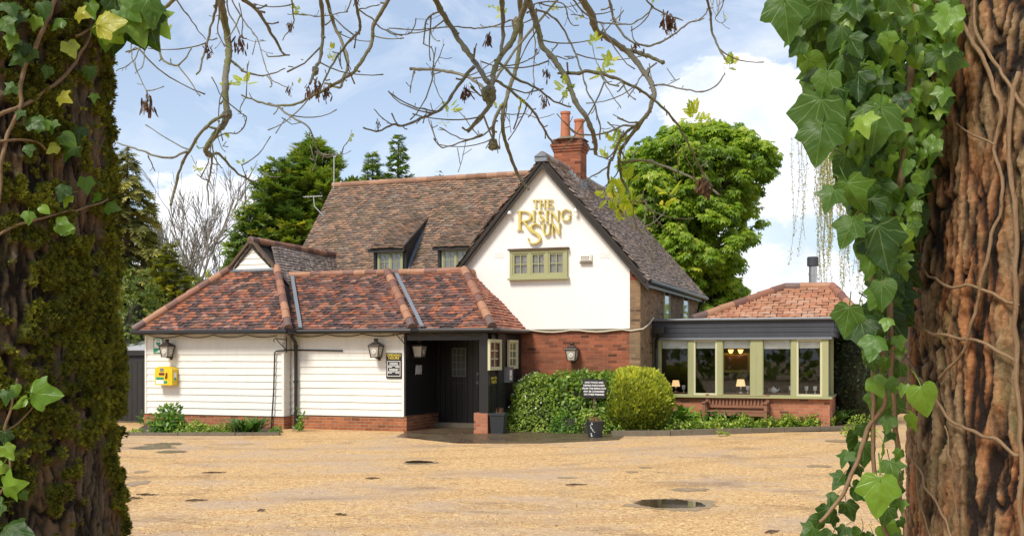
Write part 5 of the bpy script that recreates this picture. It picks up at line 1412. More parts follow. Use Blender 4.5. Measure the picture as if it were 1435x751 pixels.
# ivy hedge and flowering shrub against the brick wall
def hedge(name, label, cat, ua, ub, va, vb, h, n, mat, size, seed, flower=0, p=4.0, leaf=(LEAF_V, LEAF_F), grp=None):
    rng = np.random.default_rng(seed)
    base = W((ua + ub) / 2, (va + vb) / 2)
    t = thing(name, label, cat, base, -A20, grp)
    rad = ((ub - ua) / 2, (vb - va) / 2, h)
    ico('inner_twigs', (0, 0, 0), tuple(x * .84 for x in rad), M['core'], t, .12, 0.0)
    pos, nr = shell_pts(n, rad, (0, 0, 0), p, True, .20, rng)
    k = pos[:, 2] > .0; pos, nr = pos[k], nr[k]; n = len(pos)
    pos += nr * (lump(pos, 2.2, .16, seed) + lump(pos, 6, .07, seed))[:, None]
    pos[:, 2] = np.maximum(pos[:, 2], .02)
    nn = unit(nr + np.array([0, 0, .5]) + rng.normal(size=(n, 3)) * .45)
    d = unit(nr * .3 + np.array([0, 0, -.35]) + rng.normal(size=(n, 3)) * .6)
    rn = np.clip(.45 + lump(pos, 3, .4, seed) + rng.normal(size=n) * .2, 0, 1)
    leaves('foliage', *leaf, pos, frames(d, nn), rng.uniform(size * .7, size * 1.4, n), mat, t, rn)
    if flower:
        fp, fn = shell_pts(flower, tuple(x * 1.05 for x in rad), (0, 0, 0), p, True, .03, rng); fp = fp[fp[:, 2] > .3]; fn = fn[:len(fp)]
        k = lump(fp, 2.0, 1, 5) > -.05; fp = fp[k]; m_ = len(fp)
        leaves('flower', [(-.5, -.5, 0), (.5, -.5, 0), (.5, .5, .1), (-.5, .5, .1)], [(0, 1, 2, 3)], fp, frames(rnd_dir(m_, rng), rnd_dir(m_, rng)), rng.uniform(.018, .036, m_), M['petal'], t)
    return t
uh0, uh1 = F(712, 550, 1.2)[0], F(868, 550, 1.2)[0]; um = F(782, 550, 1.2)[0]
hedge('ivy_hedge', 'dense leafy green hedge against the red brick wall', 'hedge', um - .35, uh1 + .15, 1.05, 2.18, 1.36, 6500, M['l_ivyhedge'], .095, 3, p=5.0)
hedge('flowering_shrub', 'bushy green shrub with small white flowers beside the porch', 'shrub', uh0 + .02, um + .1, .75, 2.1, 1.30, 7500, M['l_hedge'], .062, 4, flower=420, p=2.6)
hedge('low_shrub', 'low yellow flecked shrub at the foot of the hedge', 'shrub', F(775, 580, .7)[0], F(812, 580, .7)[0], .55, 1.1, .42, 900, M['l_fresh'], .07, 5, p=2.2)
hedge('low_shrub', 'low dark green tuft behind the round tub', 'shrub', F(806, 575, .7)[0], F(850, 575, .7)[0], .60, 1.1, .55, 900, M['l_hedge'], .06, 6, p=2.2)
# plants in the beds
def clump(name, label, cat, px, py, wpx, hpx, kind, n, mat, seed, grp=None, size=None, back=0.0):
    rng = np.random.default_rng(seed); c = GR(px, py); c.y += back; k = c.y / FOC; rw, h = wpx * k / 2, hpx * k
    t = thing(name, label, cat, (c.x, c.y, .012), 0, grp)
    if kind == 'strap':
        pos = np.stack([rng.normal(size=n) * rw * .35, rng.normal(size=n) * .10, np.zeros(n)], 1)
        a = rng.uniform(0, 2 * np.pi, n); d = np.stack([np.cos(a), np.sin(a), np.zeros(n)], 1)
        fr = frames(d, np.array([0, 0, 1.]) + rng.normal(size=(n, 3)) * .22)
        leaves('foliage', BLADE_V, BLADE_F, pos, fr, rng.uniform(.75, 1.35, n) * h * 1.7, mat, t, None)
    elif kind == 'broad':
        V_ = [(0, 0, 0), (.16, .25, .02), (0, .25, -.03), (-.16, .25, .02), (.21, .55, .0), (0, .55, -.05), (-.21, .55, .0), (.12, .82, -.07), (0, .82, -.1), (-.12, .82, -.07), (0, 1.05, -.2)]
        F_ = [(0, 1, 2), (0, 2, 3), (1, 4, 5, 2), (2, 5, 6, 3), (4, 7, 8, 5), (5, 8, 9, 6), (7, 10, 8), (8, 10, 9)]
        pos = np.stack([rng.normal(size=n) * rw * .42, rng.normal(size=n) * .12, rng.uniform(.02, .6, n) * h], 1)
        a = rng.uniform(0, 2 * np.pi, n); el_ = rng.uniform(-.1, 1.0, n)
        d = np.stack([np.cos(a) * np.cos(el_), np.sin(a) * np.cos(el_), np.sin(el_)], 1)
        fr = frames(d, np.array([0, 0, 1.]) + rng.normal(size=(n, 3)) * .3)
        leaves('foliage', V_, F_, pos, fr, rng.uniform(.6, 1.15, n) * (size or .28), mat, t, None, smooth=True)
    else:
        pos, nr = shell_pts(n, (rw, max(rw * .7, .12), h), (0, 0, 0), 2.0, True, .75, rng); pos[:, 2] = np.abs(pos[:, 2])
        pos += nr * lump(pos, 4, .10, seed)[:, None]
        d = unit(nr * .7 + np.array([0, 0, .15]) + rng.normal(size=(n, 3)) * .6)
        leaves('foliage', LEAF_V, LEAF_F, pos, frames(d, nr + np.array([0, 0, .8]) + rng.normal(size=(n, 3)) * .4), rng.uniform(.6, 1.3, n) * (size or .08), mat, t, None)
        mb = MB(); rg = random.Random(seed)
        for i in range(max(6, n // 60)):
            a = rg.uniform(0, 6.28); r_ = rg.random() * rw * .6; mb.tube([(r_ * .5 * math.cos(a), r_ * .4 * math.sin(a), 0), (r_ * math.cos(a), r_ * .7 * math.sin(a), h * rg.uniform(.5, .95))], [.006, .003], 5)
        mb.build('stem', M['stem'], t)
    return t
clump('nettle_bush', 'tall bright green leafy weed bush in the bed left of the wall', 'bush', 237, 606, 52, 38, 'bush', 900, M['l_fresh'], 21, size=.115)
clump('nettle_bush', 'thin upright green weed at the foot of the black gate', 'weed', 184, 598, 10, 20, 'bush', 40, M['l_fresh'], 22, size=.10, back=.9)
clump('low_weed', 'low green ground plant between the weed bush and the strap leaves', 'plant', 272, 607, 52, 15, 'bush', 520, M['l_hedge'], 23, size=.075)
clump('low_weed', 'second low green ground plant just left of the strap leaves', 'plant', 305, 607, 46, 13, 'bush', 420, M['l_hedge'], 24, size=.07)
clump('strap_plant', 'dark green strap leaved clump before the low brick plinth', 'plant', 345, 607, 52, 24, 'strap', 130, M['l_strap'], 25)
clump('low_weed', 'small weed tuft at the right end of the nettle bed', 'plant', 384, 609, 18, 9, 'bush', 110, M['l_fresh'], 26, size=.07)
clump('low_weed', 'flat weed tuft by the gate end of the kerb', 'plant', 190, 607, 26, 6, 'bush', 120, M['l_hedge'], 27, size=.06)
clump('climbing_weed', 'thin weed climbing the black downpipe', 'weed', 421, 604, 11, 34, 'bush', 90, M['l_fresh'], 28, size=.10)
# right bed
specs = [(962, 604, 36, 28, 'broad', 46, 'l_fresh', .30, 'broad leaved green clump immediately right of the round bush'), (992, 601, 34, 22, 'broad', 40, 'l_hedge', .26, 'second broad leaved clump from the round bush'),
         (1020, 600, 34, 20, 'strap', 70, 'l_strap', 0, 'strap leaved clump in front of the bench middle'), (1048, 599, 40, 24, 'broad', 44, 'l_lime', .27, 'lime green broad leaved clump before the bench'),
         (1082, 597, 30, 24, 'strap', 80, 'l_lime', 0, 'pale strap leaved clump at the right end of the bench'), (1112, 596, 34, 24, 'strap', 80, 'l_strap', 0, 'green strap leaved clump below the fifth window'),
         (1140, 596, 30, 20, 'bush', 200, 'l_lime', .07, 'lime green low mound near the right end of the bed'), (1165, 597, 26, 18, 'strap', 50, 'l_strap', 0, 'last strap leaved clump of the bed, beside the ivy'),
         (1012, 611, 22, 12, 'broad', 16, 'l_lime', .18, 'small yellow green tuft growing over the kerb'), (940, 607, 14, 8, 'bush', 60, 'l_hedge', .05, 'tiny weed at the foot of the round bush'), (868, 609, 18, 9, 'bush', 90, 'l_hedge', .05, 'tiny weed at the left end of the kerb')]
for k, (px, py, w_, h_, kind, n, mt, sz, lab) in enumerate(specs):
    big_ = px > 945 and py < 606
    clump('bed_plant', lab, 'plant', px, py + (1 if big_ and px > 1000 else 0), w_ * (1.15 if big_ else 1), h_ * (1.45 if big_ else 1), kind, int(n * (2.2 if big_ else 1)), M[mt], 40 + k, size=(sz * 1.15 if big_ else sz) or None, back=(0.42 if px < 1000 else 0.22) if big_ else 0)
n = 6500; rng = np.random.default_rng(60); s_ = rng.random(n); tt = rng.random(n)
a = np.array([GR(925, 608)[:2], GR(1175, 603.2)[:2]]); b = np.array([tuple(W(5.4, 3.4).xy), tuple(W(9.2, 3.45).xy)])
p0 = a[0] * (1 - s_)[:, None] + a[1] * s_[:, None]; p1 = b[0] * (1 - s_)[:, None] + b[1] * s_[:, None]
xy = p0 * (1 - tt * .95)[:, None] + p1 * (tt * .95)[:, None] + np.array([0, .2])
pos = np.concatenate([xy, (rng.uniform(.015, .40, n) * (.4 + .6 * np.abs(np.sin(s_ * 23) * np.cos(tt * 7))))[:, None]], 1)
tag(leaves('ground_cover', LEAF_V, LEAF_F, pos, frames(rnd_dir(n, rng) + np.array([0, 0, .3]), rnd_dir(n, rng) * .6 + np.array([0, 0, 1.])), rng.uniform(.05, .11, n), M['l_hedge']), kind='stuff')
# dark evergreen at the right end of the garden room and pale flowers below it
p = GR(1205, 596); t = thing('evergreen_shrub', 'tall dark evergreen shrub at the right end of the garden room', 'shrub', (p.x + .15, p.y + .6, 0))
ico('inner_twigs', (0, 0, 1.3), (.72, .72, 1.45), M['core'], t, .2, 0.0)
pos, nr = shell_pts(5200, (.88, .85, 1.62), (0, 0, 1.35), 2.2, False, .2); k = pos[:, 2] > .05; pos, nr = pos[k], nr[k]; n = len(pos); pos += nr * lump(pos, 1.8, .22)[:, None]
leaves('foliage', LEAF_V, LEAF_F, pos, frames(nr * .4 + RNG.normal(size=(n, 3)) * .6, nr + RNG.normal(size=(n, 3)) * .5), RNG.uniform(.05, .11, n), M['l_yew'], t)
clump('flowering_plant', 'pale green flowering plant at the foot of the dark evergreen shrub', 'plant', 1205, 612, 44, 30, 'bush', 500, M['l_lime'], 71, size=.075)
# ================================================================== BACKGROUND TREES
def f_bark(c1, c2):
    def f(t, p):
        n = t.noise(t.mapping(obj_co(t), (6, 6, 1.5)), 3, 6, 0.65)
        t.set(p.inputs['Normal'], t.bump(n, .7, .03))
        return t.mix(n, c1, c2)
    return f
M['bark'] = pmat('brown bark', f_bark((.05, .038, .025), (.16, .12, .085)), .9)
M['bark_grey'] = pmat('grey bark', f_bark((.12, .10, .08), (.28, .24, .19)), .9)
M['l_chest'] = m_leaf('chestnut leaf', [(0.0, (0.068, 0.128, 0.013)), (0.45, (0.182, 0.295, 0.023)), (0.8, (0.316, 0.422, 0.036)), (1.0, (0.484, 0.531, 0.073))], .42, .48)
M['l_ley'] = m_leaf('cypress foliage', [(0.0, (0.074, 0.137, 0.027)), (0.5, (0.179, 0.264, 0.038)), (0.85, (0.358, 0.408, 0.050)), (1.0, (0.568, 0.510, 0.066))], .65, .25)
M['l_spruce'] = m_leaf('bronze spruce foliage', [(0.0, (0.112, 0.124, 0.032)), (0.5, (0.270, 0.259, 0.056)), (1.0, (0.518, 0.450, 0.101))], .65, .2)
M['l_golden'] = m_leaf('golden cypress foliage', [(0.0, (0.114, 0.138, 0.017)), (0.5, (0.260, 0.277, 0.029)), (1.0, (0.488, 0.439, 0.048))], .6, .25)
M['l_will'] = m_leaf('young willow leaf', [(0.0, (0.26, 0.26, 0.07)), (1.0, (0.55, 0.50, 0.16))], .5, .4)
M['l_back'] = m_leaf('hedgerow leaf', [(0.0, (0.05, 0.085, 0.012)), (0.6, (0.13, 0.18, 0.025)), (1.0, (0.28, 0.31, 0.05))], .5, .35)

def conifer(label, px, d, ytop, rbase, mat, seed, nb=60, tiers=None, droop=.35, up=.15, spr=.5, dens=16, tip=.12, zb=.6, shape=1.0, taper=.03, group=None, name='conifer_tree', fill=1.0):
    rng = np.random.default_rng(seed); rg = random.Random(seed)
    base = Vector(((px - CX) / FOC * d, d, 0)); H_ = EYE + (HOR - ytop) / FOC * d
    t = thing(name, label, 'tree', base, 0, group)
    mb = MB(); mb.tube([(0, 0, -.1), (.03, 0, H_ * .5), (0, 0, H_ * .98)], [H_ * taper, H_ * taper * .6, .015], 8); mb.build('trunk', M['bark'], t, smooth=True)
    lb = MB(); P, D, Nn, Sz, Rn = [], [], [], [], []
    for i in range(nb):
        f = (i + rg.random()) / nb; z = zb + (H_ - zb) * (f ** .85); k = max(0.0, 1 - (z - zb) / (H_ - zb))
        L = max(tip, rbase * (k ** shape) * rg.uniform(.62, 1.12)); a = i * 2.399 + rg.uniform(-.4, .4)
        hd = Vector((math.cos(a), math.sin(a), 0)); pts = []
        for s_ in np.linspace(0, 1, 5):
            pts.append(Vector((0, 0, z)) + hd * L * s_ + Vector((0, 0, L * (up * s_ - droop * s_ * s_ + .22 * max(0, s_ - .7)))))
        lb.tube(pts, [max(.006, .03 * L * (1 - s_ * .8)) for s_ in np.linspace(0, 1, 5)], 5)
        m_ = max(5, int(dens * L * fill)); tone = rg.gauss(0, .16)
        for q in range(m_):
            s_ = rg.random() ** .6; j = min(3, int(s_ * 4)); p = pts[j].lerp(pts[j + 1], s_ * 4 - j)
            sd_ = rg.choice((-1, 1)); side = Vector((-hd.y, hd.x, 0)) * sd_
            dd = (hd * rg.uniform(.35, 1.1) + side * rg.uniform(.1, 1.0) + Vector((0, 0, rg.uniform(-.5, .35) - droop * .6 + up)))
            P.append(p + side * rg.uniform(0, .12) * L); D.append(dd); Nn.append(Vector((rg.gauss(0, .35), rg.gauss(0, .35), 1)))
            Sz.append(spr * rg.uniform(.6, 1.25) * (.55 + .45 * min(1, L / max(rbase, .01)) + .1)); Rn.append(.38 + tone + .25 * (s_ - .5) + rg.gauss(0, .12))
    lb.build('branch', M['bark'], t, recalc=False, uv=False)
    tv, tf = spray_template(9, .95, 1.0, .085, .18, seed)
    P = np.array(P); D = unit(np.array(D)); Nn = np.array(Nn)
    leaves('foliage', tv, tf, P, frames(D, Nn), np.array(Sz), mat, t, np.clip(Rn, 0, 1))
    return t
conifer('tall bronze green spruce with drooping boughs behind the left trunk', 178, 36, 205, 2.5, M['l_spruce'], 101, nb=95, droop=.6, up=.1, spr=.50, dens=42, zb=1.2, shape=.8, name='spruce_tree')
conifer('small golden conifer between the spruce and the bare tree', 240, 35, 340, 1.75, M['l_golden'], 102, nb=90, droop=.2, up=.35, spr=.34, dens=52, zb=.4, shape=.75, name='golden_conifer')
conifer('large dense dark green cypress rising behind the main roof', 438, 44, 199, 3.2, M['l_ley'], 103, nb=210, droop=.12, up=.55, spr=.55, dens=36, zb=1.5, shape=.62, name='cypress_tree')
conifer('mid green cypress left of the tallest cypress', 390, 42.5, 226, 2.3, M['l_ley'], 104, nb=150, droop=.15, up=.5, spr=.50, dens=38, zb=1.0, shape=.55, name='cypress_tree')
conifer('lowest cypress of the three, just right of the bare tree', 350, 41, 285, 1.7, M['l_ley'], 105, nb=110, droop=.25, up=.4, spr=.46, dens=38, zb=.8, shape=.5, name='cypress_tree')
conifer('narrow conifer top rising over the main roof, the shorter one', 522, 56, 214, 2.2, M['l_ley'], 106, nb=130, droop=.3, up=.45, spr=.55, dens=26, zb=3, shape=.8, name='spruce_tree', fill=1.2)
conifer('narrow pointed conifer top over the main roof, the taller one', 558, 57, 189, 2.3, M['l_ley'], 107, nb=130, droop=.3, up=.4, spr=.55, dens=24, zb=3, shape=.85, name='spruce_tree', fill=1.2)
conifer('tiny far conifer tip just above the main ridge', 616, 75, 240, 1.5, M['l_ley'], 108, nb=50, droop=.3, up=.4, spr=.5, dens=12, zb=3, shape=.9, name='spruce_tree')

def crown_tree(name, label, base, lobes, mat, seed, ncl, nleaf, lsize, crad, tpl, trunk_r, lo=2.0, droop=.5, rn_base=.45, limb=True, sphere=False, dens_=None):
    """trunk, limbs to every leaf clump and the clumps; lobes are (centre, radii) in metres round the base"""
    rng = np.random.default_rng(seed); rg = random.Random(seed)
    t = thing(name, label, 'tree', base)
    vol = np.array([r[0] * r[2] for c, r in lobes]); vol = vol * np.array([dens_[i] if dens_ else 1 for i in range(len(lobes))]); vol = vol / vol.sum()
    cl = []
    for i in range(ncl):
        li = rng.choice(len(lobes), p=vol); c, r = lobes[li]
        d = rnd_dir(1, rng)[0]; k = rng.random() ** .30
        cl.append((np.array(c) + d * np.array(r) * k, d, crad * rng.uniform(.65, 1.3)))
    P, Nn, D, Rn, Sz = [], [], [], [], []
    for c, d, r in cl:
        m_ = int(nleaf * (r / crad) ** 2); q = rnd_dir(m_, rng); q[:, 2] = q[:, 2] * .9 if sphere else np.abs(q[:, 2]) * .75 - .12
        q *= (rng.random(m_) ** .35)[:, None]
        pos = c + q * r * np.array([1, 1, .8]); P.append(pos)
        out = unit(q + .25 * d + np.array([0, 0, .55])); Nn.append(out + rng.normal(size=(m_, 3)) * .28)
        h = q.copy(); h[:, 2] = -droop; D.append(unit(h + .2 * d + rng.normal(size=(m_, 3)) * .25))
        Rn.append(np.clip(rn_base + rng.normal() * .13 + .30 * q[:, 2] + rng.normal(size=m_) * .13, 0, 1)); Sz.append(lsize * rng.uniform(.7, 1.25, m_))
    P, Nn, D, Rn, Sz = map(np.concatenate, (P, Nn, D, Rn, Sz))
    mb = MB(); top = max(c[2] for c, r in lobes) * .8
    spine = [Vector((0, 0, -.1)), Vector((.05, 0, lo * .6)), Vector((-.05, .1, lo)), Vector((.1, 0, (lo + top) * .5)), Vector((0, 0, top))]
    mb.tube(spine, [trunk_r * 1.25, trunk_r, trunk_r * .85, trunk_r * .5, trunk_r * .12], 10)
    mb.build('trunk', M['bark'], t, smooth=True)
    if limb:
        mb = MB()
        for c, d, r in cl:
            c = Vector(c); z0 = min(max(lo * .75, c.z - rg.uniform(.6, 2.2)), top * .9); f = (z0 - lo) / max(top - lo, .1)
            s0 = spine[2].lerp(spine[4], max(0, f)) if f > 0 else spine[1].lerp(spine[2], .7)
            s0 = Vector((s0.x, s0.y, z0)); mid = s0.lerp(c, .5) + Vector((rg.uniform(-.2, .2), rg.uniform(-.2, .2), rg.uniform(-.1, .3)))
            mb.tube([s0, mid, c], [trunk_r * .22, trunk_r * .13, trunk_r * .04], 5)
        mb.build('limb', M['bark'], t, recalc=False, uv=False)
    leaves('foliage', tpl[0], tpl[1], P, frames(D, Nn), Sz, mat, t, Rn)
    return t
def lobes_px(d, px0, L):
    bx = (px0 - CX) / FOC * d
    out = []
    for (x, y, rx, ry) in L:
        out.append((((x - CX) / FOC * d - bx, rng0.uniform(-.6, .6), EYE + (HOR - y) / FOC * d), (rx / FOC * d, (rx + ry) * .5 / FOC * d, ry / FOC * d)))
    return out
rng0 = random.Random(77)
dch = 42.0
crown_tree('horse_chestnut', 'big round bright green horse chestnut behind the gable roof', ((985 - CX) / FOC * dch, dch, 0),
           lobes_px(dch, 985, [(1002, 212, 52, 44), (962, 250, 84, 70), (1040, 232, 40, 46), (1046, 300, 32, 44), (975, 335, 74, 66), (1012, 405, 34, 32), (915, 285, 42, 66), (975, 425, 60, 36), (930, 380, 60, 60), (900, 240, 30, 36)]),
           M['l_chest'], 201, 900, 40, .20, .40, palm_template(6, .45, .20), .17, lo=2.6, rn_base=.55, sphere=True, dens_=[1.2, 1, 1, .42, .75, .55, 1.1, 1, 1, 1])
# bare tree
def bare_tree(label, px, d, ytop, spread, seed):
    rg = random.Random(seed); t = thing('bare_tree', label, 'tree', ((px - CX) / FOC * d, d, 0)); H_ = EYE + (HOR - ytop) / FOC * d
    tr, tw = MB(), MB()
    def grow(p, dr, L, r, lev):
        pts = [p]; q = p.copy(); n = 5
        for k in range(n):
            dr = (dr + Vector((rg.gauss(0, .09), rg.gauss(0, .09), .07))).normalized(); q = q + dr * L / n; pts.append(q.copy())
        (tr if lev < 2 else tw).tube(pts, [max(.014, r * (1 - .55 * k / n)) for k in range(n + 1)], 6 if lev < 2 else 4)
        if lev >= 4: return
        for i in range((11, 6, 5, 4)[lev]):
            s_ = rg.uniform(.30, 1.0); j = min(n - 1, int(s_ * n)); pp = pts[j].lerp(pts[j + 1], s_ * n - j)
            a = rg.uniform(0, 6.28); sp = rg.uniform(.3, .7) * spread; ax = dr.orthogonal().normalized(); ax.rotate(Matrix.Rotation(a, 3, dr)); nd = (dr + ax * sp).normalized()
            grow(pp, nd, L * (rg.uniform(.62, .85) if lev == 0 else rg.uniform(.45, .7)), r * .48, lev + 1)
    grow(Vector((0, 0, -.1)), Vector((0, 0, 1)), H_ * .52, .17, 0)
    tr.build('trunk', M['bark_grey'], t, recalc=False, uv=False); tw.build('twigs', M['bark_grey'], t, recalc=False, uv=False)
bare_tree('leafless pale tree against the white cloud', 283, 58, 262, .9, 301)
# willow at the right
dw = 33.0
def willow():
    rg = random.Random(9); px0 = 1255; bx = (px0 - CX) / FOC * dw; t = thing('weeping_willow', 'weeping willow with thin hanging yellow strands behind the ivy', 'tree', (bx, dw, 0))
    mb = MB(); mb.tube([(0, 0, -.1), (.1, 0, 3), (-.1, 0, 6.5), (0, 0, 9.5)], [.5, .4, .28, .1], 10); mb.build('trunk', M['bark'], t, smooth=True)
    br, bo, P, D = MB(), MB(), [], []
    for i in range(26):
        xt = rg.uniform(-3.2, 3.4); yt = rg.uniform(-2.5, 2.5); zt = 11.2 - abs(xt) * .28 - abs(yt) * .3 + rg.uniform(-1.6, 1.0)
        pts = [Vector((0, 0, rg.uniform(5, 9))), Vector((xt * .5, yt * .5, zt - .2)), Vector((xt, yt, zt - .1))]
        bo.tube(pts, [.11, .07, .03], 6)
        for q in range(90): s_ = rg.random(); a = pts[1].lerp(pts[2], s_); P.append(a + Vector((rg.gauss(0, .22), rg.gauss(0, .22), rg.gauss(0, .16)))); D.append((rg.gauss(0, .6), rg.gauss(0, .6), -1))
        for k in range(17):
            s_ = rg.uniform(.3, 1); p = pts[1].lerp(pts[2], (s_ - .3) / .7); L = rg.uniform(1.5, 5.6); p = p + Vector((rg.gauss(0, .3), rg.gauss(0, .3), 0))
            sp = [p + Vector((.10 * math.sin(k + j * .9) * j / 5, .05 * j / 5, -L * j / 6)) for j in range(7)]
            br.tube(sp, .006, 3, cap=False)
            for q in range(int(L * 30)):
                j = rg.uniform(0, 5.99); a = sp[int(j)].lerp(sp[int(j) + 1], j - int(j)); P.append(a); D.append((rg.gauss(0, .9), rg.gauss(0, .9), -1)); P[-1] = P[-1] + Vector((rg.gauss(0, .03), rg.gauss(0, .03), 0))
    bo.build('bough', M['bark'], t, recalc=False, uv=False)
    br.build('hanging_branch', M['l_will'], t, recalc=False, uv=False)
    P = np.array(P); D = unit(np.array(D)); leaves('foliage', LEAF_V, LEAF_F, P, frames(D, rnd_dir(len(P))), RNG.uniform(.035, .075, len(P)), M['l_will'], t)
willow()
# yellow green hedgerow bushes at the left, far left
def far_bush(name, label, px, d, ytop, wpx, mat, seed, n=2600, ls=.16, grp=None):
    r = wpx / 2 / FOC * d; h = EYE + (HOR - ytop) / FOC * d; rng = np.random.default_rng(seed)
    t = thing(name, label, 'bush', ((px - CX) / FOC * d, d, 0), 0, grp)
    ico('inner_twigs', (0, 0, h * .3), (r * .5, r * .5, h * .45), M['core'], t, .3, 0.0, seed=seed)
    pos, nr = shell_pts(n, (r, r, h * .62), (0, 0, h * .38), 2.1, False, .4, rng); k = pos[:, 2] > 0; pos, nr = pos[k], nr[k]; m_ = len(pos); pos += nr * (lump(pos, .9, r * .35, seed) + lump(pos, 2.5, r * .15, seed))[:, None]
    leaves('foliage', LEAF_V, LEAF_F, pos, frames(nr * .4 + rng.normal(size=(m_, 3)) * .6, nr + np.array([0, 0, .4]) + rng.normal(size=(m_, 3)) * .5), rng.uniform(.6, 1.4, m_) * ls, mat, t, np.clip(.45 + lump(pos, 1.5, .5, seed) + rng.normal(size=m_) * .2, 0, 1))
far_bush('hedgerow_bush', 'yellow green bush behind the shed beside the left trunk', 186, 33, 375, 110, M['l_back'], 401)
far_bush('hedgerow_bush', 'olive green bush behind the hipped roof, below the golden conifer', 250, 37, 395, 130, M['l_back'], 402)
far_bush('hedgerow_bush', 'dark bush low behind the gablet, under the cypresses', 320, 39, 372, 90, M['l_ley'], 403)
far_bush('hedgerow_bush', 'dark green bush behind the flue of the garden room', 1262, 36, 410, 190, M['l_hedge'], 404)
# unseen tree belt, added behind the camera to darken the window reflections
n = 9000; rng = np.random.default_rng(500)
x = rng.uniform(-45, 45, n); zt = 9 + 3 * np.sin(x * .35) + 2 * np.sin(x * .9 + 1)
pos = np.stack([x, -24 - rng.uniform(0, 5, n), zt * rng.random(n) ** .8], 1)
tag(leaves('unseen_wood', LEAF_V, LEAF_F, pos, frames(rnd_dir(n, rng), rnd_dir(n, rng) + np.array([0, .8, .4])), rng.uniform(.5, 1.1, n), M['l_hedge']), kind='stuff')
n = 12000; rng = np.random.default_rng(501); x = rng.uniform(-95, 95, n); zt = 5 + 1.6 * np.sin(x * .21) + 1.1 * np.sin(x * .57 + 1) + .6 * np.sin(x * 1.3)
pos = np.stack([x, 66 + rng.uniform(0, 5, n) + .004 * x * x, zt * rng.random(n) ** .8], 1)
tag(leaves('far_wood', LEAF_V, LEAF_F, pos, frames(rnd_dir(n, rng), rnd_dir(n, rng) + np.array([0, -.8, .5])), rng.uniform(.5, 1.2, n), M['l_ley']), kind='stuff')
# grass field beyond
def f_grass(t, p):
    n = t.noise(obj_co(t), .8, 8, .7); return t.mix(n, (.035, .07, .012), (.10, .16, .03))
M['field'] = pmat('field grass', f_grass, .9)
mb = MB(); mb.add([(-300, 46, .004), (300, 46, .004), (300, 900, .004), (-300, 900, .004)], [(0, 1, 2, 3)]); tag(mb.build('field', M['field'], recalc=False), kind='structure')

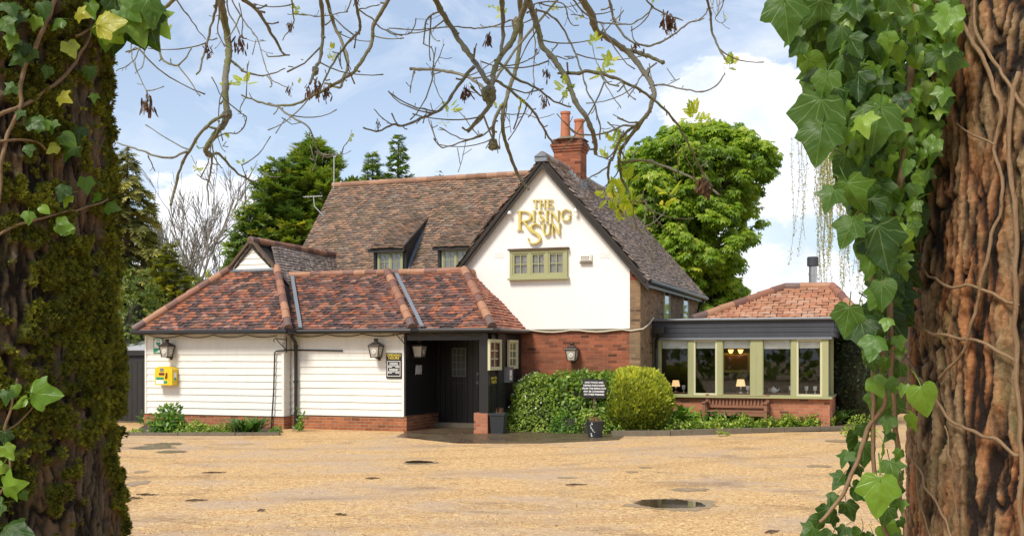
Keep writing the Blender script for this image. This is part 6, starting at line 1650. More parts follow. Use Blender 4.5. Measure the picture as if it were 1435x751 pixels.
# ================================================================== FOREGROUND TRUNKS
def trunk_mesh(name, ax, rad_fn, mat, parent, seed, fis, lumps, theta0, zlo, zhi, ztop, coarse_up=80, nth=430, nz=400, moss_fn=None):
    """bark surface with fissures: fine where the photograph sees it, coarse elsewhere"""
    th = np.concatenate([np.linspace(theta0 - 2.0, theta0 + 2.0, nth), np.linspace(theta0 + 2.0, theta0 + 2 * np.pi - 2.0, 110)[1:-1]])
    zs_ = np.concatenate([np.linspace(-.25, zlo, 110)[:-1], np.linspace(zlo, zhi, nz), np.linspace(zhi, ztop, coarse_up)[1:]])
    nT, nZ = len(th), len(zs_); co = np.empty((nZ * nT, 3)); hh = np.empty(nZ * nT); ms = np.empty(nZ * nT); i = 0
    nse, so = mnoise.noise, Vector((seed * 7.3, seed * 3.1, seed))
    for z in zs_:
        r0 = rad_fn(z)
        for a in th:
            c, s_ = math.cos(a), math.sin(a); p = Vector((c * r0, s_ * r0, z)); w1 = nse(Vector((p.x * 5, p.y * 5, z * 2.2)) + so) * .05
            w2 = nse(Vector((p.x * 16, p.y * 16, z * 11)) + so) * .012; w3 = nse(p * 38 + so) * .0045
            q = Vector((p.x + w1 * .5 + w2 + w3, p.y + w1 * .4 - w2 - w3, p.z * fis[1] + w1 * .35 + w2 * .3)) * fis[0] + so
            ds, pt = mnoise.voronoi(q, distance_metric='DISTANCE', exponent=2.5)
            e1 = min(1.0, (ds[1] - ds[0]) / .26)              # 0 in the crack between two plates
            n1 = nse(Vector((p.x + w2, p.y - w2, p.z * .13 + w1)) * fis[0] * 1.15 + so); e2 = min(1.0, abs(n1) / .16)   # long furrows
            n2 = nse(Vector((p.x + w3, p.y - w3, p.z * .30)) * 120 + so); n3 = nse(p * 170 + so); n4 = nse(Vector((p.x, p.y, p.z * .5)) * 210 + so)
            vb = max(.15, min(.85, .5 + 1.2 * nse(Vector((p.x * 9, p.y * 9, p.z * 5)) + so))); g = min(1 - vb * (1 - e1) ** 1.5, 1 - .97 * (1 - e2) ** 1.3)
            hp = nse(pt[0] * 3.7) * .5
            d = fis[2] * (g * (1 + .45 * hp) - .75) + (.25 + g) * (.0036 * n2 + .0024 * n3 + .0016 * n4) + lumps * nse(Vector((p.x * 2.6, p.y * 2.6, z * 1.1)) + so)
            g = g * (1 + .30 * hp)
            m_ = moss_fn(p, a, n2, nse) if moss_fn else 0.0
            if m_ > 0: d += m_ * (.016 + .02 * max(0, nse(p * 16 + so)) + .008 * nse(p * 45))
            co[i] = (c * (r0 + d), s_ * (r0 + d), z); hh[i] = g - .12 + .22 * n2 + .16 * n3; ms[i] = m_; i += 1
    idx = np.arange(nZ * nT).reshape(nZ, nT); a = idx[:-1, :]; b = idx[1:, :]
    fc = np.stack([a, np.roll(a, -1, 1), np.roll(b, -1, 1), b], -1).reshape(-1, 4)
    me = bpy.data.meshes.new(name); me.vertices.add(len(co)); me.vertices.foreach_set('co', co.astype(np.float32).ravel())
    me.loops.add(fc.size); me.loops.foreach_set('vertex_index', fc.astype(np.int32).ravel()); me.polygons.add(len(fc))
    me.polygons.foreach_set('loop_start', (np.arange(len(fc)) * 4).astype(np.int32)); me.polygons.foreach_set('loop_total', np.full(len(fc), 4, dtype=np.int32)); me.polygons.foreach_set('use_smooth', np.ones(len(fc), dtype=bool))
    for nm, ar in (('plate', hh), ('moss', ms)):
        at = me.attributes.new(nm, 'FLOAT', 'POINT'); at.data.foreach_set('value', ar.astype(np.float32))
    me.materials.append(mat); me.update(calc_edges=True)
    o = link(name, me, parent)
    return o, co, ms, nT
def m_trunk(name, crack, mid, plate, patch, patch_amt, moss_c):
    def f(t, p):
        co = obj_co(t); h = t.n('ShaderNodeAttribute', {'attribute_name': 'plate'}).outputs['Fac']; ms = t.n('ShaderNodeAttribute', {'attribute_name': 'moss'}).outputs['Fac']
        v = t.mapping(co, (1, 1, .35)); n1 = t.noise(v, 42, 7, .7); n2 = t.noise(v, 10, 7, .65); n3 = t.noise(co, 170, 4, .65)
        a = t.ramp(t.math('ADD', h, t.math('MULTIPLY', t.math('SUBTRACT', n1, .5), 1.1)), [(.30, crack), (.58, mid), (1.0, plate)])
        a = t.mix(t.math('MULTIPLY', t.ramp(n2, [(.46, 0.0), (.60, 1.0)]), patch_amt), a, t.mix(1.0, a, patch, 'MULTIPLY'))
        n4 = t.noise(t.mapping(co, (1, 1, .6), (3, 2, 1)), 17, 6, .65)
        a = t.mix(t.math('MULTIPLY', t.ramp(n4, [(.56, 0.0), (.66, 1.0)]), .45), a, (.13, .125, .045))
        a = t.mix(.55, a, t.mix(n3, (.15, .15, .15), (.85, .85, .85)), 'OVERLAY')
        mc = t.mix(n3, tuple(x * .45 for x in moss_c), tuple(x * 1.6 for x in moss_c))
        a = t.mix(t.ramp(t.math('ADD', ms, t.math('MULTIPLY', t.math('SUBTRACT', n1, .5), .5)), [(.25, 0.0), (.5, 1.0)]), a, mc)
        t.set(p.inputs['Normal'], t.bump(t.math('ADD', n3, t.math('MULTIPLY', n1, 1.5)), .55, .006))
        return a
    return pmat(name, f, .82, .35)
M['bark_left'] = m_trunk('dark mossy bark', (.012, .008, .005), (.050, .036, .022), (.135, .100, .062), (1.5, 1.1, .8), .6, (.10, .11, .012))
M['bark_right'] = m_trunk('rusty fissured bark', (.010, .006, .004), (.100, .056, .026), (.30, .205, .110), (1.6, .80, .42), .6, (.06, .075, .012))
M['moss'] = m_leaf('moss', [(0.0, (.045, .052, .005)), (.5, (.17, .18, .014)), (1.0, (.42, .40, .035))], .7, .25)
M['vine'] = pmat('woody vine', f_bark((.11, .065, .032), (.34, .22, .12)), .8)
M['ivy_dark'] = m_leaf('dark ivy leaf', [(0.0, (0.021, 0.055, 0.009)), (.5, (0.048, 0.110, 0.014)), (1.0, (0.109, 0.204, 0.022))], .42, .28, .35, 1.8, veins=True)
M['ivy_young'] = m_leaf('young ivy leaf', [(0.0, (0.086, 0.190, 0.022)), (.55, (0.172, 0.314, 0.030)), (.9, (0.287, 0.426, 0.045)), (1.0, (0.483, 0.470, 0.050))], .36, .38, .5, 1.6, veins=True)

LT = Vector((-1.300, 2.350, 0)); RT = Vector((1.215, 1.965, 0))
def rl(z): return .378 + max(0, 2.5 - z) * .026 + .24 * math.exp(-max(z, 0) / .35)
def rr(z): return .452 + max(0, 2.4 - z) * .006 + .26 * math.exp(-max(z, 0) / .35)
def moss_l(p, a, n2, nse):
    m_ = .56 + .50 * nse(Vector((p.x * 4, p.y * 4, p.z * 2.2)) + Vector((9, 1, 4))) + .70 * nse(Vector((p.x * 12, p.y * 12, p.z * 9))) + .75 * nse(p * 36) + .22 * math.cos(a + .35)
    return min(1.0, max(0.0, (m_ - .57) * 2.4))
def moss_r(p, a, n2, nse):
    m_ = .22 + .5 * nse(Vector((p.x * 4, p.y * 4, p.z * 2.0)) + Vector((2, 8, 5))) + .6 * nse(p * 13) + .4 * nse(p * 34); return min(1.0, max(0.0, (m_ - .62) * 1.8))
thl = math.atan2(-LT.y, -LT.x); thr = math.atan2(-RT.y, -RT.x)
mossy = thing('mossy_tree', 'dark mossy tree trunk with thin ivy stems at the left edge', 'tree', LT)
tl_o, co_l, ms_l, _ = trunk_mesh('trunk', LT, rl, M['bark_left'], mossy, 1, (32, .22, .013), .008, thl + .35, 1.2, 2.66, 5.6, moss_fn=moss_l)
rusty = thing('rusty_tree', 'rust brown fissured tree trunk hung with ivy at the right edge', 'tree', RT)
tr_o, co_r, ms_r, _ = trunk_mesh('trunk', RT, rr, M['bark_right'], rusty, 2, (32, .17, .0145), .008, thr - .45, 1.15, 2.60, 5.6, moss_fn=moss_r)
# moss tufts
tuft_v, tuft_f = [], []
for k in range(7):
    a = k * 2.4; tl = .35 + .25 * (k % 3); b = len(tuft_v); d = Vector((math.cos(a) * tl, math.sin(a) * tl, 1.0)); sd_ = Vector((-math.sin(a), math.cos(a), 0)) * .17
    tuft_v += [tuple(-sd_), tuple(sd_), tuple(d * .6 + sd_ * .8), tuple(d), tuple(d * .6 - sd_ * .8)]; tuft_f.append((b, b + 1, b + 2, b + 3, b + 4))
def moss_tufts(co, ms, parent, n, cam_local, seed):
    rng = np.random.default_rng(seed); c2 = co.copy(); c2[:, 2] = 0
    ok = np.where((ms > .35) & (co[:, 2] > 1.15) & (co[:, 2] < 2.68) & ((unit(c2) * unit(np.array([cam_local]))).sum(1) > -.25))[0]
    s_ = rng.choice(ok, n); pos = co[s_] + rng.normal(size=(n, 3)) * .0022; nr = unit(c2[s_]); Zd = unit(nr + rng.normal(size=(n, 3)) * .45 + np.array([0, 0, .15])); Yd = rnd_dir(n, rng)
    X = unit(np.cross(Yd, Zd)); Y = np.cross(Zd, X); fr = np.stack([X, Y, Zd], -1)
    tone = lump(pos, 9, .5, 3)
    leaves('moss', tuft_v, tuft_f, pos, fr, rng.uniform(.004, .0095, n) * (.7 + .5 * ms[s_]), M['moss'], parent, np.clip(.42 + tone + rng.normal(size=n) * .18, 0, 1))
moss_tufts(co_l, ms_l, mossy, 52000, (-LT.x, -LT.y, 0), 31)
moss_tufts(co_r, ms_r, rusty, 3500, (-RT.x, -RT.y, 0), 32)

def on_trunk(px, py, T, rf, lift=.012):
    """where the sight line of a pixel meets the trunk"""
    d = Vector(((px - CX) / FOC, 1.0)); c = Vector((T.x, T.y)); r = rf(EYE + (HOR - py) / FOC * 2.0) + lift
    A = d.dot(d); B = -2 * d.dot(c); Cc = c.dot(c) - r * r; disc = B * B - 4 * A * Cc
    t = (-B - math.sqrt(disc)) / (2 * A) if disc > 0 else -B / (2 * A)
    return AT(px, py, t) if disc > 0 else AT(px, py, t)
def wob(pts, k=5, amp=.004, seed=0):
    out = []
    P = [Vector(p) for p in pts]
    for i in range(len(P) - 1):
        p0, p1, p2, p3 = P[max(i - 1, 0)], P[i], P[i + 1], P[min(i + 2, len(P) - 1)]
        for j in range(k):
            t = j / k; q = 0.5 * ((2 * p1) + (-p0 + p2) * t + (2 * p0 - 5 * p1 + 4 * p2 - p3) * t * t + (-p0 + 3 * p1 - 3 * p2 + p3) * t ** 3)
            out.append(q + mnoise.noise_vector(q * 30 + Vector((seed, 0, 0))) * amp)
    out.append(P[-1]); return out
# ivy leaf outlines: five-lobed, three-lobed and heart-shaped, folded on the midrib, each with its stalk
OUT = [[(0, 0), (.10, -.11), (.27, -.15), (.41, -.06), (.38, .06), (.47, .17), (.62, .33), (.47, .38), (.32, .42), (.25, .52), (.19, .68), (.10, .85), (0, 1.0)],
       [(0, 0), (.12, -.12), (.30, -.13), (.42, -.02), (.45, .10), (.52, .22), (.57, .36), (.46, .43), (.36, .48), (.29, .57), (.22, .71), (.12, .87), (0, 1.0)],
       [(0, 0), (.15, -.12), (.33, -.13), (.46, -.02), (.50, .12), (.50, .26), (.46, .38), (.41, .48), (.35, .57), (.28, .67), (.20, .78), (.10, .90), (0, 1.0)]]
mids = [0, .0, .02, .08, .14, .22, .32, .38, .44, .54, .68, .85, 1.0]
def ivy_template(half, cup, wv, seed):
    V_, F_ = [], []
    def zz(x, y): return -cup * abs(x) ** 1.25 + .10 * math.sin(y * 2.6 + seed) - .15 * y * y + wv * math.sin(x * 9 + y * 6 + seed * 2) + wv * .6 * math.sin(x * 17 - y * 11 + seed)
    for sg in (1, -1):
        b = len(V_)
        for (x, y), my in zip(half, mids):
            V_.append((0, my, zz(0, my))); V_.append((sg * x * .5, (y + my) / 2, zz(sg * x * .5, (y + my) / 2))); V_.append((sg * x, y, zz(sg * x, y)))
        for k in range(len(half) - 1):
            for c in (0, 1):
                q = (b + 3 * k + c, b + 3 * k + c + 1, b + 3 * k + 3 + c + 1, b + 3 * k + 3 + c); F_.append(q if sg > 0 else q[::-1])
    b = len(V_); r_ = .018
    for k in range(4):
        y = .06 - .24 * k; z = zz(0, 0) - .10 * k * k * .6
        V_ += [(-r_, y, z), (r_, y, z), (0, y, z - r_ * 2)]
    for k in range(3):
        for j in range(3): F_.append((b + 3 * k + j, b + 3 * k + (j + 1) % 3, b + 3 * k + 3 + (j + 1) % 3, b + 3 * k + 3 + j))
    return V_, F_
IVT = [ivy_template(OUT[0], .30, .035, 0), ivy_template(OUT[1], .22, .05, 1), ivy_template(OUT[2], .30, .04, 2), ivy_template(OUT[1], .05, .06, 3)]
def ivy_leaves(name, specs, mat, parent, seed, off, mix=(.3, .35, .15, .2)):
    """specs: (point, tip direction, facing, size, tone)"""
    rng = np.random.default_rng(seed); kind = rng.choice(4, len(specs), p=mix)
    for k in range(4):
        sp = [s_ for s_, q in zip(specs, kind) if q == k]
        if not sp: continue
        pos = np.array([tuple(s_[0] - off) for s_ in sp]); d = unit(np.array([tuple(s_[1]) for s_ in sp])); nn = np.array([tuple(s_[2]) for s_ in sp])
        leaves(name, IVT[k][0], IVT[k][1], pos, frames(d, nn), np.array([s_[3] for s_ in sp]), mat, parent, np.array([s_[4] for s_ in sp]), smooth=True, uv=True)

# ---- ivy on the right trunk
ivy = thing('ivy_curtain', 'thick hanging ivy with big dark and young leaves on the right trunk', 'ivy', RT)
rg = random.Random(42)
edge0 = [(0, 1078, 1335), (40, 1082, 1345), (90, 1092, 1335), (130, 1105, 1325), (170, 1118, 1325), (210, 1128, 1315), (250, 1142, 1300), (290, 1150, 1285), (330, 1168, 1280), (370, 1190, 1272), (410, 1195, 1262), (450, 1172, 1258), (490, 1172, 1262), (530, 1180, 1262), (580, 1205, 1280), (630, 1200, 1262), (680, 1205, 1265), (720, 1195, 1262), (760, 1195, 1260)]
edge = [(y, a + (34 if y < 150 else 40 if y < 420 else 34), b) for y, a, b in edge0]
def band(y):
    for (y0, a0, b0), (y1, a1, b1) in zip(edge, edge[1:]):
        if y0 <= y <= y1: f = (y - y0) / (y1 - y0); return a0 + (a1 - a0) * f, b0 + (b1 - b0) * f
    return edge[-1][1:]
placed, dark, young = [], [], []
tries = 0
while tries < 16000 and len(placed) < 620:
    tries += 1
    y = -25 + 790 * rg.random() ** 1.15; a, b = band(max(0, y)); f = rg.random(); x = a + (b - a) * f
    dens = 15.5 if y < 400 else (19 if y < 520 else 25)
    if y > 420 and f > .75 and rg.random() < .6: continue
    if f > .60 and rg.random() < .62: continue
    if any((x - q[0]) ** 2 + (y - q[1]) ** 2 < dens ** 2 * .62 for q in placed): continue
    placed.append((x, y))
    onb = on_trunk(max(x, 1284), y, RT, rr, .03)
    d = onb.y if x > 1284 else 1.80 + .12 * rg.random()
    lift_ = rg.uniform(.0, .10)
    p = AT(x, y - 16, d - lift_)
    big = 1.0 if f < .45 else .72
    if y > 420: big *= .86
    sz = (rg.uniform(.031, .054) if rg.random() < .84 else rg.uniform(.055, .080)) * big
    out = Vector((-.35 - .6 * (1 - f) * rg.random(), -1.0, .25 + rg.uniform(-.35, .5))) + Vector((rg.gauss(0, .40), rg.gauss(0, .25), rg.gauss(0, .30)))
    if rg.random() < .14: out = Vector((rg.choice((-1, 1)), -.25, rg.uniform(-.3, .3)))
    tip = Vector((rg.gauss(-.10, .42), rg.gauss(-.15, .3), -1.0))
    isy = (f > .45 and y < 340 and rg.random() < .75) or (f < .25 and rg.random() < .25) or rg.random() < .20
    tone = min(.84, max(0, rg.gauss(.45, .22)))
    (young if isy else dark).append((p, tip, out, sz * (1.0 if not isy else .92), tone))
# a second, deeper layer
for k in range(150):
    y = -30 + 480 * rg.random(); a, b = band(max(0, y)); x = a + 22 + (b - a - 30) * rg.random()
    d = min(2.02, on_trunk(max(x, 1286), y, RT, rr, .01).y if x > 1284 else 1.95); p = AT(x, y - 14, d)
    dark.append((p, Vector((rg.gauss(0, .6), rg.gauss(0, .4), -1)), Vector((rg.gauss(-.3, .5), -1, rg.gauss(.1, .5))), rg.uniform(.05, .075), rg.random() * .5))
# trailing shoots at the bottom
trail = [(1240, 560), (1215, 600), (1204, 640), (1190, 672), (1172, 706), (1148, 730)]
shoot_pts = [AT(x, y, 1.86) for x, y in trail]
for (x, y), k in zip([(1207, 596), (1196, 606), (1210, 622), (1188, 633), (1204, 652), (1182, 664), (1196, 682), (1172, 694), (1186, 704), (1160, 712), (1150, 728), (1172, 722), (1140, 738), (1185, 738), (1205, 745), (1165, 748), (1220, 748)], range(99)):
    dark.append((AT(x, y, 1.86 + .02 * (k % 3)), Vector((rg.gauss(-.3, .6), -.2, -.7)), Vector((rg.gauss(0, .5), -1, .4)), rg.uniform(.026, .042), rg.random() * .7))
for (x, y, s_, dx) in [(1232, 690, .066, -.1), (1290, 562, .05, .25), (1195, 330, .05, -.5), (1098, 22, .072, .1), (1150, 160, .085, -.3), (1152, 196, .07, -.2), (1190, 450, .05, -.2), (1168, 285, .045, -.4)]:
    (young if x > 1230 or y < 20 else dark).append((AT(x, y - 20, 1.72), Vector((dx, -.15, -1)), Vector((-.2, -1, .45)), s_, .6))
ivy_leaves('dark_leaves', dark, M['ivy_dark'], ivy, 1, RT); ivy_leaves('young_leaves', young, M['ivy_young'], ivy, 2, RT)
mb = MB()
for pth, r_ in [([(1250, -60), (1235, 80), (1225, 200), (1240, 330), (1232, 450), (1240, 560), (1215, 600), (1204, 640), (1190, 672), (1172, 706), (1148, 730)], .006),
                ([(1180, -60), (1165, 90), (1185, 220), (1215, 340), (1225, 470), (1222, 590), (1228, 690), (1250, 770)], .006), ([(1290, -60), (1275, 120), (1262, 260), (1250, 380), (1248, 470), (1255, 600), (1262, 700), (1270, 770)], .007),
                ([(1300, 40), (1240, 50), (1190, 90), (1150, 110)], .004), ([(1268, 200), (1220, 210), (1190, 250), (1165, 280)], .004), ([(1260, 330), (1230, 345), (1205, 380)], .004)]:
    pts = []
    for x, y in pth:
        dd = 1.84 if x < 1284 else on_trunk(x, y, RT, rr, .012).y
        pts.append(AT(x, y, dd) - RT)
    q = wob(pts, 5, .006, 3); mb = MB(); mb.tube(q, [r_ * (1 - .5 * i / len(q)) for i in range(len(q))], 6)
    mb.build('stem', M['vine'], ivy, smooth=True, uv=False)
# bare climbing roots on the rusty bark
mb = MB()
for k, (pth, r0, r1) in enumerate([([(1338, -30), (1340, 5), (1360, 55), (1390, 110), (1400, 165), (1395, 200), (1405, 265), (1390, 340), (1382, 376), (1360, 466), (1345, 501), (1315, 531)], .0075, .0055),
        ([(1362, -30), (1370, 50), (1400, 95), (1440, 160)], .006, .006), ([(1342, 170), (1365, 190), (1395, 203)], .003, .004), ([(1276, 370), (1320, 396), (1370, 406), (1428, 428)], .0045, .0055), ([(1256, 424), (1280, 456), (1320, 471), (1380, 481), (1424, 508)], .0055, .006),
        ([(1256, 476), (1285, 526), (1310, 561), (1335, 591), (1365, 608), (1400, 618), (1428, 638)], .0045, .0065), ([(1278, 635), (1290, 666), (1305, 696), (1328, 736), (1345, 770)], .0045, .004), ([(1428, 100), (1414, 200), (1424, 330), (1426, 480), (1430, 640), (1432, 770)], .009, .008), ([(1282, 640), (1288, 700), (1310, 770)], .003, .003), ([(1322, 600), (1336, 660), (1342, 740)], .0025, .002)]):
    pts = [on_trunk(x, y, RT, rr, .016) - RT for x, y in pth]; q = wob(pts, 6, .007, k); n = len(q); mb = MB()
    mb.tube(q, [.50 * (r0 + (r1 - r0) * i / n) * (1 + .25 * mnoise.noise(q[i] * 40)) for i in range(n)], 7)
    mb.build('climbing_root', M['vine'], ivy, smooth=True, uv=False)

# ---- ivy on the left trunk
ivl = thing('climbing_ivy', 'sparse ivy with thin pale stems climbing the mossy left trunk', 'ivy', LT)
paths = [([(78, -25), (75, 0), (50, 65), (30, 110), (28, 150), (10, 190), (2, 235), (-2, 285)], .0055), ([(-5, 163), (35, 145), (75, 120), (100, 95), (122, 60), (130, 20)], .0045), ([(-5, 332), (35, 312), (75, 302), (130, 287), (152, 280)], .003), ([(-5, 200), (15, 198), (45, 197), (70, 215)], .003),
         ([(5, 605), (12, 580), (20, 556), (24, 530)], .003), ([(5, 605), (30, 590), (48, 568)], .0025), ([(-5, 700), (8, 680), (12, 640), (6, 600)], .003), ([(105, 52), (130, 40), (160, 36)], .003)]
mb = MB()
for k, (pth, r_) in enumerate(paths):
    pts = [on_trunk(x, y, LT, rl, .024) - LT for x, y in pth]; q = wob(pts, 6, .005, k + 20); mb = MB(); mb.tube(q, [r_ * (1 - .35 * i / len(q)) for i in range(len(q))], 6)
    mb.build('stem', M['vine'], ivl, smooth=True, uv=False)
dk, yg = [], []
rg = random.Random(17)
def lleaf(x, y, s_, young_, ang=None, lift=.05, tone=None):
    p = on_trunk(x, y, LT, rl, lift); a = R(ang) if ang is not None else rg.uniform(-1.2, 1.2) - math.pi / 2
    tip = Vector((math.cos(a), -.25, math.sin(a))); out = Vector((rg.gauss(.15, .3), -1, rg.gauss(.35, .3)))
    (yg if young_ else dk).append((p, tip, out, s_, tone if tone is not None else min(1, max(0, rg.gauss(.5, .25)))))
for a in [(22, 20, .034, 0), (12, 5, .04, 0), (40, 18, .03, 0), (35, 62, .034, 0), (52, 25, .028, 1), (88, 30, .03, 1), (95, 60, .036, 1, -60, .05, .95), (108, 18, .035, 1, -20, .05, 1.0), (140, 38, .062, 1, 10, .09), (150, 42, .05, 1, -40, .08), (30, 80, .03, 0), (18, 48, .032, 1), (46, 70, .03, 0), (84, 134, .034, 1, -30, .05, 1.0), (42, 170, .036, 0), (62, 168, .034, 1), (72, 170, .03, 0), (88, 190, .036, 0), (105, 205, .044, 0), (92, 262, .036, 0), (98, 275, .028, 1), (120, 250, .034, 1, -80), (115, 180, .03, 0), (40, 205, .024, 0), (80, 205, .026, 1), (40, 298, .026, 1), (58, 290, .022, 1), (80, 315, .036, 1, -10, .05, .3), (150, 290, .034, 0, -10), (100, 318, .024, 1), (140, 272, .024, 1), (126, 95, .03, 0), (68, 95, .024, 0), (20, 120, .028, 0), (6, 28, .04, 0), (60, 5, .034, 0), (125, 5, .036, 1), (30, 155, .022, 0), (132, 132, .022, 1),
          (48, 550, .062, 1, -5, .06, .25), (10, 548, .030, 0), (36, 560, .032, 1), (6, 625, .032, 1), (8, 605, .030, 0), (22, 540, .02, 1), (6, 682, .054, 1, 10, .05, .6), (2, 705, .04, 0), (10, 742, .058, 0, -5, .06), (26, 744, .04, 1), (4, 650, .03, 1), (30, 690, .02, 0)]:
    lleaf(*a)
for k in range(34):                                       # the overhanging tuft at the top right of the trunk
    x = 148 + 66 * rg.random(); y = -22 + 62 * rg.random() - max(0, x - 190) * .2; d = 2.28 + rg.uniform(-.08, .12); p = AT(x, y, d)
    (dk if rg.random() < .5 else yg).append((p, Vector((rg.gauss(.25, .5), -.1, -1)), Vector((rg.gauss(.3, .6), -1, rg.gauss(.1, .5))), rg.uniform(.045, .075), rg.random() * .7))
ivy_leaves('dark_leaves', dk, M['ivy_dark'], ivl, 3, LT); ivy_leaves('young_leaves', yg, M['ivy_young'], ivl, 4, LT)
pts = [AT(x, y, 2.3) - LT for x, y in ((60, -70), (120, -40), (165, -12), (195, 6), (204, 30))]; mb = MB(); mb.tube(wob(pts, 5, .004, 9), .0035, 5); mb.build('stem', M['vine'], ivl, smooth=True, uv=False)
# ================================================================== OVERHANGING BRANCHES
DB = 4.5
M['twig'] = pmat('lichened twig bark', f_bark((.12, .115, .085), (.30, .29, .22)), .85)
def f_limb(t, p):
    co = obj_co(t); n = t.noise(co, 9, 6, .65); n2 = t.noise(co, 60, 4, .6)
    a = t.mix(n2, (.095, .088, .065), (.27, .25, .185)); a = t.mix(t.ramp(n, [(.46, 0.0), (.60, .75)]), a, t.mix(n2, (.08, .085, .018), (.21, .21, .055)))
    t.set(p.inputs['Normal'], t.bump(n2, .8, .008)); return a
M['limb'] = pmat('mossy branch bark', f_limb, .88)
M['ash_leaf'] = m_leaf('unfolding ash leaf', [(0.0, (.28, .38, .03)), (.6, (.50, .57, .05)), (1.0, (.68, .66, .09))], .5, .45, .3, 1.5)
M['keys'] = m_leaf('dry brown ash keys', [(0.0, (.055, .028, .015)), (.6, (.13, .065, .035)), (1.0, (.22, .12, .06))], .7, .2)
def depth(i): return DB + .55 * math.sin(i * 2.399 + .7)
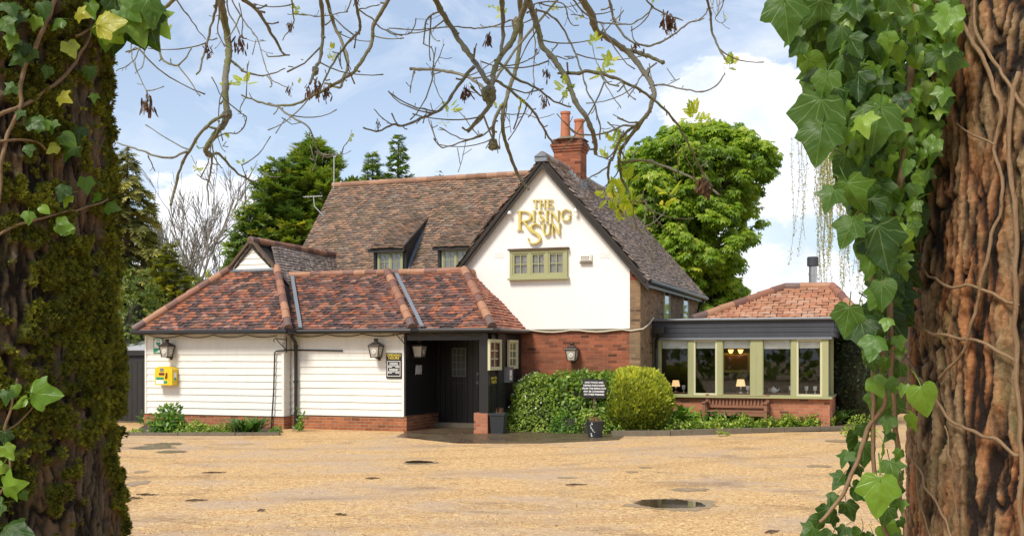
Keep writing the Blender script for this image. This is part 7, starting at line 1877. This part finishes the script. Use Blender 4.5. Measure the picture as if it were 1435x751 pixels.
# (owner, start thickness, end thickness, pixel path): l = grows from the left tree, r = from the right
BR = [
 ('l', 12, 8.5, [(309, 0), (314, 26), (320, 60), (320, 80), (317, 100), (316, 128), (318, 162), (312, 176), (300, 190), (288, 210), (296, 218)], 0),
 ('c', 6, 4, [(318, 160), (312, 162), (298, 170), (280, 188), (266, 210), (254, 232), (246, 260), (239, 288)], 0), ('c', 4, 2.5, [(262, 212), (240, 221), (220, 219), (194, 210), (164, 200)], 0), ('c', 2, 1.6, [(208, 218), (213, 230), (217, 240)], 0),
 ('c', 4, 2.2, [(297, 216), (296, 236), (291, 260), (293, 288)], 0), ('c', 2, 1.2, [(291, 252), (283, 250), (276, 244)], 0), ('c', 4.5, 3, [(297, 217), (306, 216), (320, 230), (334, 244), (354, 254)], 0), ('c', 2, 1.3, [(354, 254), (362, 252), (368, 245), (371, 239)], 0), ('c', 2, 1.2, [(345, 249), (341, 238), (338, 230)], 0),
 ('c', 2.2, 1.6, [(300, 194), (318, 187), (336, 186), (346, 166), (337, 158), (340, 144), (345, 136)], 0), ('c', 5, 1.8, [(322, 84), (330, 90), (342, 100), (358, 105), (376, 105), (400, 96)], 0),
 ('l', 5, 2.5, [(303, -4), (303, 12), (296, 36), (290, 60), (284, 84), (280, 100), (275, 105)], 1), ('l', 2.6, 1.8, [(308, 10), (307, 30), (306, 46), (315, 66)], 1), ('l', 2.4, 1.6, [(322, -4), (340, 26), (352, 42), (362, 58), (372, 94), (384, 114), (404, 123)], 2), ('l', 2.8, 1.5, [(318, -4), (320, 16), (334, 42), (337, 52), (346, 54)], 3),
 ('l', 7, 2.2, [(336, -6), (350, 6), (364, 20), (380, 46), (390, 64), (397, 75), (406, 77)], 4), ('l', 6.5, 2, [(246, -6), (238, 6), (225, 13), (219, 22), (222, 50), (224, 70), (228, 84), (246, 92), (258, 84), (269, 67)], 5), ('l', 2.4, 1.4, [(244, -4), (262, 20), (276, 40), (288, 56)], 6), ('l', 2.6, 1.4, [(205, -10), (200, 50), (194, 72), (183, 90), (163, 100)], 7), ('l', 2, 1.6, [(180, -10), (184, 60), (186, 85), (199, 115), (205, 128), (208, 142)], 8),
 ('l', 2.6, 1.5, [(201, -10), (203, 60), (200, 90), (190, 103)], 9),
 ('l', 6.5, 4.5, [(449, -6), (452, 26), (452, 50), (449, 80), (442, 98), (434, 118)], 10), ('l', 6.5, 3, [(457, -6), (464, 22), (472, 44), (482, 66), (488, 90), (482, 108), (478, 122), (468, 121), (455, 117)], 11), ('l', 5.5, 2, [(498, -6), (501, 18), (505, 41), (496, 52), (482, 66), (470, 84), (460, 102), (456, 112), (462, 112)], 12),
 ('l', 6.5, 2.6, [(548, -6), (530, 24), (523, 39), (521, 60), (508, 84), (496, 100), (480, 112), (465, 120), (448, 130), (430, 139), (415, 146), (399, 148), (376, 147), (350, 138), (338, 133)], 13), ('c', 3.4, 2.2, [(376, 145), (390, 150), (407, 163), (430, 176), (440, 196), (448, 214), (465, 217)], 13),
 ('c', 2, 1.4, [(465, 217), (478, 216), (482, 206), (489, 197)], 13), ('c', 2.6, 1.6, [(502, 14), (520, 26), (532, 38), (552, 48), (570, 49), (580, 40), (583, 26)], 12), ('c', 2, 1.6, [(502, 14), (516, 11), (532, 7)], 12), ('l', 2.6, 1.6, [(408, -6), (411, 20), (412, 32), (404, 44), (396, 57)], 14), ('c', 2, 1.6, [(411, 20), (432, 22), (448, 23), (470, 20), (488, 17)], 14),
 ('r', 9.5, 8, [(608, -6), (618, 16), (632, 38), (648, 64), (666, 88), (678, 108), (685, 117)], 20), ('c', 3.4, 2.2, [(616, 16), (598, 27), (594, 46), (593, 62)], 20), ('c', 6.5, 2.2, [(664, 94), (652, 108), (636, 128), (622, 150), (600, 162), (568, 175), (550, 176), (528, 184), (509, 179)], 20), ('c', 3, 1.8, [(612, 156), (592, 153), (580, 150), (556, 137), (545, 130)], 20), ('c', 2, 1.4, [(551, 176), (534, 164), (524, 153)], 20),
 ('r', 4.2, 5, [(790, -10), (730, 60), (690, 118), (682, 128), (672, 118), (656, 109), (636, 102), (608, 98), (580, 97), (574, 97)], 21), ('c', 2.8, 1.8, [(580, 97), (578, 112), (575, 130)], 21),
 ('r', 10, 6, [(740, -6), (728, 32), (716, 60), (700, 82), (692, 100), (691, 112), (687, 130), (685, 148), (676, 160), (666, 172), (655, 184)], 22), ('r', 8, 5, [(702, -6), (704, 20), (705, 50), (702, 78)], 23), ('r', 8, 4.5, [(728, -6), (730, 30), (728, 66), (722, 100), (714, 124), (707, 148), (704, 170), (708, 196), (716, 220), (724, 242), (734, 258), (741, 266)], 24),
 ('c', 5.5, 5, [(705, 145), (697, 160), (692, 174), (691, 190), (691, 200), (686, 207)], 24), ('c', 3, 1.8, [(692, 176), (676, 190), (660, 196), (644, 200), (622, 207), (614, 203), (608, 194)], 24), ('c', 2.4, 1.6, [(676, 188), (656, 196), (640, 192), (616, 179)], 24),
 ('r', 11, 6.5, [(738, -6), (744, 10), (750, 28), (756, 46), (760, 66), (774, 80), (786, 98), (798, 120), (806, 142), (821, 164), (831, 188), (835, 216)], 25), ('c', 5, 2.6, [(693, 84), (706, 94), (720, 108), (740, 118), (760, 130), (780, 144), (800, 150)], 22), ('c', 5, 3, [(686, 114), (698, 114), (712, 124), (728, 138), (744, 152), (756, 170), (764, 184), (775, 202)], 22),
 ('c', 3, 2, [(732, 31), (716, 29), (696, 36), (670, 40), (636, 38), (604, 41), (580, 42), (545, 40)], 24), ('r', 2.6, 1.5, [(742, 10), (750, 6), (764, 3), (790, 6), (796, 26), (802, 36), (811, 36)], 26), ('c', 3.6, 2.2, [(750, 14), (768, 20), (784, 34), (796, 54), (808, 80), (816, 104), (824, 130), (834, 150), (840, 175), (841, 196)], 26),
 ('c', 5.5, 3, [(790, 103), (812, 103), (824, 101), (850, 106), (876, 116), (900, 128), (918, 142), (941, 164), (960, 193), (976, 223), (986, 244), (998, 262)], 25),
 ('r', 12, 4, [(812, -6), (828, 20), (836, 44), (852, 54), (876, 70), (888, 82), (902, 100), (912, 116), (917, 132), (914, 145), (906, 161), (890, 183), (877, 201), (868, 217), (869, 241), (877, 262), (885, 284)], 27), ('c', 4, 2, [(890, 177), (872, 176), (848, 187), (816, 189), (802, 183), (790, 170)], 27), ('c', 5, 4, [(915, 146), (900, 168), (886, 180), (872, 192), (862, 212), (858, 226)], 27), ('c', 5, 3.2, [(866, 229), (898, 225), (928, 232), (960, 245), (986, 257), (1008, 273)], 27),
 ('c', 5, 3, [(858, 222), (853, 234), (853, 252), (861, 278), (874, 302), (896, 321), (918, 338)], 27), ('c', 3, 2, [(853, 233), (832, 246), (817, 257)], 27), ('c', 4.5, 2.5, [(883, 278), (898, 280), (906, 286), (904, 305), (901, 324)], 27), ('c', 2.6, 1.6, [(902, 318), (918, 310), (932, 296)], 27), ('c', 7, 6, [(876, 70), (890, 73), (904, 77), (918, 83), (930, 88)], 27), ('c', 3, 2, [(920, 88), (908, 98), (898, 107), (890, 122), (880, 137)], 27), ('c', 3, 2, [(910, 124), (920, 119), (940, 121), (962, 126), (988, 128), (1008, 116), (1016, 104)], 27),
 ('r', 3.2, 2, [(800, -6), (814, 14), (838, 31), (860, 34), (884, 34), (900, 26), (914, 12)], 28), ('r', 4.2, 2, [(852, -6), (860, 26), (868, 42), (880, 56), (900, 64), (920, 62), (944, 49), (964, 34), (980, 28), (988, 20), (992, 12)], 29), ('r', 3.2, 2, [(902, -6), (910, 6), (920, 13), (936, 22), (957, 29)], 30), ('r', 4.6, 2.6, [(990, -6), (996, 20), (998, 44), (1008, 68), (1016, 84)], 31), ('r', 2, 1.3, [(1016, -6), (1010, 14), (1002, 26), (1010, 32), (1017, 28)], 32),
 ('c', 1.6, 1.2, [(842, 108), (850, 122), (860, 138), (870, 152)], 25), ('c', 1.6, 1.2, [(846, 110), (840, 94), (833, 78), (830, 64)], 25), ('c', 2, 1.2, [(593, 62), (606, 70), (608, 96), (610, 120), (622, 146)], 20), ('c', 2, 1.3, [(609, 94), (616, 78), (623, 62)], 20), ('c', 2.2, 1.4, [(752, 12), (748, 40), (750, 66), (748, 96), (748, 120), (738, 140)], 26), ('c', 2.2, 1.4, [(782, 60), (770, 80), (768, 92)], 25), ('c', 2, 1.3, [(835, 216), (850, 222), (858, 224)], 25), ('c', 1.8, 1.2, [(853, 252), (846, 270), (836, 278)], 27), ('c', 2, 1.2, [(700, 160), (716, 160), (736, 160), (756, 166), (777, 160)], 24)]
limbs = {'l': [Vector((-1.30, 2.35, 3.55)), Vector((-1.25, 3.1, 3.85)), Vector((-1.25, 4.0, 3.75)), Vector((-.95, 4.55, 3.72)), Vector((-.45, 4.7, 3.80)), Vector((.0, 4.8, 3.95))],
         'r': [Vector((1.215, 1.965, 3.5)), Vector((1.15, 2.9, 3.95)), Vector((.9, 3.9, 3.95)), Vector((.45, 4.4, 3.80)), Vector((.1, 4.6, 3.75)), Vector((-.35, 4.75, 3.85))]}
own = {'l': mossy, 'r': rusty}; base = {'l': LT, 'r': RT}
limb_curve = {k: wob(v, 8, .02, 5) for k, v in limbs.items()}
for k in 'lr':
    mb = MB(); q = limb_curve[k]; n = len(q); mb.tube([p - base[k] for p in q], [.085 * (1 - .72 * i / n) for i in range(n)], 12); mb.build('limb', M['limb'], own[k], smooth=True, uv=False)
cur, cur_key, gid_depth, gid_own = None, None, {}, {}
bmeshes = {}
rg = random.Random(5)
tips, nodes = [], []
def thick(px, d): return px / FOC * d * .425
for (o, w0, w1, path, gid) in BR:
    d = depth(gid)
    if o in 'lr': gid_own[gid] = o
    ow = gid_own.get(gid, 'r')
    mb = (MB(), MB()); mb = (mb[0], mb[0]); bmeshes[len(bmeshes)] = (ow, mb[0], w0 > 4.4)
    n0 = len(path)
    P = [AT(x, y, d + .16 * math.sin(x * .021 + gid) * 1.0 + .10 * math.sin(y * .03)) for x, y in path]
    q = wob(P, 6, .0045, gid)
    n = len(q); rad = []
    for i in range(n):
        f = i / (n - 1); r_ = thick(w0 + (w1 - w0) * f, d); r_ *= 1 + .16 * mnoise.noise(q[i] * 26) + (.32 * max(0, math.sin(i * 1.35 + gid)) ** 8); rad.append(max(r_, .0016))
    if o in 'lr':                                         # up out of the picture to the limb
        lc = limb_curve[o]; p0 = q[0]; tgt = min(lc, key=lambda c: (c - p0 - Vector((0, 0, .35))).length); m1 = p0.lerp(tgt, .5) + Vector((0, 0, .06))
        q = [tgt, tgt.lerp(m1, .5) + Vector((0, 0, .02)), m1] + q; rad = [rad[0] * 1.5, rad[0] * 1.3, rad[0] * 1.15] + rad
    tgt_mb = mb[0]
    b = base[ow]; tgt_mb.tube([p - b for p in q], rad, 8)
    off = 3 if o in 'lr' else 0
    for z in range(int(n / 34 + rg.random())):                  # long fine twigs, curving
        i = rg.randrange(off + 1, len(q) - 1); t_ = (q[i + 1] - q[i]).normalized(); sdv = t_.orthogonal(); sdv.rotate(Matrix.Rotation(rg.uniform(0, 6.28), 3, t_)); L = rg.uniform(.10, .30)
        dd = (sdv + t_ * rg.uniform(.2, 1.0) + Vector((0, 0, rg.uniform(-.4, .1)))).normalized(); pp = q[i].copy(); pl = [pp - b]
        for k_ in range(6):
            dd = (dd + Vector((rg.gauss(0, .12), rg.gauss(0, .12), .10))).normalized(); pp = pp + dd * L / 6; pl.append(pp - b)
        tgt_mb.tube(pl, [.0034, .0030, .0027, .0028, .0022, .0022, .0030], 5)
    for i in range(off + 2, len(q) - 1):                  # buds, spurs and short side twigs
        if rg.random() < .13:
            t_ = (q[i + 1] - q[i]).normalized(); sdv = t_.orthogonal(); sdv.rotate(Matrix.Rotation(rg.uniform(0, 6.28), 3, t_)); L = rg.choice((.012, .018, .03, .05)) if rg.random() < .88 else rg.uniform(.10, .20)
            e = q[i] + (sdv * .8 + t_ * .5 + Vector((0, 0, rg.uniform(-.3, .5)))).normalized() * L; m1 = q[i].lerp(e, .5) + Vector((0, 0, -.1 * L))
            r_ = min(rad[i] * .6, .0045); mb[1].tube([q[i] - b, m1 - b, e - b], [r_, r_ * .8, r_ * 1.05], 5)
            if L > .1:
                for z in range(2):
                    s_ = rg.uniform(.4, .9); c = q[i].lerp(e, s_); mb[1].tube([c - b, c + Vector((rg.gauss(0, .03), rg.gauss(0, .03), rg.gauss(.01, .03))) - b], [.002, .0022], 4)
for ow, m0, big in bmeshes.values():
    m0.build('branch' if big else 'twig', M['limb'] if big else M['twig'], own[ow], smooth=True, recalc=False, uv=False)
# mossy knobs
for px, py, r_, gid, o in ((685, 133, 12, 22, 'r'), (318, 161, 8, 0, 'l'), (691, 203, 8, 24, 'r'), (724, 34, 9, 24, 'r'), (442, 99, 6, 10, 'l')):
    d = depth(gid); k = r_ / FOC * d; ico('knot', tuple(AT(px, py, d + .16 * math.sin(px * .021 + gid) + .10 * math.sin(py * .03)) - base[o]), (k * .8, k * .8, k * 1.1), M['limb'], own[o], .45, sub=3, seed=px)
# unfolding ash leaves: pinnate sprays
pin_v, pin_f = [], []
for k in range(9):
    y = .25 + .16 * (k // 2) if k < 8 else .85; a = (1 if k % 2 else -1) * (.75 - .06 * (k // 2)) if k < 8 else 0.0
    d = Vector((math.sin(a), math.cos(a), -.12)); s_ = Vector((d.y, -d.x, 0)) * .085; b = len(pin_v); L = .42 - .03 * (k // 2)
    p = Vector((0, y, -.12 * y * y)); pin_v += [tuple(p), tuple(p + d * L * .5 + s_ + Vector((0, 0, .03))), tuple(p + d * L + Vector((0, 0, -.05))), tuple(p + d * L * .5 - s_ + Vector((0, 0, .03)))]; pin_f.append((b, b + 1, b + 2, b + 3))
b = len(pin_v); pin_v += [(-.012, 0, 0), (.012, 0, 0), (.008, .9, -.1), (-.008, .9, -.1)]; pin_f.append((b, b + 1, b + 2, b + 3))
def ash_cluster(px, py, gid, o, size, n, upward=.8, seed=0):
    rng = np.random.default_rng(int(px * 7 + py)); d = depth(gid); c = AT(px, py, d + .16 * math.sin(px * .021 + gid) + .10 * math.sin(py * .03)); b = base[o]
    pos = np.array([tuple(c - b)] * n) + rng.normal(size=(n, 3)) * size * .12
    dd = rnd_dir(n, rng) + np.array([0, 0, upward]); leaves('leaf_spray', pin_v, pin_f, pos, frames(dd, rnd_dir(n, rng) + np.array([0, -.5, .6])), rng.uniform(.6, 1.2, n) * size, M['ash_leaf'], own[o], np.clip(rng.normal(.5, .25, n), 0, 1))
for px, py, gid, o, px_s, n in [(343, 118, 0, 'l', 26, 7), (230, 50, 5, 'l', 22, 6), (318, 120, 0, 'l', 16, 4), (275, 240, 0, 'l', 12, 5), (340, 229, 0, 'l', 13, 5), (355, 241, 0, 'l', 11, 5), (371, 240, 0, 'l', 9, 3), (320, 194, 0, 'l', 12, 5), (275, 203, 0, 'l', 9, 3), (463, 70, 12, 'l', 12, 5), (463, 85, 12, 'l', 11, 5), (420, 17, 14, 'l', 17, 6), (412, 14, 14, 'l', 14, 4), (421, 117, 13, 'l', 9, 3), (490, 194, 13, 'l', 13, 4),
        (629, 156, 24, 'r', 26, 7), (624, 174, 24, 'r', 20, 4), (700, 19, 24, 'r', 17, 5), (689, 10, 24, 'r', 12, 4), (811, 26, 26, 'r', 10, 4), (790, 128, 25, 'r', 22, 6), (832, 62, 25, 'r', 20, 6), (848, 100, 25, 'r', 24, 7), (856, 88, 25, 'r', 20, 5), (842, 52, 27, 'r', 13, 4), (860, 205, 27, 'r', 34, 9), (848, 222, 27, 'r', 20, 5), (1018, 92, 27, 'r', 27, 8), (1016, 27, 32, 'r', 8, 3), (780, 16, 26, 'r', 11, 4), (916, 6, 28, 'r', 10, 4), (698, 150, 24, 'r', 13, 4), (730, 148, 22, 'r', 12, 4),
        (880, 258, 27, 'r', 36, 8), (868, 282, 27, 'r', 38, 10), (888, 290, 27, 'r', 30, 8), (878, 305, 27, 'r', 30, 7), (858, 296, 27, 'r', 26, 6), (936, 276, 27, 'r', 34, 8), (928, 290, 27, 'r', 26, 6), (970, 168, 25, 'r', 30, 8), (984, 172, 25, 'r', 22, 5), (850, 276, 27, 'r', 26, 5)]:
    ash_cluster(px, py, gid, o, px_s * .75 / FOC * DB, n)
# bunches of dry keys
key_v = [(-.06, 0, 0), (.06, 0, 0), (.13, .5, .03), (.09, .95, .0), (-.09, .95, .02), (-.13, .5, -.03)]; key_f = [(0, 1, 2, 3, 4, 5)]
for px, py, gid, o, h in [(336, 70, 3, 'l', 28), (292, 76, 1, 'l', 24), (207, 158, 8, 'l', 36), (404, 130, 2, 'l', 18), (433, 134, 13, 'l', 22), (446, 132, 13, 'l', 28), (458, 136, 13, 'l', 24), (406, 42, 14, 'l', 22), (684, 64, 23, 'r', 26), (766, 110, 25, 'r', 22), (762, 146, 22, 'r', 24), (936, 38, 30, 'r', 36), (942, 40, 30, 'r', 28), (890, 72, 27, 'r', 20), (902, 78, 27, 'r', 16), (652, 140, 20, 'r', 30), (987, 270, 25, 'r', 40), (529, 178, 20, 'r', 16), (752, 74, 25, 'r', 14), (500, 4, 12, 'l', 14)]:
    d = depth(gid); rng = np.random.default_rng(int(px + py)); n = int(h * 1.3); k = .85 * h / FOC * d; c = AT(px, py - h * .35, d + .16 * math.sin(px * .021 + gid) + .10 * math.sin(py * .03)) - base[o]
    pos = np.array([tuple(c)] * n) + rng.normal(size=(n, 3)) * np.array([k * .13, k * .13, k * .22]); dd = rng.normal(size=(n, 3)) * .3 + np.array([0, 0, -1.])
    leaves('seed_bunch', key_v, key_f, pos, frames(dd, rnd_dir(n, rng)), rng.uniform(.28, .5, n) * k, M['keys'], own[o])
